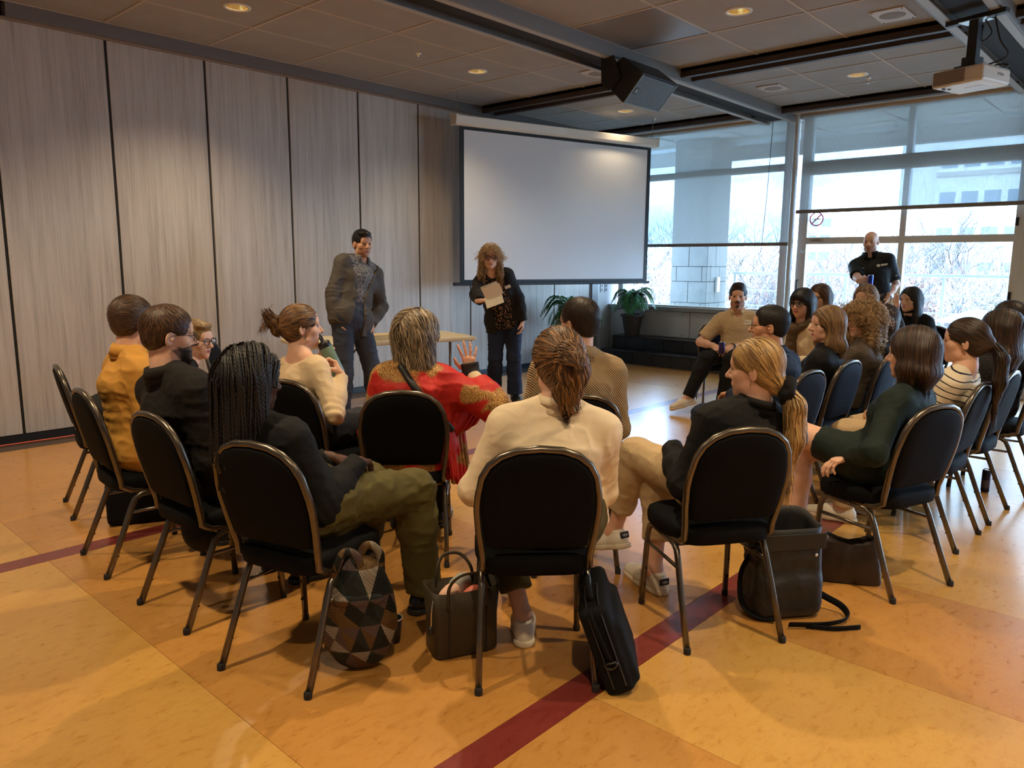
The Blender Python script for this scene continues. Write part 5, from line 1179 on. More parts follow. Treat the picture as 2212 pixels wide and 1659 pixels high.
    for s in (-1, 1):
        if hp[s] is None: continue
        pz, fd, pn = hp[s]; hv, hf = hand(pz, {0: .0042, 1: .005, 2: .006}[det]); y = unit(fd); z = -np.asarray(pn, float); z = unit(z-y*(z@y)); x = np.cross(y, z)
        hv2 = hv.copy()*(.92 if fem else 1.0); side = -1 if s > 0 else 1            # thumb side: right hand palm down -> thumb at -x
        hv2[:, 0] *= side; R = np.stack([x, y, z], 1); hv2 = (R@hv2.T).T+wr[s]; ff = hf if side > 0 else hf[:, ::-1]
        body.append((hv2, ff, 0.)); mis.append(np.zeros(len(ff), int))
    V, F, _ = joinm(body); me = np_mesh('body', V, F, mi=np.concatenate(mis)); bobj = link('body', me, [SK[sk], lipc or LIP[sk], (STUBD if beard == 'full' else STUB)], root)
    HM4 = loc_mat(HR*hs, hcn)
    # eyes and brows ------------------------------------------------------
    if face.get('show', True):
        for s in (-1, 1):
            m = MB().sphere((s*.031, .0728, .002), .0128, 12, 8); m.sphere((s*.031, .0800, .0015), (.0074, .0066, .0074), 10, 6, mi=1); m.tube([(s*.016, .0835, .004), (s*.024, .0868, .0082), (s*.034, .0866, .0088), (s*.044, .0810, .0050)], [.0008, .0016, .0018, .0010], 5, mi=2); o = link('eye', m.mesh('eye', True), [SCL, IRIS, FRAME], root); o.data.transform(HM4)
            m = MB().tube([(s*.014, .0885, .022), (s*.028, .0885, .0268), (s*.043, .079, .0235), (s*.049, .072, .0195)], [.0032, .0040, .0032, .0012], 6, flat=.6); o = m.build('eyebrow', HM[hc] if hc in HM else HM['dbrown'], root, True); o.data.transform(HM4)
    if beard == 'full':
        bops = [ell((0, .033, -.073), (.0535, .0555, .0465)), ell((0, .067, -.100), (.026, .0235, .025), k=.025), ell((.0505, .010, -.045), (.0125, .026, .050), k=.025), ell((-.0505, .010, -.045), (.0125, .026, .050), k=.025), ell((0, .03, -.025), (.0640, .0665, .0825), k=.01), cap((-.026, .085, -.051), (.026, .085, -.051), .008, .008, k=.01), half((0, 0, -.030), (0, .30, 1), .008), half((0, .010, 0), (0, -1, -.15), .006), ell((0, .075, -.012), (.036, .05, .036), k=.014, op='-'), half((0, 0, -.012), (0, .35, 1)), ell((0, .098, -.064), (.019, .02, .0075), k=.004, op='-')]
        gb = field(bops, .005, pad=.03); bv, bf = nets(gb); rs = np.random.RandomState(5); lk = lock_mesh(gb, bv[rs.randint(0, len(bv), 1500)], fl_dir(0, .2, -1), .016, 4, (0, .003), .0022, rnd=rs, tone=(0, .7)); V, F, T = joinm([(bv, bf, .1), lk]); me = np_mesh('beard', (HR@(V*hs).T).T+hcn, F, T); link('beard', me, HM['dbrown'], root)
    if beard == 'moustache':
        m = MB().tube([(-.030, .0780, -.058), (-.016, .0895, -.051), (0, .0945, -.0488), (.016, .0895, -.051), (.030, .0780, -.058)], [.0028, .006, .006, .006, .0028], 8, flat=.7); o = m.build('moustache', HM['dbrown'], root, True); o.data.transform(HM4)
        m = MB().sphere((0, .082, -.088), (.018, .010, .012), 10, 8); o = m.build('goatee', HM['dbrown'], root, True); o.data.transform(HM4)
    # hair ----------------------------------------------------------------
    if hair:
        gl = HR.T@V3(0, 0, -1) if hairtilt is None else HR.T@unit(hairtilt); ps_ = hair_build(hair, gl, det); V, F, T = joinm(ps_); me = np_mesh('hair', (HR@(V*hs).T).T+hcn, F, T); link('hair', me, HM[hc], root)
    if glasses:
        mt = FRAME if glasses != 'metal' else FRAME_M; thick = .0026 if glasses == 'black' else .0016
        gobj = None; mb = MB(); zc = .001; rimw, rimh = (.0255, .0205) if glasses == 'black' else (.0235, .021)
        for s in (-1, 1):
            pts = []
            for k in range(20):
                a = 2*PI*k/20; c, sn = math.cos(a), math.sin(a); e = .7 if glasses == 'black' else .9; pts.append((s*.033+math.copysign(abs(c)**e, c)*rimw, .1005-.10*abs(s*.033+c*rimw-0)**1.6*1.4, zc+math.copysign(abs(sn)**e, sn)*rimh))
            mb.tube(pts, thick, 6, closed=True)
            mb.tube([(s*.059, .0955, zc+.008), (s*.074, .075, zc+.009), (s*.0775, .02, zc+.008), (s*.078, -.012, zc+.004), (s*.077, -.032, zc-.018)], thick*.9, 6)
        mb.tube([(-.010, .1005, zc+.004), (0, .103, zc+.007), (.010, .1005, zc+.004)], thick, 6)
        gobj = mb.build('glasses', mt, root, True); gobj.data.transform(HM4)
        for s in (-1, 1):
            m = MB(); pts = [(s*.033+math.cos(2*PI*k/16)*rimw*.95, .0995-.10*abs(s*.033+math.cos(2*PI*k/16)*rimw)**1.6*1.4, zc+math.sin(2*PI*k/16)*rimh*.95) for k in range(16)]; m.add(pts, [tuple(range(16))]); o = m.build('lens', LENS, gobj); o.data.transform(HM4)
    # clothes --------------------------------------------------------------
    ctr = []
    for s in (-1, 1): ctr += [(el[s], wr[s]-el[s], .075, .0045, 150), (kn[s], an[s]-kn[s], .09, .004, 120)]
    ctr += [(waist-fwd*.06, upv, .13, .003, 120), (hip+fwd*.07, V3(0, 1, .3), .12, .005, 110)]
    def garment(name, ops, m, amp=.004, hh=None, seed=0, cuts=()):
        v, f = nets(field(list(ops)+list(cuts), hh or hC)); v = wrinkle(v, f, amp, ctr, seed); me = np_mesh(name, v, f); return link(name, me, m, root)
    if bottom:
        bi = bottom.get('infl', .012)
        if bottom['kind'] == 'trousers':
            ops = [cap(hj[-1], hj[1], .098*g+bi, .098*g+bi, k=.05), cap(hip, waist*.6+hip*.4, .106*g+bi, .098*g+bi*.8, e=right, s=1.30, k=.05)]
            for s in (-1, 1): ops += leg(s, bi, bottom.get('to', 1.0), flare=bottom.get('flare', .006))
            garment(bottom.get('name', 'trousers'), ops, bottom['mat'], bottom.get('amp', .005), seed=2)
        else:
            ops = [cap(hj[-1], hj[1], .098*g+bi, .098*g+bi, k=.05), cap(hip, waist, .106*g+bi, .096*g+bi, e=right, s=1.3, k=.05)]
            for s in (-1, 1): ops.append(cap(hj[s], hj[s]+(kn[s]-hj[s])*bottom.get('len', .72), .088+bi, .072+bi, k=.09, cut=True))
            garment('skirt', ops, bottom['mat'], .003, seed=2)
    def make_top(t, seed):
        i = t.get('infl', .012); ops = torso(i, low=t.get('low', True))
        for s in (-1, 1):
            if t.get('sleeve', 1.) > 0: ops += arm(s, i*t.get('sl', .9), t.get('sleeve', 1.))
        if t.get('hem'):
            hm = t['hem']; ops.append(cap(hip+upv*.03, hip-V3(0, 0, 1)*hm, .106*g+i, .112*g+i*1.2, e=right, s=1.32, k=.04, cut=True))
        if t.get('drape'):
            for dr in t['drape']: ops.append(cap(loc(dr[0]), loc(dr[1]), dr[2], dr[3], e=None if len(dr) < 6 else ldir(dr[4]), s=1. if len(dr) < 6 else dr[5], k=.05))
        cuts = []
        nk = t.get('neck', .064); cuts.append(('-', .012, cap(nb-upv*.005, nb+upv*.20, nk*.92, nk*1.1)[2], nb-V3(.12, .12, .05), nb+V3(.12, .12, .25)))
        if t.get('vneck'):
            d = t['vneck']; cuts.append(('-', .01, cap(nb+upv*.02+fwd*.05, nb-upv*d+fwd*.13, .052, .012)[2], nb-V3(.3, .3, .4), nb+V3(.3, .3, .2)))
        if t.get('scoop'): cuts.append(('-', .015, ell(nb+upv*.01, (.125, .10, t['scoop']))[2], nb-V3(.2, .2, .2), nb+V3(.2, .2, .2)))
        if t.get('open'):
            w0, w1, zc = t['open']; c0 = hip
            def fn(x, y, z):
                qx, qy, qz = x-c0[0], y-c0[1], z-c0[2]; lx = qx*right[0]+qy*right[1]+qz*right[2]; ly = qx*fwd[0]+qy*fwd[1]+qz*fwd[2]; lz = qx*upv[0]+qy*upv[1]+qz*upv[2]
                w = np.where(lz > zc, w0+(lz-zc)*w1, w0+(zc-lz)*.12); return np.maximum(np.abs(lx)-w, -(ly-.02))
            cuts.append(('-', .008, fn, None, None))
        return garment(t.get('name', 'shirt'), ops, t['mat'], t.get('amp', .004), seed=seed, cuts=cuts)
    if top: make_top(top, 1)
    if over: make_top(over, 4)
    for t in (top, over):
        if t and t.get('collar'):
            kd, cm = t['collar'][0], t['collar'][1]; r0 = (.060 if fem else .068)+t.get('infl', .012)*.3; na = unit(unit(hcn+HR@V3(0, -.02, -.07)-nb)*.45+upv*.55); x = unit(np.cross(V3(0, 1, 0), na)); y = np.cross(na, x); R = np.stack([x, y, na], 1)
            prof = {'stand': [(r0+.016, -.02), (r0+.004, .012), (r0, .035), (r0+.005, .038), (r0+.012, .010)], 'shirt': [(r0+.02, -.025), (r0+.004, .005), (r0-.002, .034), (r0+.003, .042), (r0+.010, .020), (r0+.018, -.010)], 'turtle': [(r0+.012, -.03), (r0-.004, .01), (r0-.008, .06), (r0-.002, .066), (r0+.004, .03)], 'jacket': [(r0+.03, -.035), (r0+.010, .0), (r0+.005, .022), (r0+.008, .030), (r0+.014, .012), (r0+.022, -.014)]}[kd]
            gap = t['collar'][2] if len(t['collar']) > 2 else .35; vs = []; n = 28
            for (r, z) in prof:
                for k in range(n):
                    a = PI/2+gap+(2*PI-2*gap)*k/(n-1); dz = -.018*max(0, math.cos(a-PI/2)) if kd != 'turtle' else 0; vs.append(V3(r*math.cos(a), r*math.sin(a)*.98, z+dz))
            fs = [(i*n+k, i*n+k+1, (i+1)*n+k+1, (i+1)*n+k) for i in range(len(prof)-1) for k in range(n-1)]; vs = [(R@q)+nb for q in vs]; o = MB().add(vs, fs).build('collar', cm, root, True)
            md = o.modifiers.new('solid', 'SOLIDIFY'); md.thickness = .003
    # shoes
    if shoe:
        u, so_ = shoes_for(shoe[0], MATS[shoe[1]], MATS[shoe[2]])
        for s in (-1, 1):
            y = unit(toe[s]); x = unit(np.cross(y, V3(0, 0, 1))) if abs(y[2]) < .9 else V3(1, 0, 0); z = np.cross(x, y); org = an[s]-z*.088+y*.02
            if an[s][2] < .10: org[2] = 0.0
            M4 = loc_mat(np.stack([x, y, z], 1), org); so = link('shoe', u, None, root); so.matrix_local = M4; sl = link('sole', so_, None, so)
    info = dict(root=root, nb=nb, up=upv, right=right, fwd=fwd, chest=chest, hip=hip, waist=waist, hcn=hcn, HR=HR, HM4=HM4, sh=sh, el=el, wr=wr, hp=hp, kn=kn, an=an, loc=loc); ALLP[key] = info; return info
mat('shoe_white', srgb(226, 218, 200), .5); mat('sole_white', srgb(214, 200, 172), .6); mat('shoe_black', (.010, .010, .011, 1), .3); mat('sole_black', (.012, .011, .01, 1), .6); mat('shoe_grey', srgb(120, 112, 100), .6)

# ================================================================== PEOPLE IN THE ROOM
K_BLACK = cloth('black', (.0075, .0075, .008, 1)); K_BLACK2 = cloth('black_brown', srgb(30, 26, 23)); K_MUST = cloth('mustard', srgb(204, 148, 66), .75); K_OLIVE = cloth('olive', srgb(86, 78, 40), .7); K_CREAM = cloth('cream', srgb(238, 218, 184), .7, .06)
K_BEIGE = cloth('beige_rib', srgb(222, 196, 158), .7, .06); K_NAVY = cloth('navy', srgb(28, 36, 56), .7); K_DGREEN = cloth('dark_green', srgb(24, 36, 32), .75); K_KHAKI = cloth('khaki', srgb(190, 164, 126)); K_TAUPE = cloth('taupe', srgb(96, 84, 72)); K_JEAN = cloth('denim_navy', srgb(36, 46, 68), .8, .2, 260)
K_GREYB = cloth('grey_blazer', srgb(82, 76, 70), .7); K_TROUS = cloth('slate_trousers', srgb(56, 62, 76), .75); K_SHIRTB = cloth('sand_shirt', srgb(206, 180, 140), .75); K_BLKNIT = mat('cloth_black_knit', srgb(24, 22, 24), .9, bump=.9, bscale=70, var=.3, vscale=60); K_DK = cloth('charcoal', srgb(30, 28, 30)); K_WHITE = cloth('white_tee', srgb(230, 226, 216)); K_POLO = cloth('polo_black', (.010, .012, .014, 1), .65)
def stripes():
    g = NG('cloth_striped', .8, spec=.2); s = g.sep(); z = g.math('MULTIPLY_ADD', s[1], -.45, s[2]); w = g.math('FRACT', g.math('MULTIPLY', g.math('ADD', z, g.math('MULTIPLY', g.noise(g.map(), 4), .03)), 27.)); g.color(g.ramp(w, [(0.0, srgb(30, 32, 48)), (.14, srgb(30, 32, 48)), (.18, srgb(236, 222, 196)), (1, srgb(236, 222, 196))])); fold_bump(g); return g.m
def kimono():
    g = NG('cloth_kimono', .6, spec=.3); n = g.noise(g.map((1, 1, 1), loc=(3.1, .7, .2)), 4.6, 2, .4, .4); v = g.n('TexVoronoi', i_Scale=46., feature='SMOOTH_F1'); g.l(g.map(src=None), v.inputs['Vector']); wv = g.n('TexWave', i_Scale=30., i_Distortion=16., i_Detail=3., i_Detail_Scale=2.2); g.l(g.map(), wv.inputs['Vector'])
    gold = g.ramp(wv.outputs['Fac'], [(.25, srgb(116, 74, 34)), (.55, srgb(168, 118, 58)), (.85, srgb(206, 160, 88))]); red = g.ramp(g.noise(g.map((1, 1, 1)), 9), [(.3, srgb(176, 30, 24)), (.7, srgb(206, 46, 36))]); fac = g.ramp(n, [(.50, (0, 0, 0, 1)), (.54, (1, 1, 1, 1))]); g.color(g.mix(fac, red, gold)); fold_bump(g); return g.m
def floral():
    g = NG('cloth_floral', .7, spec=.2); v = g.n('TexVoronoi', i_Scale=58.); g.l(g.map(), v.inputs['Vector']); n = g.noise(g.map(), 22, 2); r = g.math('SUBTRACT', v.outputs['Distance'], g.math('MULTIPLY', n, .42)); g.color(g.ramp(r, [(.0, srgb(204, 160, 118)), (.07, srgb(176, 130, 96)), (.10, (.009, .009, .010, 1)), (1, (.009, .009, .010, 1))])); return g.m
def printshirt():
    g = NG('cloth_print_shirt', .7, spec=.2); n = g.noise(g.map(), 55, 3, .6, 1.2); g.color(g.ramp(n, [(.44, srgb(52, 54, 64)), (.50, srgb(178, 172, 162)), (.56, srgb(60, 62, 72))])); return g.m
def knit():
    g = NG('cloth_tan_knit', .9, spec=.15); w = g.n('TexWave', i_Scale=46., i_Distortion=1.2, bands_direction='DIAGONAL'); g.l(g.map((1, .25, 1)), w.inputs['Vector']); g.color(g.ramp(w.outputs['Fac'], [(.2, srgb(120, 96, 70)), (.6, srgb(196, 170, 132))])); g.bump(w.outputs['Fac'], .6, .004); return g.m
K_STRIPE, K_KIM, K_FLOR, K_PRINT, K_KNIT = stripes(), kimono(), floral(), printshirt(), knit()
TR = lambda m, **k: dict(kind='trousers', mat=m, **k)
NX = {'show': False}
# ---- left row, facing the screen side
person('mustard', 'man in mustard jacket seated at left, seen from behind', (1.503, 3.906), -4.6, (1.504, 3.936, 1.195), 12, fem=False, H=1.06, g=1.1, hair='shortback', hc='brown', top=dict(mat=K_MUST, infl=.024, name='jacket', collar=('shirt', K_MUST, .5), hem=.02, amp=.006), bottom=TR(K_DK), shoe=('sneaker', 'shoe_black', 'sole_black'), face=NX, det=0, beard='stubble')
person('black', 'bearded man with glasses in black jacket seated at left', (1.495, 3.134), 2.5, (1.387, 3.255, 1.183), -14, hpitch=-4, fem=False, H=1.07, g=1.32, hair='short', hc='brown', top=dict(mat=K_BLACK2, infl=.024, name='jacket', collar=('jacket', K_BLACK2, .6), amp=.005, drape=[((1.461, 3.227, 0.647), (1.418, 3.124, 0.331), .10, .08)]), bottom=TR(K_BLACK), shoe=('sneaker', 'shoe_black', 'sole_black'), beard='full', glasses='metalb', det=0)
person('blondeg', 'short haired blonde woman in glasses peeking past the bearded man', (1.704, 4.894), -12, (2.213, 4.781, 0.996), -62, hpitch=-4, hair='short_fwd', hc='blonde', top=dict(mat=K_DK, infl=.014), bottom=TR(K_BLACK), shoe=('sneaker', 'shoe_black', 'sole_black'), glasses='black', det=1, face={'smile': 1})
person('braids', 'woman with long black braids, black top and olive trousers, seen from behind', (1.516, 2.428), 14, (1.364, 2.526, 1.071), 2, hpitch=-3, H=1.0, g=1.18, sk='dark', hair='braids', hc='black', top=dict(mat=K_BLACK, infl=.020, amp=.005, hem=.0), bottom=TR(K_OLIVE, infl=.026, amp=.008), shoe=('sneaker', 'shoe_black', 'sole_black'), det=0, legs={1: ((.15, .47, .55), (.17, .50, .088), None), -1: ((-.10, .46, .55), (-.10, .40, .088), None)})

IR = V3(.676, -.737, 0); CF = V3(.74, .67, 0); UP = V3(0, 0, 1)
person('bun', 'woman with brown hair in a claw clip and beige top drinking from a green bottle', (2.332, 3.565), 4, (2.293, 3.674, 1.143), -22, hpitch=2, hair='clipbun', hc='balay', top=dict(mat=K_BEIGE, infl=.009, scoop=.065, amp=.003, neck=.066), bottom=TR(K_DK, infl=.02, amp=.007), shoe=('pump', 'shoe_black', 'sole_black'), det=0,
       arms={1: ((2.259, 3.340, 0.692), (2.397, 3.460, 0.883), ('grip', UP*.8-IR*.45+CF*.2, -IR-CF*.3)), -1: ((2.440, 3.835, 0.762), (2.475, 3.791, 0.933), ('grip', IR*.8+UP*.5, -CF-IR*.2))})
person('extra_none', '', (0, 0), 0, (0, 0, 1), 0) if False else None
person('kimono', 'woman with grey shaggy hair in a red and gold kimono raising her hand', (2.471, 2.991), 42, (2.535, 2.976, 1.124), -2, hpitch=0, g=1.12, hair='shag', hc='grey', glasses='metal', top=dict(mat=cloth('linen', srgb(214, 196, 160)), infl=.012, name='blouse', collar=('shirt', cloth('linen', srgb(214, 196, 160)), .3)), over=dict(mat=K_KIM, infl=.026, name='kimono', neck=.085, amp=.006, hem=.10, sl=1.5, sleeve=.86), bottom=TR(K_BLACK, infl=.014), shoe=('sneaker', 'shoe_black', 'sole_black'), det=0, face=NX,
       arms={1: ((2.717, 2.631, 0.762), (2.775, 2.831, 0.924), ('wave', UP*1.0-IR*.16+CF*.1, CF)), -1: None and 0 or (None, None, None)})
person('tan', 'man in glasses and tan knit overshirt seated, seen from behind', (2.964, 2.327), 50, (3.007, 2.302, 1.202), 84, fem=False, H=1.04, g=1.12, hair='short', hc='dbrown', glasses='metalb', top=dict(mat=K_KNIT, infl=.024, name='overshirt', collar=('shirt', K_KNIT, .5), hem=.05, amp=.005), bottom=TR(K_KHAKI), shoe=('sneaker', 'shoe_black', 'sole_black'), det=0, beard='stubble')
person('white', 'woman in cream top with messy brown bun at centre, seen from behind', (2.074, 1.788), 45.9, (2.105, 1.702, 1.141), 55, H=1.0, g=1.26, swk=1.2, hair='messybun', hc='balay', top=dict(mat=K_CREAM, infl=.014, collar=('stand', K_CREAM, .3), hem=.04, amp=.004), bottom=TR(K_OLIVE, infl=.02, to=.9), shoe=('sneaker', 'shoe_white', 'sole_white'), det=0, face=NX, legs={-1: ((-.16, .40, .56), (-.02, .12, .088), (.05, 1, 0)), 1: ((.12, .40, .60), (-.05, .46, .14), None)})
# ---- right front
person('pony', 'blonde woman in black top with hair tied in a black scrunchie', (2.814, 1.451), 58, (2.901, 1.322, 1.081), 101, hpitch=-2, swk=1.12, g=1.08, hair='ponylow', hc='blonde', top=dict(mat=K_BLACK, infl=.022, collar=('stand', K_BLACK, .3), amp=.006), bottom=TR(K_KHAKI, infl=.016, to=.85, amp=.006), shoe=('sneaker', 'shoe_white', 'sole_white'), det=0, legs={-1: ((-.13, .44, .62), (-.17, .58, .20), (-.3, 1, -.35)), 1: ((-.02, .42, .55), (-.08, .31, .088), (-.2, 1, 0))})
person('green', 'woman in dark green dress with crossed bare legs and brown bob', (3.810, 1.077), 84, (3.850, 0.991, 1.092), 88, hpitch=-2, hair='lob', hc='dbrown', top=dict(mat=K_DGREEN, infl=.016, name='dress_top', amp=.004, collar=('stand', K_DGREEN, .5)), bottom=dict(kind='skirt', mat=K_DGREEN, infl=.012, len=.62), shoe=('pump', 'shoe_black', 'sole_black'), det=0, legs={-1: ((-.05, .43, .66), (-.02, .66, .30), (0, 1, -.9)), 1: ((.03, .42, .56), (-.08, .36, .088), (-.1, 1, 0))},
       arms={-1: (('L', -.36, -.02, .52), (3.675, 1.171, 0.603), ('relax', V3(-.5, .7, -.35), V3(0, 0, -1))), 1: ((3.987, 0.975, 0.580), (3.852, 1.205, 0.611), ('relax', V3(-.8, .5, -.3), V3(0, 0, -1)))})
person('striped', 'woman in cream and navy striped shirt with dark ponytail', (4.610, 1.091), 87, (4.647, 0.945, 1.097), 97, hair='pony', hc='dbrown', top=dict(mat=K_STRIPE, infl=.016, sleeve=.85, neck=.075), bottom=TR(K_KHAKI), det=0, arms={-1: (None, None, None)})
person('knit', 'woman with long dark hair in a black knit jumper at the right edge', (5.244, 1.060), 87, (5.273, 0.892, 1.120), 80, hair='long_mid', hc='dbrown', top=dict(mat=K_BLKNIT, infl=.022), bottom=TR(K_BLACK), shoe=('sneaker', 'shoe_black', 'sole_black'), det=1)
person('edge', 'dark haired person at the right edge mostly hidden behind the knit jumper', (5.950, 0.990), 90, (5.962, 0.968, 1.144), 85, hair='short', hc='dbrown', fem=False, top=dict(mat=K_DK, infl=.02), bottom=TR(K_BLACK), shoe=('sneaker', 'shoe_black', 'sole_black'), det=2, face=NX)
person('navy', 'man in navy suit and glasses with short dark curly hair', (4.448, 1.929), 84, (4.462, 1.958, 1.126), 114, hpitch=2, fem=False, H=1.03, g=1.05, sk='tan', hair='short', hc='black', glasses='metalb', top=dict(mat=K_NAVY, infl=.024, name='suit_jacket', collar=('jacket', K_NAVY, .6)), bottom=TR(K_NAVY), shoe=('sneaker', 'shoe_black', 'sole_black'), det=0, beard='stubble', face={'nose': 1.15})
person('blonde', 'smiling woman with long blonde hair in black blazer', (5.099, 1.929), 86, (5.137, 1.859, 1.103), 134, hpitch=2, hair='long_mid', hc='sandy', top=dict(mat=K_BLACK, infl=.022, name='blazer', collar=('jacket', K_BLACK, .7)), bottom=TR(K_BLACK), shoe=('sneaker', 'shoe_black', 'sole_black'), det=0, face={'smile': 1.5}, twist=12)
person('curly', 'woman with blonde curls and grey blazer among the right hand rows', (5.669, 1.850), 90, (5.700, 1.807, 1.104), 142, hair='curly', hc='curlblonde', top=dict(mat=K_TAUPE, infl=.022, name='blazer', collar=('jacket', K_TAUPE, .7)), bottom=TR(K_TAUPE), shoe=('sneaker', 'shoe_black', 'sole_black'), det=0, face={'smile': .6}, twist=10)
person('w19', 'long dark haired woman raising a hand, mostly hidden behind the blonde curls', (6.359, 1.890), 90, (6.389, 1.880, 1.068), 112, hair='long', hc='dbrown', top=dict(mat=K_DK, infl=.016), bottom=TR(K_BLACK), shoe=('sneaker', 'shoe_black', 'sole_black'), det=1, arms={1: ((6.825, 1.859, 0.943), (6.977, 1.954, 1.093), ('flat', UP, -IR))})
# ---- far row by the windows
person('beige', 'man with moustache in beige short sleeved shirt holding a purple can, facing us', (7.407, 3.754), 206, (7.468, 3.633, 1.167), 205, fem=False, H=1.06, g=1.05, sk='fair', hair='quiff', hc='dbrown', beard='moustache', hs=1.08, hipoff=(-.09, 0), top=dict(mat=K_SHIRTB, infl=.020, sleeve=.40, sl=1.2, name='shirt', collar=('shirt', K_SHIRTB, .45), vneck=.10, hem=.03), bottom=TR(K_BLACK, infl=.016), shoe=('sneaker', 'shoe_white', 'sole_white'), det=1,
       arms={1: (('L', .22, -.05, .74), ('L', .075, .25, .665), ('grip', (-.55, .75, -.35), (-.5, -.1, -.85), 1)), -1: (('L', -.30, -.05, .74), ('L', -.10, .25, .665), ('relax', (.6, .75, -.25), (.4, -.1, -.9), 1))}, legs={1: ((.14, .40, .55), (.30, .52, .17), (.8, .45, -.25)), -1: ((-.10, .44, .55), (-.03, .46, .088), (.25, 1, 0))})
person('scarf', 'woman with black fringe, black glasses and taupe scarf', (6.516, 2.485), 150, (6.455, 2.555, 1.173), 172, hpitch=-2, hair='bangs', hc='black', glasses='black', top=dict(mat=K_CREAM, infl=.016, name='cardigan'), bottom=TR(K_BLACK), shoe=('sneaker', 'shoe_white', 'sole_white'), det=1, face={'smile': 1})
person('w21', 'brown haired woman in glasses half hidden behind the woman with the scarf', (7.389, 2.670), 165, (7.322, 2.733, 1.193), 168, hpitch=-3, hair='long_mid', hc='brown', glasses='black', top=dict(mat=K_SHIRTB, infl=.018, collar=('shirt', K_SHIRTB, .4)), bottom=TR(K_BLACK), det=1)
person('w22', 'light brown haired woman below the bald man, face half hidden', (7.389, 2.270), 165, (7.328, 2.323, 1.199), 172, hair='lob', hc='sandy', top=dict(mat=K_DK, infl=.016), bottom=TR(K_BLACK), det=1)
person('w23', 'woman with long black hair in a black turtleneck by the terrace door', (8.384, 2.097), 170, (8.310, 2.201, 1.160), 158, hair='long', hc='black', top=dict(mat=K_BLACK, infl=.014, collar=('turtle', K_BLACK, .0)), bottom=TR(K_BLACK), det=1, shoe=('sneaker', 'shoe_black', 'sole_black'))
# ---- standing
person('bald', 'bald man standing by the windows in black polo shirt holding a blue can', (9.144, 2.751), 192, (9.227, 2.909, 1.762), 184, pose='stand', hpitch=-4, fem=False, H=1.06, g=1.02, sk='fair', beard='stubble', top=dict(mat=K_POLO, infl=.017, sleeve=.40, sl=1.1, name='polo_shirt', collar=('shirt', K_POLO, .3), vneck=.05, hem=.08), bottom=TR(K_KHAKI, infl=.02), shoe=('sneaker', 'shoe_black', 'sole_black'), det=1, face={'smile': .5},
       arms={1: ((8.988, 2.958, 1.309), (8.712, 2.815, 1.331), ('grip', IR*.9+UP*.1, CF)), -1: ((9.404, 2.667, 1.373), (9.159, 2.657, 1.148), ('relax', -UP-IR*.3, -IR))})
person('man6', 'dark haired man standing in grey blazer and patterned shirt, hands in pockets', (4.115, 5.727), 262, (4.329, 5.855, 1.667), 262, pose='stand', hpitch=-3, fem=False, H=1.06, sk='olive', hair='short_fwd', hc='black', beard='stubble', top=dict(mat=K_PRINT, infl=.014, name='shirt', collar=('shirt', K_PRINT, .4), vneck=.05), over=dict(mat=K_GREYB, infl=.028, name='blazer', hem=.16, open=(.035, .32, .20), neck=.082, amp=.005), bottom=TR(K_TROUS, infl=.020, amp=.006), shoe=('sneaker', 'shoe_black', 'sole_black'), det=0,
       arms={1: (('L', .30, -.12, 1.15), ('L', .188, -.02, .935), ('relax', (-.2, .3, -.9), (-1, .2, 0), 1)), -1: (('L', -.30, -.12, 1.15), ('L', -.188, -.02, .935), ('relax', (.2, .3, -.9), (1, .2, 0), 1))}, legs={1: ((.13, .04, .50), (.13, -.02, .088), (.45, 1, 0)), -1: ((-.15, .06, .50), (-.20, .02, .088), (-.4, 1, 0))})
person('woman7', 'woman with long blonde curls and black blazer standing with papers in hand', (6.00, 5.60), 222, (5.732, 5.555, 1.553), 224, pose='stand', H=.985, g=1.12, hair='curlylong', hc='curlblonde', glasses='black', top=dict(mat=K_FLOR, infl=.016, name='blouse', vneck=.09, hem=.10), over=dict(mat=K_BLACK2, infl=.026, name='blazer', hem=.16, open=(.10, .06, .12), neck=.085, amp=.005), bottom=TR(K_JEAN, infl=.016, flare=.03, amp=.005), shoe=('sneaker', 'shoe_black', 'sole_black'), det=0, face={'smile': 1.2},
       arms={1: ((5.428, 5.603, 1.115), (5.354, 5.341, 1.127), ('pinch', IR*.95+UP*.1, CF*.3-UP)), -1: (('L', -.30, -.10, 1.05), ('L', -.215, .04, .83), ('relax', (.05, .15, -1), (1, 0, 0), 1))})

# ================================================================== SMALL THINGS
from mathutils.bvhtree import BVHTree
def wpos(k, p):
    r = ALLP[k]['root']; return Matrix.Translation(r.location) @ Matrix.Rotation(r.rotation_euler.z, 4, 'Z') @ Vector(p)
def wdir(k, d): return Matrix.Rotation(ALLP[k]['root'].rotation_euler.z, 3, 'Z') @ Vector(d)
def rbox(c, half_, R=None, r=.02, k=.02, op='+'):
    c = np.asarray(c, float); hf = np.asarray(half_, float); Rm = np.eye(3) if R is None else np.asarray(R, float)
    def fn(x, y, z):
        qx, qy, qz = x-c[0], y-c[1], z-c[2]; q = [np.abs(Rm[0,i]*qx+Rm[1,i]*qy+Rm[2,i]*qz)-hf[i]+r for i in range(3)]
        return np.sqrt(np.maximum(q[0], 0)**2+np.maximum(q[1], 0)**2+np.maximum(q[2], 0)**2)+np.minimum(np.maximum(np.maximum(q[0], q[1]), q[2]), 0)-r
    m = np.linalg.norm(hf) if R is not None else hf; return (op, k, fn, c-m, c+m)
def soft(name, ops, m, parent, h=.008, amp=.0, seed=0):
    v, f = nets(field(ops, h))
    if amp: v = wrinkle(v, f, amp, (), seed)
    return link(name, np_mesh(name, v, f), m, parent)
def child_of(k, o): o.parent = ALLP[k]['root']; return o
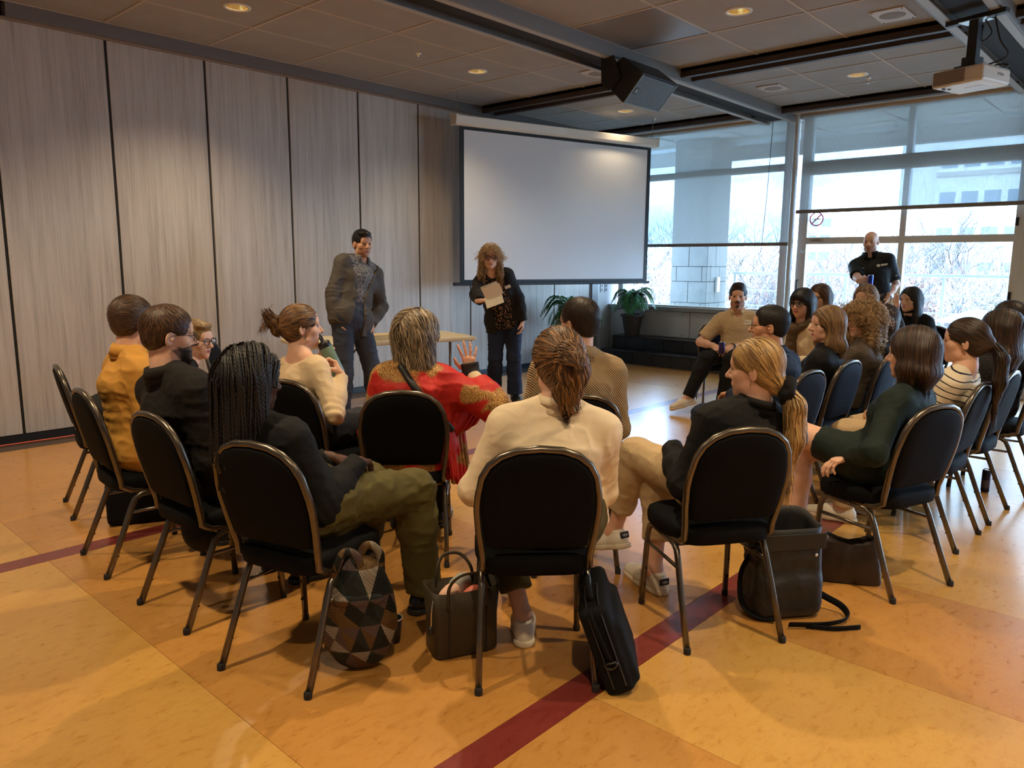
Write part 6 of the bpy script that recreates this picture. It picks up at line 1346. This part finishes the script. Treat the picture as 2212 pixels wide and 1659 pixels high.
def bvh_of(k, names):
    V = []; F = []
    for c in ALLP[k]['root'].children:
        if c.name.split('.')[0] in names:
            o = len(V); V += [v.co.copy() for v in c.data.vertices]; F += [tuple(i+o for i in p.vertices) for p in c.data.polygons]
    return BVHTree.FromPolygons(V, F)
# ---- green bottle held by the woman with the claw clip
I = ALLP['bun']; hR = I['wr'][1]; hL = I['wr'][-1]
bt = thing('water_bottle', 'sage green water bottle with black lid held in the hands of the woman in beige', 'bottle', (0, 0, 0))
pc = Vector((2.424, 3.601, 0.970)); axis = (Vector((0, 0, 1))*.92-Vector(IR)*.42).normalized(); Mb = frame(pc, axis.orthogonal(), axis.cross(axis.orthogonal())); bt.matrix_world = Mb
BG = mat('bottle_green', srgb(104, 128, 108), .4); LIDM = mat('bottle_lid', (.012, .012, .014, 1), .4)
MB().lathe([(.001, -.105), (.034, -.105), (.038, -.098), (.038, .055), (.034, .065)], 24).build('body', BG, bt, True); MB().lathe([(.035, .06), (.037, .062), (.036, .09), (.028, .098), (.012, .10), (.010, .118), (.001, .119)], 20).build('lid', LIDM, bt, True)
MB().tube(smooth_path([(-.03, 0, .09), (-.025, 0, .125), (.0, 0, .14), (.025, 0, .125), (.03, 0, .09)], 5), .005, 6).build('carry_loop', LIDM, bt, True)
for k in range(3): MB().tube(smooth_path([(.0385*math.cos(a+k), .0385*math.sin(a+k), z) for a, z in ((-.5, -.05), (-.1, .02), (.2, -.03), (.5, .03))], 5), .0014, 5).build('marking', mat('marking', srgb(50, 60, 54), .5), bt)
# claw clip
HMb = ALLP['bun']['HM4']; CLIP = mat('tortoise', srgb(112, 58, 22), .25, var=.5, vscale=60)
mb = MB()
for k in range(7): mb.tube(smooth_path([(-.020+.007*k, -.122, -.045), (-.020+.007*k, -.152, -.030), (-.020+.007*k, -.158, .0), (-.020+.007*k, -.142, .020)], 4), .0026, 5)
mb.box((-.024, -.150, .014), (.026, -.138, .024)); o = mb.build('claw_clip', CLIP, ALLP['bun']['root'], True); o.data.transform(HMb)
o = MB().tube([(.0, 0, 0), (.0, 0, -.012), (.004, 0, -.022), (0, 0, -.030), (-.004, 0, -.022), (0, 0, -.012)], .0022, 5).build('earring', CHROME, ALLP['bun']['root']); o.data.transform(HMb @ Matrix.Translation((.080, -.006, -.040)))
# ---- can and papers held by the standing people
def drink_can(label, loc, col, rim=CHROME, ax=None, r=.0265, hgt=.155, band=None):
    t = thing('drink_can', label, 'can', (0, 0, 0)); M_ = Matrix.Translation(loc) if ax is None else frame(loc, Vector(ax).orthogonal(), Vector(ax).cross(Vector(ax).orthogonal())); t.matrix_world = M_
    MB().lathe([(.001, .004), (r*.8, 0), (r*.9, .003), (r, .012), (r, hgt-.014), (r*.92, hgt-.004)], 24).build('body', col, t, True); MB().lathe([(r*.92, hgt-.005), (r*.93, hgt), (r*.86, hgt), (r*.84, hgt-.005), (.001, hgt-.005)], 24).build('lid', rim, t, True)
    MB().box((-.008, -.006, hgt-.004), (.008, .012, hgt-.002)).build('ring_pull', rim, t)
    if band is not None: MB().lathe([(r+.0004, hgt*.2), (r+.0004, hgt*.55)], 24).build('label_band', band, t, True)
    return t
CANB = mat('can_blue', srgb(34, 62, 160), .3, metal=.5); CANN = mat('can_navy', srgb(26, 26, 58), .3, metal=.4); CANP = mat('can_purple', srgb(66, 56, 112), .35, metal=.3)
I = ALLP['bald']; w = wpos('bald', I['wr'][1]); fd = wdir('bald', I['hp'][1][1])
drink_can('slim blue can in the hand of the standing bald man', w+fd*.085+Vector((-.033, -.03, -.10)), CANB)
I = ALLP['beige']; w = (wpos('beige', I['wr'][1])+wpos('beige', I['wr'][-1]))*.5
drink_can('purple can held in the lap of the man in beige', wpos('beige', (-.005, .335, .600)), CANP, r=.031, hgt=.122)
drink_can('slim navy energy drink can standing on the floor under the chairs at right', (5.780, 0.965, 0.000), CANN, band=mat('can_label', srgb(70, 66, 84), .4))
I = ALLP['woman7']; w = wpos('woman7', I['wr'][1]); PAPER = mat('paper', srgb(240, 234, 214), .7); PRINT = mat('print_grey', srgb(170, 162, 148), .7)
pp = thing('paper_sheets', 'folded white printed papers held by the standing woman', 'papers', (0, 0, 0)); c0 = Vector((5.374, 5.182, 1.178))
Mp = frame(c0, IR, Vector((0, 0, 1))*.9-Vector(CF)*.25) @ Matrix.Rotation(.38, 4, 'Z'); pp.matrix_world = Mp
MB().box((-.075, .005, -.001), (.095, .135, .001), Matrix.Rotation(.15, 4, 'X')).build('sheet', PAPER, pp); MB().box((-.085, -.115, -.001), (.095, .0, .001), Matrix.Rotation(-.9, 4, 'X')).build('sheet', PAPER, pp); MB().box((-.065, .0, .012), (.115, .12, .014), Matrix.Rotation(.25, 4, 'X')).build('sheet', PAPER, pp)
for k in range(7): MB().box((-.06, .115-k*.014, -.0018), (.06-(k*7 % 3)*.02, .119-k*.014, -.001), Matrix.Rotation(.15, 4, 'X')).build('print_line', PRINT, pp)
# name tags and logos: thin plates laid on the chest
def chest_tag(k, px_right, px_up, w_, h_, m, name, names, roll=0., words=None, lift=.004):
    I = ALLP[k]; bv = bvh_of(k, names); o = Vector(I['chest'])+Vector(I['right'])*px_right+Vector(I['up'])*px_up; hit = bv.ray_cast(o+Vector(I['fwd'])*.5, -Vector(I['fwd']))
    p = hit[0] if hit[0] is not None else o+Vector(I['fwd'])*.14; n = hit[1] if hit[0] is not None else Vector(I['fwd'])
    if n.dot(Vector(I['fwd'])) < 0: n = -n
    up = Vector(I['up']); x = up.cross(n).normalized(); M_ = frame(p+n*lift, x, n.cross(x)) @ Matrix.Rotation(roll, 4, 'Z'); ob = MB().box((-w_/2, -h_/2, -.001), (w_/2, h_/2, .001)).build(name, m, I['root'], bevel=.0008); ob.matrix_local = M_; return ob, M_
BLUE_T = mat('tag_blue', srgb(48, 84, 170), .4); TAGW = mat('tag_white', srgb(236, 226, 200), .5)
chest_tag('man6', -.105, .03, .045, .014, BLUE_T, 'name_badge', ('blazer',))
o, M_ = chest_tag('woman7', -.115, .06, .05, .014, BLUE_T, 'name_badge', ('blazer',)); o, M_ = chest_tag('woman7', -.125, .015, .06, .032, TAGW, 'name_sticker', ('blazer',))
for k_ in range(2): MB().box((-.02, -.006+.012*k_, .001), (.012, -.003+.012*k_, .0016)).build('print_line', INK, o)
o, M_ = chest_tag('beige', -.10, .03, .075, .05, TAGW, 'name_sticker', ('shirt',), roll=-.1)
MB().tube(smooth_path([(-.028, -.004, .0015), (-.022, .010, .0015), (-.016, -.006, .0015), (-.010, .006, .0015), (-.002, -.004, .0015), (.006, .008, .0015), (.012, -.004, .0015), (.026, .004, .0015)], 4), .0012, 4).build('handwriting', INK, o)
LOGO = mat('logo_white', srgb(236, 228, 214), .5)
o, M_ = chest_tag('bald', -.075, .055, .004, .004, LOGO, 'shirt_logo', ('polo_shirt',)); I = ALLP['bald']
lg = MB().lathe([(.001, .0015), (.017, .001), (.018, 0)], 20).build('logo_disc', LOGO, o); MB().box((-.004, -.008, .001), (.003, .008, .0022), Matrix.Rotation(-.3, 4, 'Z')).build('logo_mark', K_POLO, o)
for k_ in range(6): MB().box((.026+k_*.0115, -.004, 0), (.035+k_*.0115, .012, .001)).build('logo_letter', LOGO, o); MB().box((.028+k_*.0115, .003, .0005), (.033+k_*.0115, .006, .0015)).build('logo_gap', K_POLO, o)
MB().box((.026, -.012, 0), (.092, -.008, .001)).build('logo_line', LOGO, o)
chest_tag('bald', .085, .055, .035, .009, mat('badge_steel', srgb(150, 170, 190), .4), 'name_badge', ('polo_shirt',))
I = ALLP['bald']; a_ = Vector(I['sh'][-1]); e_ = Vector(I['el'][-1]); p_ = a_.lerp(e_, .62); nrm = (Vector((0, 1, 0))*.8+Vector((-.6, 0, 0))).normalized(); M_ = frame(p_+nrm*.078, Vector((0, 0, 1)).cross(nrm), Vector((0, 0, 1)))
sw_ = [(-.022, .004), (-.018, -.006), (-.008, -.008), (.024, .010), (-.006, -.001), (-.014, .0)]; o = MB().prism([(x, y, 0) for x, y in sw_], (0, 0, .002)).build('sleeve_swoosh', LOGO, I['root']); o.matrix_local = M_
# watches, bracelet, wrist brace
def wrist_ring(k, s, m, name, t=.86, r=.034, th=.006, wd=.018, n=16, bead=False):
    I = ALLP[k]; a = Vector(I['el'][s]); b = Vector(I['wr'][s]); p = a.lerp(b, t); ax = (b-a).normalized(); M_ = frame(p, ax.orthogonal(), ax.cross(ax.orthogonal())); mb = MB()
    if bead:
        for i in range(14):
            an_ = 2*PI*i/14; mb.sphere((r*math.cos(an_), r*math.sin(an_), .004*math.sin(an_*3)), .0085, 8, 6)
    else: mb.lathe([(r, -wd/2), (r+th, -wd/2+.003), (r+th, wd/2-.003), (r, wd/2)], n)
    o = mb.build(name, m, I['root'], True); o.data.transform(M_); return M_
wrist_ring('bald', -1, BLACK, 'watch', .95, .031, .006, .036); wrist_ring('beige', -1, BLACK, 'watch', .95, .031, .006, .034)
wrist_ring('green', -1, mat('bracelet_pearl', srgb(236, 222, 190), .3), 'bracelet', .99, .032, bead=True)
I = ALLP['kimono']; s = 1; a = I['el'][s]; b = I['wr'][s]; fdv = unit(I['hp'][s][1]); BRC = mat('brace_black', (.014, .014, .015, 1), .8, bump=.2, bscale=200)
soft('wrist_brace', [cap(a+(b-a)*.25, b, .044, .036, k=.02), cap(b, b+fdv*.055, .034, .036, e=np.cross(fdv, I['hp'][s][2]), s=1.35, k=.02, cut=True)], BRC, I['root'], .006, .0015)
# scrunchie on the blonde ponytail
I = ALLP['pony']; mb = MB(); T_ = V3(0, -.128, -.078)
pts = [(.030*math.cos(a), .0, .030*math.sin(a)) for a in [2*PI*k/20 for k in range(20)]]
sc = [cap(T_+V3(pts[i][0], -.006+.010*math.sin(i*2.3), pts[i][2]), T_+V3(pts[(i+1) % 20][0], -.006+.010*math.sin((i+1)*2.3), pts[(i+1) % 20][2]), .021+.006*math.sin(i*1.9), .021+.006*math.sin((i+1)*1.9), k=.006) for i in range(20)]
o = soft('scrunchie', sc, cloth('scrunchie', (.010, .010, .011, 1), .9), I['root'], .006, .012, 3); o.data.transform(I['HM4'])
for k in ('pony', 'green', 'striped', 'white'):
    for s in (-1, 1):
        o = MB().tube([(.006*math.cos(a), 0, -.006+.008*math.sin(a)) for a in [2*PI*i/10 for i in range(10)]], .0014, 5, closed=True).build('earring', mat('gold', (.8, .6, .25, 1), .25, metal=1), ALLP[k]['root']); o.data.transform(ALLP[k]['HM4'] @ Matrix.Translation((s*.081, -.006, -.042)))
o = MB().tube(smooth_path([(-.020, -.112, .0), (0, -.098, .014), (.020, -.112, .0), (0, -.126, -.012)], 5, True), .006, 6, closed=True).build('hair_tie', BLACK, ALLP['striped']['root'], True); o.data.transform(ALLP['striped']['HM4'] @ Matrix.Translation((0, -.02, -.008)))
# scarf
I = ALLP['scarf']; nb = I['nb']; r_ = I['right']; f_ = I['fwd']; u_ = I['up']
ops = []
for i in range(14):
    a0, a1 = 2*PI*i/14, 2*PI*(i+1)/14; q = lambda a: nb+r_*.088*math.cos(a)+f_*(.085*math.sin(a)+.01)+u_*(.0-.045*math.sin(a)); ops.append(cap(q(a0), q(a1), .030, .030, k=.02))
ops += [cap(nb+f_*.10-u_*.04+r_*.03, nb+f_*.125-u_*.22+r_*.06, .038, .034, e=r_, s=1.6, k=.02), cap(nb+f_*.125-u_*.20+r_*.06, nb+f_*.13-u_*.36+r_*.07, .030, .026, e=r_, s=1.8, k=.02)]
soft('scarf', ops, cloth('scarf', srgb(104, 86, 68), .9, .3, 120), I['root'], .008, .007, 6)
# inner tee of the man in beige, buttons
I = ALLP['beige']
bv = bvh_of('beige', ('shirt',))
for k_ in range(5):
    o_ = Vector(I['chest'])+Vector(I['up'])*(.05-.075*k_); h_ = bv.ray_cast(o_+Vector(I['fwd'])*.5, -Vector(I['fwd']))
    if h_[0] is not None: MB().sphere(h_[0], .006, 8, 6).build('button', mat('button', srgb(222, 206, 176), .4), I['root'], True)
# crossbody strap of the woman in the kimono
I = ALLP['kimono']; bv = bvh_of('kimono', ('kimono', 'blouse')); pts = []; nrs = []
A_ = Vector(I['nb'])-Vector(I['right'])*.075-Vector(I['up'])*.005; B_ = Vector(I['hip'])+Vector(I['right'])*.20+Vector(I['up'])*.10
for i in range(16):
    p = A_.lerp(B_, i/15); h_ = bv.ray_cast(p-Vector(I['fwd'])*.5, Vector(I['fwd']))
    if h_[0] is not None: pts.append(h_[0]-Vector(I['fwd'])*.004)
if len(pts) > 3: MB().tube(smooth_path(pts, 3), .0195, 8, up=tuple(I['fwd']), flat=1.0).build('bag_strap', BLACK, I['root'], True).scale = (1, 1, 1)
# hanging panels of the kimono: pleated cloth sheets
def pleat(k, top, bot, m, name, nf=9, amp=.012, rows=8):
    I_ = ALLP[k]; tp = [Vector(I_['loc'](p)) for p in top]; bp_ = [Vector(I_['loc'](p)) for p in bot]; n_ = 48; vs = []
    def along(pl, u): f_ = u*(len(pl)-1); i_ = min(int(f_), len(pl)-2); return pl[i_].lerp(pl[i_+1], f_-i_)
    for j in range(rows+1):
        for i in range(n_+1):
            u = i/n_; w = j/rows; p = along(tp, u).lerp(along(bp_, u), w); nd = Vector(I_['fwd']); vs.append(p+nd*amp*(.35+.65*w)*math.sin(u*nf*2*PI+math.sin(u*9)))
    o = MB().add(vs, [(j*(n_+1)+i, j*(n_+1)+i+1, (j+1)*(n_+1)+i+1, (j+1)*(n_+1)+i) for j in range(rows) for i in range(n_)]).build(name, m, I_['root'], True); md = o.modifiers.new('solid', 'SOLIDIFY'); md.thickness = .002; return o
pleat('kimono', [(2.593, 2.814, 0.959), (2.800, 2.779, 0.818), (2.867, 2.770, 0.773)], [(2.533, 2.778, 0.720), (2.624, 2.774, 0.617), (2.765, 2.780, 0.660)], K_KIM, 'kimono_sleeve', 5, .010)
pleat('kimono', [(2.330, 3.013, 0.523), (2.467, 2.921, 0.514), (2.578, 2.743, 0.526)], [(2.290, 2.935, 0.389), (2.392, 2.871, 0.337), (2.553, 2.717, 0.426)], K_KIM, 'kimono_hem', 7, .012)
pleat('kimono', [(2.537, 2.815, 0.893), (2.720, 2.838, 0.696)], [(2.506, 2.702, 0.403), (2.698, 2.747, 0.340)], K_KIM, 'kimono_panel', 5, .014)
# tablet / notebook on the lap
tag(MB().box((-.09, -.12, 0), (.09, .12, .008)).build('tablet', mat('tablet_dark', srgb(52, 54, 60), .3), None, bevel=.003, loc=tuple(wpos('bun', (.05, .27, .640))), rz=.3), 'thin dark tablet on the lap of the woman with the bottle', 'tablet')
# ================================================================== BAGS ON THE FLOOR
VY = lambda p: math.atan2(p[1], p[0])     # direction from the camera side of the room
def patch_mat():
    g = NG('patchwork_fabric', .7, spec=.3); v = g.map((15, 15, 11), rot=(0, 0, .0)); s = g.sep(v); u = g.math('ADD', s[0], g.math('MULTIPLY', s[2], .5)); w = s[2]; fu, fw = g.math('FRACT', u), g.math('FRACT', w); tri = g.math('GREATER_THAN', g.math('ADD', fu, fw), 1.0); tri2 = g.math('GREATER_THAN', fu, fw)
    cmb = g.n('CombineXYZ'); g.l(g.math('FLOOR', u), cmb.inputs[0]); g.l(g.math('FLOOR', w), cmb.inputs[1]); g.l(g.math('ADD', g.math('MULTIPLY', tri, 2.0), tri2), cmb.inputs[2]); wn = g.n('TexWhiteNoise'); g.l(cmb.outputs[0], wn.inputs['Vector'])
    r = g.n('ValToRGB'); r.color_ramp.interpolation = 'CONSTANT'; e = r.color_ramp.elements
    for i_, (p, c) in enumerate(((0, srgb(20, 24, 22)), (.30, srgb(104, 78, 38)), (.47, srgb(34, 42, 38)), (.60, srgb(96, 66, 34)), (.72, srgb(92, 74, 70)), (.85, srgb(150, 140, 124)))):
        el_ = e[i_] if i_ < 2 else e.new(p); el_.position = p; el_.color = c
    g.l(wn.outputs['Value'], r.inputs['Fac']); ck = g.n('TexChecker', i_Scale=1.0); g.l(g.map((210, 210, 210)), ck.inputs['Vector']); mx = g.n('Mix', data_type='RGBA', blend_type='MULTIPLY'); mx.inputs[0].default_value = .75; g.l(r.outputs['Color'], mx.inputs[6]); cc = g.ramp(ck.outputs['Fac'], [(0, (.25, .25, .25, 1)), (1, (1, 1, 1, 1))]); g.l(cc, mx.inputs[7]); g.color(mx.outputs[2]); g.bump(ck.outputs['Fac'], .15, .002); return g.m
PATCH = patch_mat()
p0_ = (1.566, 2.192, 0.000); bp = thing('patterned_backpack', 'backpack of triangle patchwork fabric beside the chair of the woman with braids', 'backpack', p0_, VY(p0_)-PI/2); bp.scale = (1.1, 1.1, 1.1)
ops = [ell((0, 0, .155), (.128, .078, .155)), ell((0, .005, .27), (.105, .066, .10), k=.05), ell((0, .01, .34), (.075, .05, .05), k=.04), half((0, 0, .004), (0, 0, -1))]
soft('bag_body', ops, PATCH, bp, .008, .003, 2)
soft('front_flap', [ell((0, -.056, .265), (.085, .022, .026), k=.02)], PATCH, bp, .006, .003)
for x0, x1, yy in ((-.07, -.01, -.03), (.0, .06, .02)): MB().tube(smooth_path([(x0-.01, yy, .31), (x0, yy-.01, .38), ((x0+x1)/2, yy, .425), (x1+.01, yy, .40), (x1+.015, yy, .33)], 6), .015, 8, flat=.7).build('handle', PATCH, bp, True)
# paper cup
t = thing('paper_cup', 'black paper cup with white rim behind the patterned backpack', 'cup', (1.772, 2.256, 0.000)); MB().lathe([(.001, .002), (.027, 0), (.036, .098), (.034, .1), (.026, .006)], 24).build('cup_body', BLACK, t, True); MB().tube([(.0365*math.cos(a), .0365*math.sin(a), .1) for a in [2*PI*k/24 for k in range(24)]], .0025, 6, closed=True).build('rim', WHITE_P, t, True)
# olive tote
LEA = mat('tote_leather', srgb(54, 45, 29), .5, var=.08, bump=.1, bscale=120, spec=.4)
pa, pb, pd = Vector((1.900, 2.192, 0.000)), Vector((1.834, 1.945, 0.000)), Vector((1.948, 1.894, 0.000))
ctr_ = (pa+pd)*.5; ux = (pd-pb).normalized(); uy = (pa-pb); ly = uy.length; 
tt = thing('tote_bag', 'olive leather tote bag with open top beside the patterned backpack', 'tote bag', pb-Vector(IR)*.085, math.atan2(ux.y, ux.x)); wy = ly; wx = .30
def wall(x0, y0, x1, y1, z0, z1, fl_=0.): return [(x0, y0, z0), (x1, y1, z0), (x1, y1, z1), (x0, y0, z1)]
Lx, Ly, Hh = .26, .15, .27
shell = MB(); n = 36; prof = [(.94, 0.0), (1.0, .012), (1.0, .15), (1.03, Hh)]; ins = [(1.0, Hh), (.96, .15), (.93, .014)]
def ring(sc, z):
    r = []
    for k in range(n):
        a = 2*PI*k/n; c, s = math.cos(a), math.sin(a); e = .28; r.append((Lx/2+math.copysign(abs(c)**e, c)*Lx/2*sc*(1.06 if z > .2 else 1), Ly/2+math.copysign(abs(s)**e, s)*Ly/2*sc, z+(.012*(abs(c)-.5) if z > .2 else 0)))
    return r
for (sc, z) in prof+ins: shell.v += ring(sc, z)
m_ = len(prof+ins); shell.f = [(i*n+k, i*n+(k+1) % n, (i+1)*n+(k+1) % n, (i+1)*n+k) for i in range(m_-1) for k in range(n)]+[tuple(range(n))[::-1], tuple(range((m_-1)*n, m_*n))]; shell.mi = [0]*len(shell.f)
shell.build('bag_shell', LEA, tt, True)
for yy in (-.003, Ly+.003): MB().tube(smooth_path([(.05, yy, .20), (.055, yy, .29), (.09, yy-.03*(1 if yy < .1 else -1), .345), (.16, yy-.03*(1 if yy < .1 else -1), .345), (.20, yy, .29), (.205, yy, .20)], 6), .007, 8, flat=.5).build('handle', LEA, tt, True)
for x in (.055, .205): MB().tube([(x, -.0035, .005), (x, -.004, .20)], .0025, 5).build('seam', BLACK, tt)
def inside(name, lab, cat, m, p, r, seed): o = soft(name, [ell((0, 0, 0), r), ell((r[0]*.5, 0, r[2]*.3), (r[0]*.6, r[1]*.9, r[2]*.8), k=.02)], m, None, .007, .005, seed); o.location = Matrix.Translation(tt.location) @ Matrix.Rotation(tt.rotation_euler.z, 4, 'Z') @ Vector(p); tag(o, lab, cat); return o
inside('pink_pouch', 'pale pink cloth pouch inside the olive tote', 'pouch', mat('pouch_pink', srgb(222, 176, 150), .6), (.07, .055, .235), (.045, .03, .035), 1); inside('grey_scarf', 'grey bundle of fabric inside the olive tote', 'cloth', mat('bundle_grey', srgb(150, 148, 138), .8), (.13, .105, .245), (.05, .03, .04), 2); inside('coral_case', 'coral pencil case inside the olive tote', 'case', mat('case_coral', srgb(206, 104, 80), .5), (.16, .045, .225), (.045, .025, .03), 3)
MB().tube(smooth_path([(0, .02, .26), (-.012, .01, .2), (-.014, .01, .14)], 5), .003, 6).build('key_chain', CHROME, tt, True); MB().sphere((-.016, .01, .125), (.012, .008, .018), 10, 8).build('charm', BLACK, tt, True)
# laptop briefcase
NYL = mat('nylon_black', (.006, .006, .0065, 1), .8, bump=.2, bscale=260, spec=.15)
p0_ = Vector((2.147, 1.396, 0.000)); lb_ = thing('laptop_bag', 'black laptop briefcase leaning against the chair leg beside the red floor band', 'briefcase', p0_, math.radians(38)-PI/2)
Rt = np.array(Matrix.Rotation(math.radians(-20), 3, 'Y')); c_ = Rt@V3(0, .10, .175); c_[0] -= .015
soft('case', [rbox(c_, (.055, .19, .17), Rt, .03), rbox(c_+Rt@V3(.055, 0, -.03), (.022, .17, .12), Rt, .02, k=.015), half((0, 0, .003), (0, 0, -1))], NYL, lb_, .008, .002)
for xo in (-.02, .025): MB().tube(smooth_path([tuple(c_+Rt@V3(xo, -.196, -.13)), tuple(c_+Rt@V3(xo, -.198, 0)), tuple(c_+Rt@V3(xo, -.194, .12)), tuple(c_+Rt@V3(xo, -.15, .173)), tuple(c_+Rt@V3(xo, 0, .175))], 6), .003, 6).build('zipper', mat('zip', srgb(40, 40, 42), .4), lb_, True)
MB().tube([tuple(c_+Rt@V3(.0+.022*math.cos(a), -.205, -.03+.022*math.sin(a))) for a in [PI+PI*k/10 for k in range(11)]]+[tuple(c_+Rt@V3(-.022, -.205, -.03))], .004, 6).build('ring', mat('ring_dark', srgb(70, 66, 60), .3, metal=.8), lb_, True)
MB().tube(smooth_path([tuple(c_+Rt@V3(.0, -.12, .17)), tuple(c_+Rt@V3(0, -.06, .21)), tuple(c_+Rt@V3(0, .06, .21)), tuple(c_+Rt@V3(0, .12, .17))], 6), .012, 8).build('handle', NYL, lb_, True); MB().tube(smooth_path([tuple(c_+Rt@V3(-.01, -.15, .16)), tuple(c_+Rt@V3(-.01, -.20, .14)), tuple(c_+Rt@V3(-.005, -.206, .06)), tuple(c_+Rt@V3(0, -.206, -.01))], 6), .016, 8, flat=.4).build('strap', NYL, lb_, True)
# black roll-top backpack under the ponytail chair
p0_ = Vector((3.094, 1.224, 0.000)); rb = thing('rolltop_backpack', 'black roll top backpack on the floor under the chair of the blonde ponytail woman', 'backpack', p0_, math.radians(-38))
RUBB = mat('coated_black', (.012, .011, .010, 1), .55, bump=.08, bscale=60)
soft('bag_body', [rbox((0, .02, .17), (.15, .085, .17), None, .04), rbox((0, -.01, .10), (.14, .075, .09), None, .04, k=.04), half((0, 0, .003), (0, 0, -1))], RUBB, rb, .009, .006, 4)
mb = MB(); n = 40; rr_ = [(1.0, .30), (1.02, .36), (1.05, .40), (1.02, .40), (.98, .36), (.9, .30)]
for (sc, z) in rr_:
    for k in range(n):
        a = 2*PI*k/n; c, s = math.cos(a), math.sin(a); mb.v.append((math.copysign(abs(c)**.45, c)*.145*sc, .02+math.copysign(abs(s)**.6, s)*.08*sc, z+(.05*max(0, s) if z > .33 else 0)))
mb.f = [(i*n+k, i*n+(k+1) % n, (i+1)*n+(k+1) % n, (i+1)*n+k) for i in range(len(rr_)-1) for k in range(n)]; mb.mi = [0]*len(mb.f); mb.build('roll_top', RUBB, rb, True)
MB().box((-.145, -.072, .31), (.145, -.064, .38)).build('closure_flap', RUBB, rb, bevel=.006); MB().sphere((.10, -.072, .285), (.008, .006, .008), 8, 6).build('snap', CHROME, rb, True)
MB().tube(smooth_path([(.13, .03, .10), (.20, .0, .06), (.25, -.06, .035), (.22, -.14, .022), (.10, -.17, .02), (-.05, -.15, .02)], 6), .016, 8, flat=.25).build('shoulder_strap', NYL, rb, True); MB().tube(smooth_path([(.02, -.16, .014), (.12, -.20, .014), (.24, -.205, .014)], 5), .011, 8, flat=.3).build('strap_tail', NYL, rb, True); MB().tube(smooth_path([(-.15, .03, .26), (-.19, .02, .18), (-.19, 0, .06), (-.15, -.06, .022), (-.08, -.09, .02)], 6), .014, 8, flat=.3).build('shoulder_strap', NYL, rb, True)
# brown handbag
p0_ = Vector((3.647, 1.138, 0.000)); hb = thing('handbag', 'dark brown leather handbag standing on the floor under the green dress chair', 'handbag', p0_, math.radians(-62)); HBL = mat('handbag_leather', srgb(44, 32, 25), .45, var=.2, vscale=12, bump=.15, bscale=80)
mb = MB(); n = 40
for (sx, sy, z) in ((.145, .055, 0), (.15, .06, .01), (.14, .055, .10), (.118, .045, .19), (.108, .040, .225), (.104, .036, .225), (.112, .040, .19), (.13, .05, .05)):
    for k in range(n):
        a = 2*PI*k/n; c, s = math.cos(a), math.sin(a); x = math.copysign(abs(c)**.4, c)*sx; mb.v.append((x, math.copysign(abs(s)**.5, s)*sy, z-(.035*math.cos(x/.105*1.4)**2 if z > .2 else 0)))
mb.f = [(i*n+k, i*n+(k+1) % n, (i+1)*n+(k+1) % n, (i+1)*n+k) for i in range(7) for k in range(n)]+[tuple(range(n))[::-1], tuple(range(7*n, 8*n))]; mb.mi = [0]*len(mb.f); mb.build('bag_shell', HBL, hb, True)
MB().tube(smooth_path([(-.108, 0, .20), (-.125, -.01, .12), (-.135, -.02, .05), (-.13, .0, .03)], 6), .006, 6).build('strap', HBL, hb, True); MB().tube(smooth_path([(.108, 0, .20), (.14, -.01, .17), (.155, -.01, .10), (.14, 0, .05)], 6), .006, 6).build('strap', HBL, hb, True)
for x in (-.112, .112): MB().tube([(x+.008*math.cos(a), 0, .205+.008*math.sin(a)) for a in [2*PI*k/12 for k in range(12)]], .002, 5, closed=True).build('ring', CHROME, hb)
# black tote on the floor between the left chairs
p0_ = Vector((1.698, 4.451, 0.000)); bt2 = thing('shopper_bag', 'large black bag on the floor in front of the mustard jacket chair', 'bag', p0_, math.radians(-25)); soft('bag_body', [rbox((0, 0, .13), (.20, .08, .13), None, .03), half((0, 0, .003), (0, 0, -1))], NYL, bt2, .01, .006, 3); MB().tube(smooth_path([(-.08, -.06, .25), (-.06, -.07, .33), (.06, -.07, .33), (.08, -.06, .25)], 6), .008, 6).build('handle', NYL, bt2, True)
# sneaker marks of the ponytail woman
for c in ALLP['pony']['root'].children:
    if c.name.split('.')[0] == 'shoe':
        for s in (-1, 1):
            for (a, b) in (((.075, .030), (.050, .062)), ((.050, .030), (.050, .062))): MB().tube([(s*.0465, a[0], a[1]), (s*.0445, b[0]-.008 if a[0] < .06 else b[0], b[1])], .0045, 5).build('side_mark', BLACK, c)
        hp_ = MB().box((-.026, -.098, .050), (.026, -.090, .082)).build('heel_patch', BLACK, c, bevel=.004); tm = text_mesh('VEJA', .016, 'heel_lettering'); to = link('heel_lettering', tm, WHITE_P, c); to.matrix_local = frame((0, -.0986, .066), (1, 0, 0), (0, 0, 1))
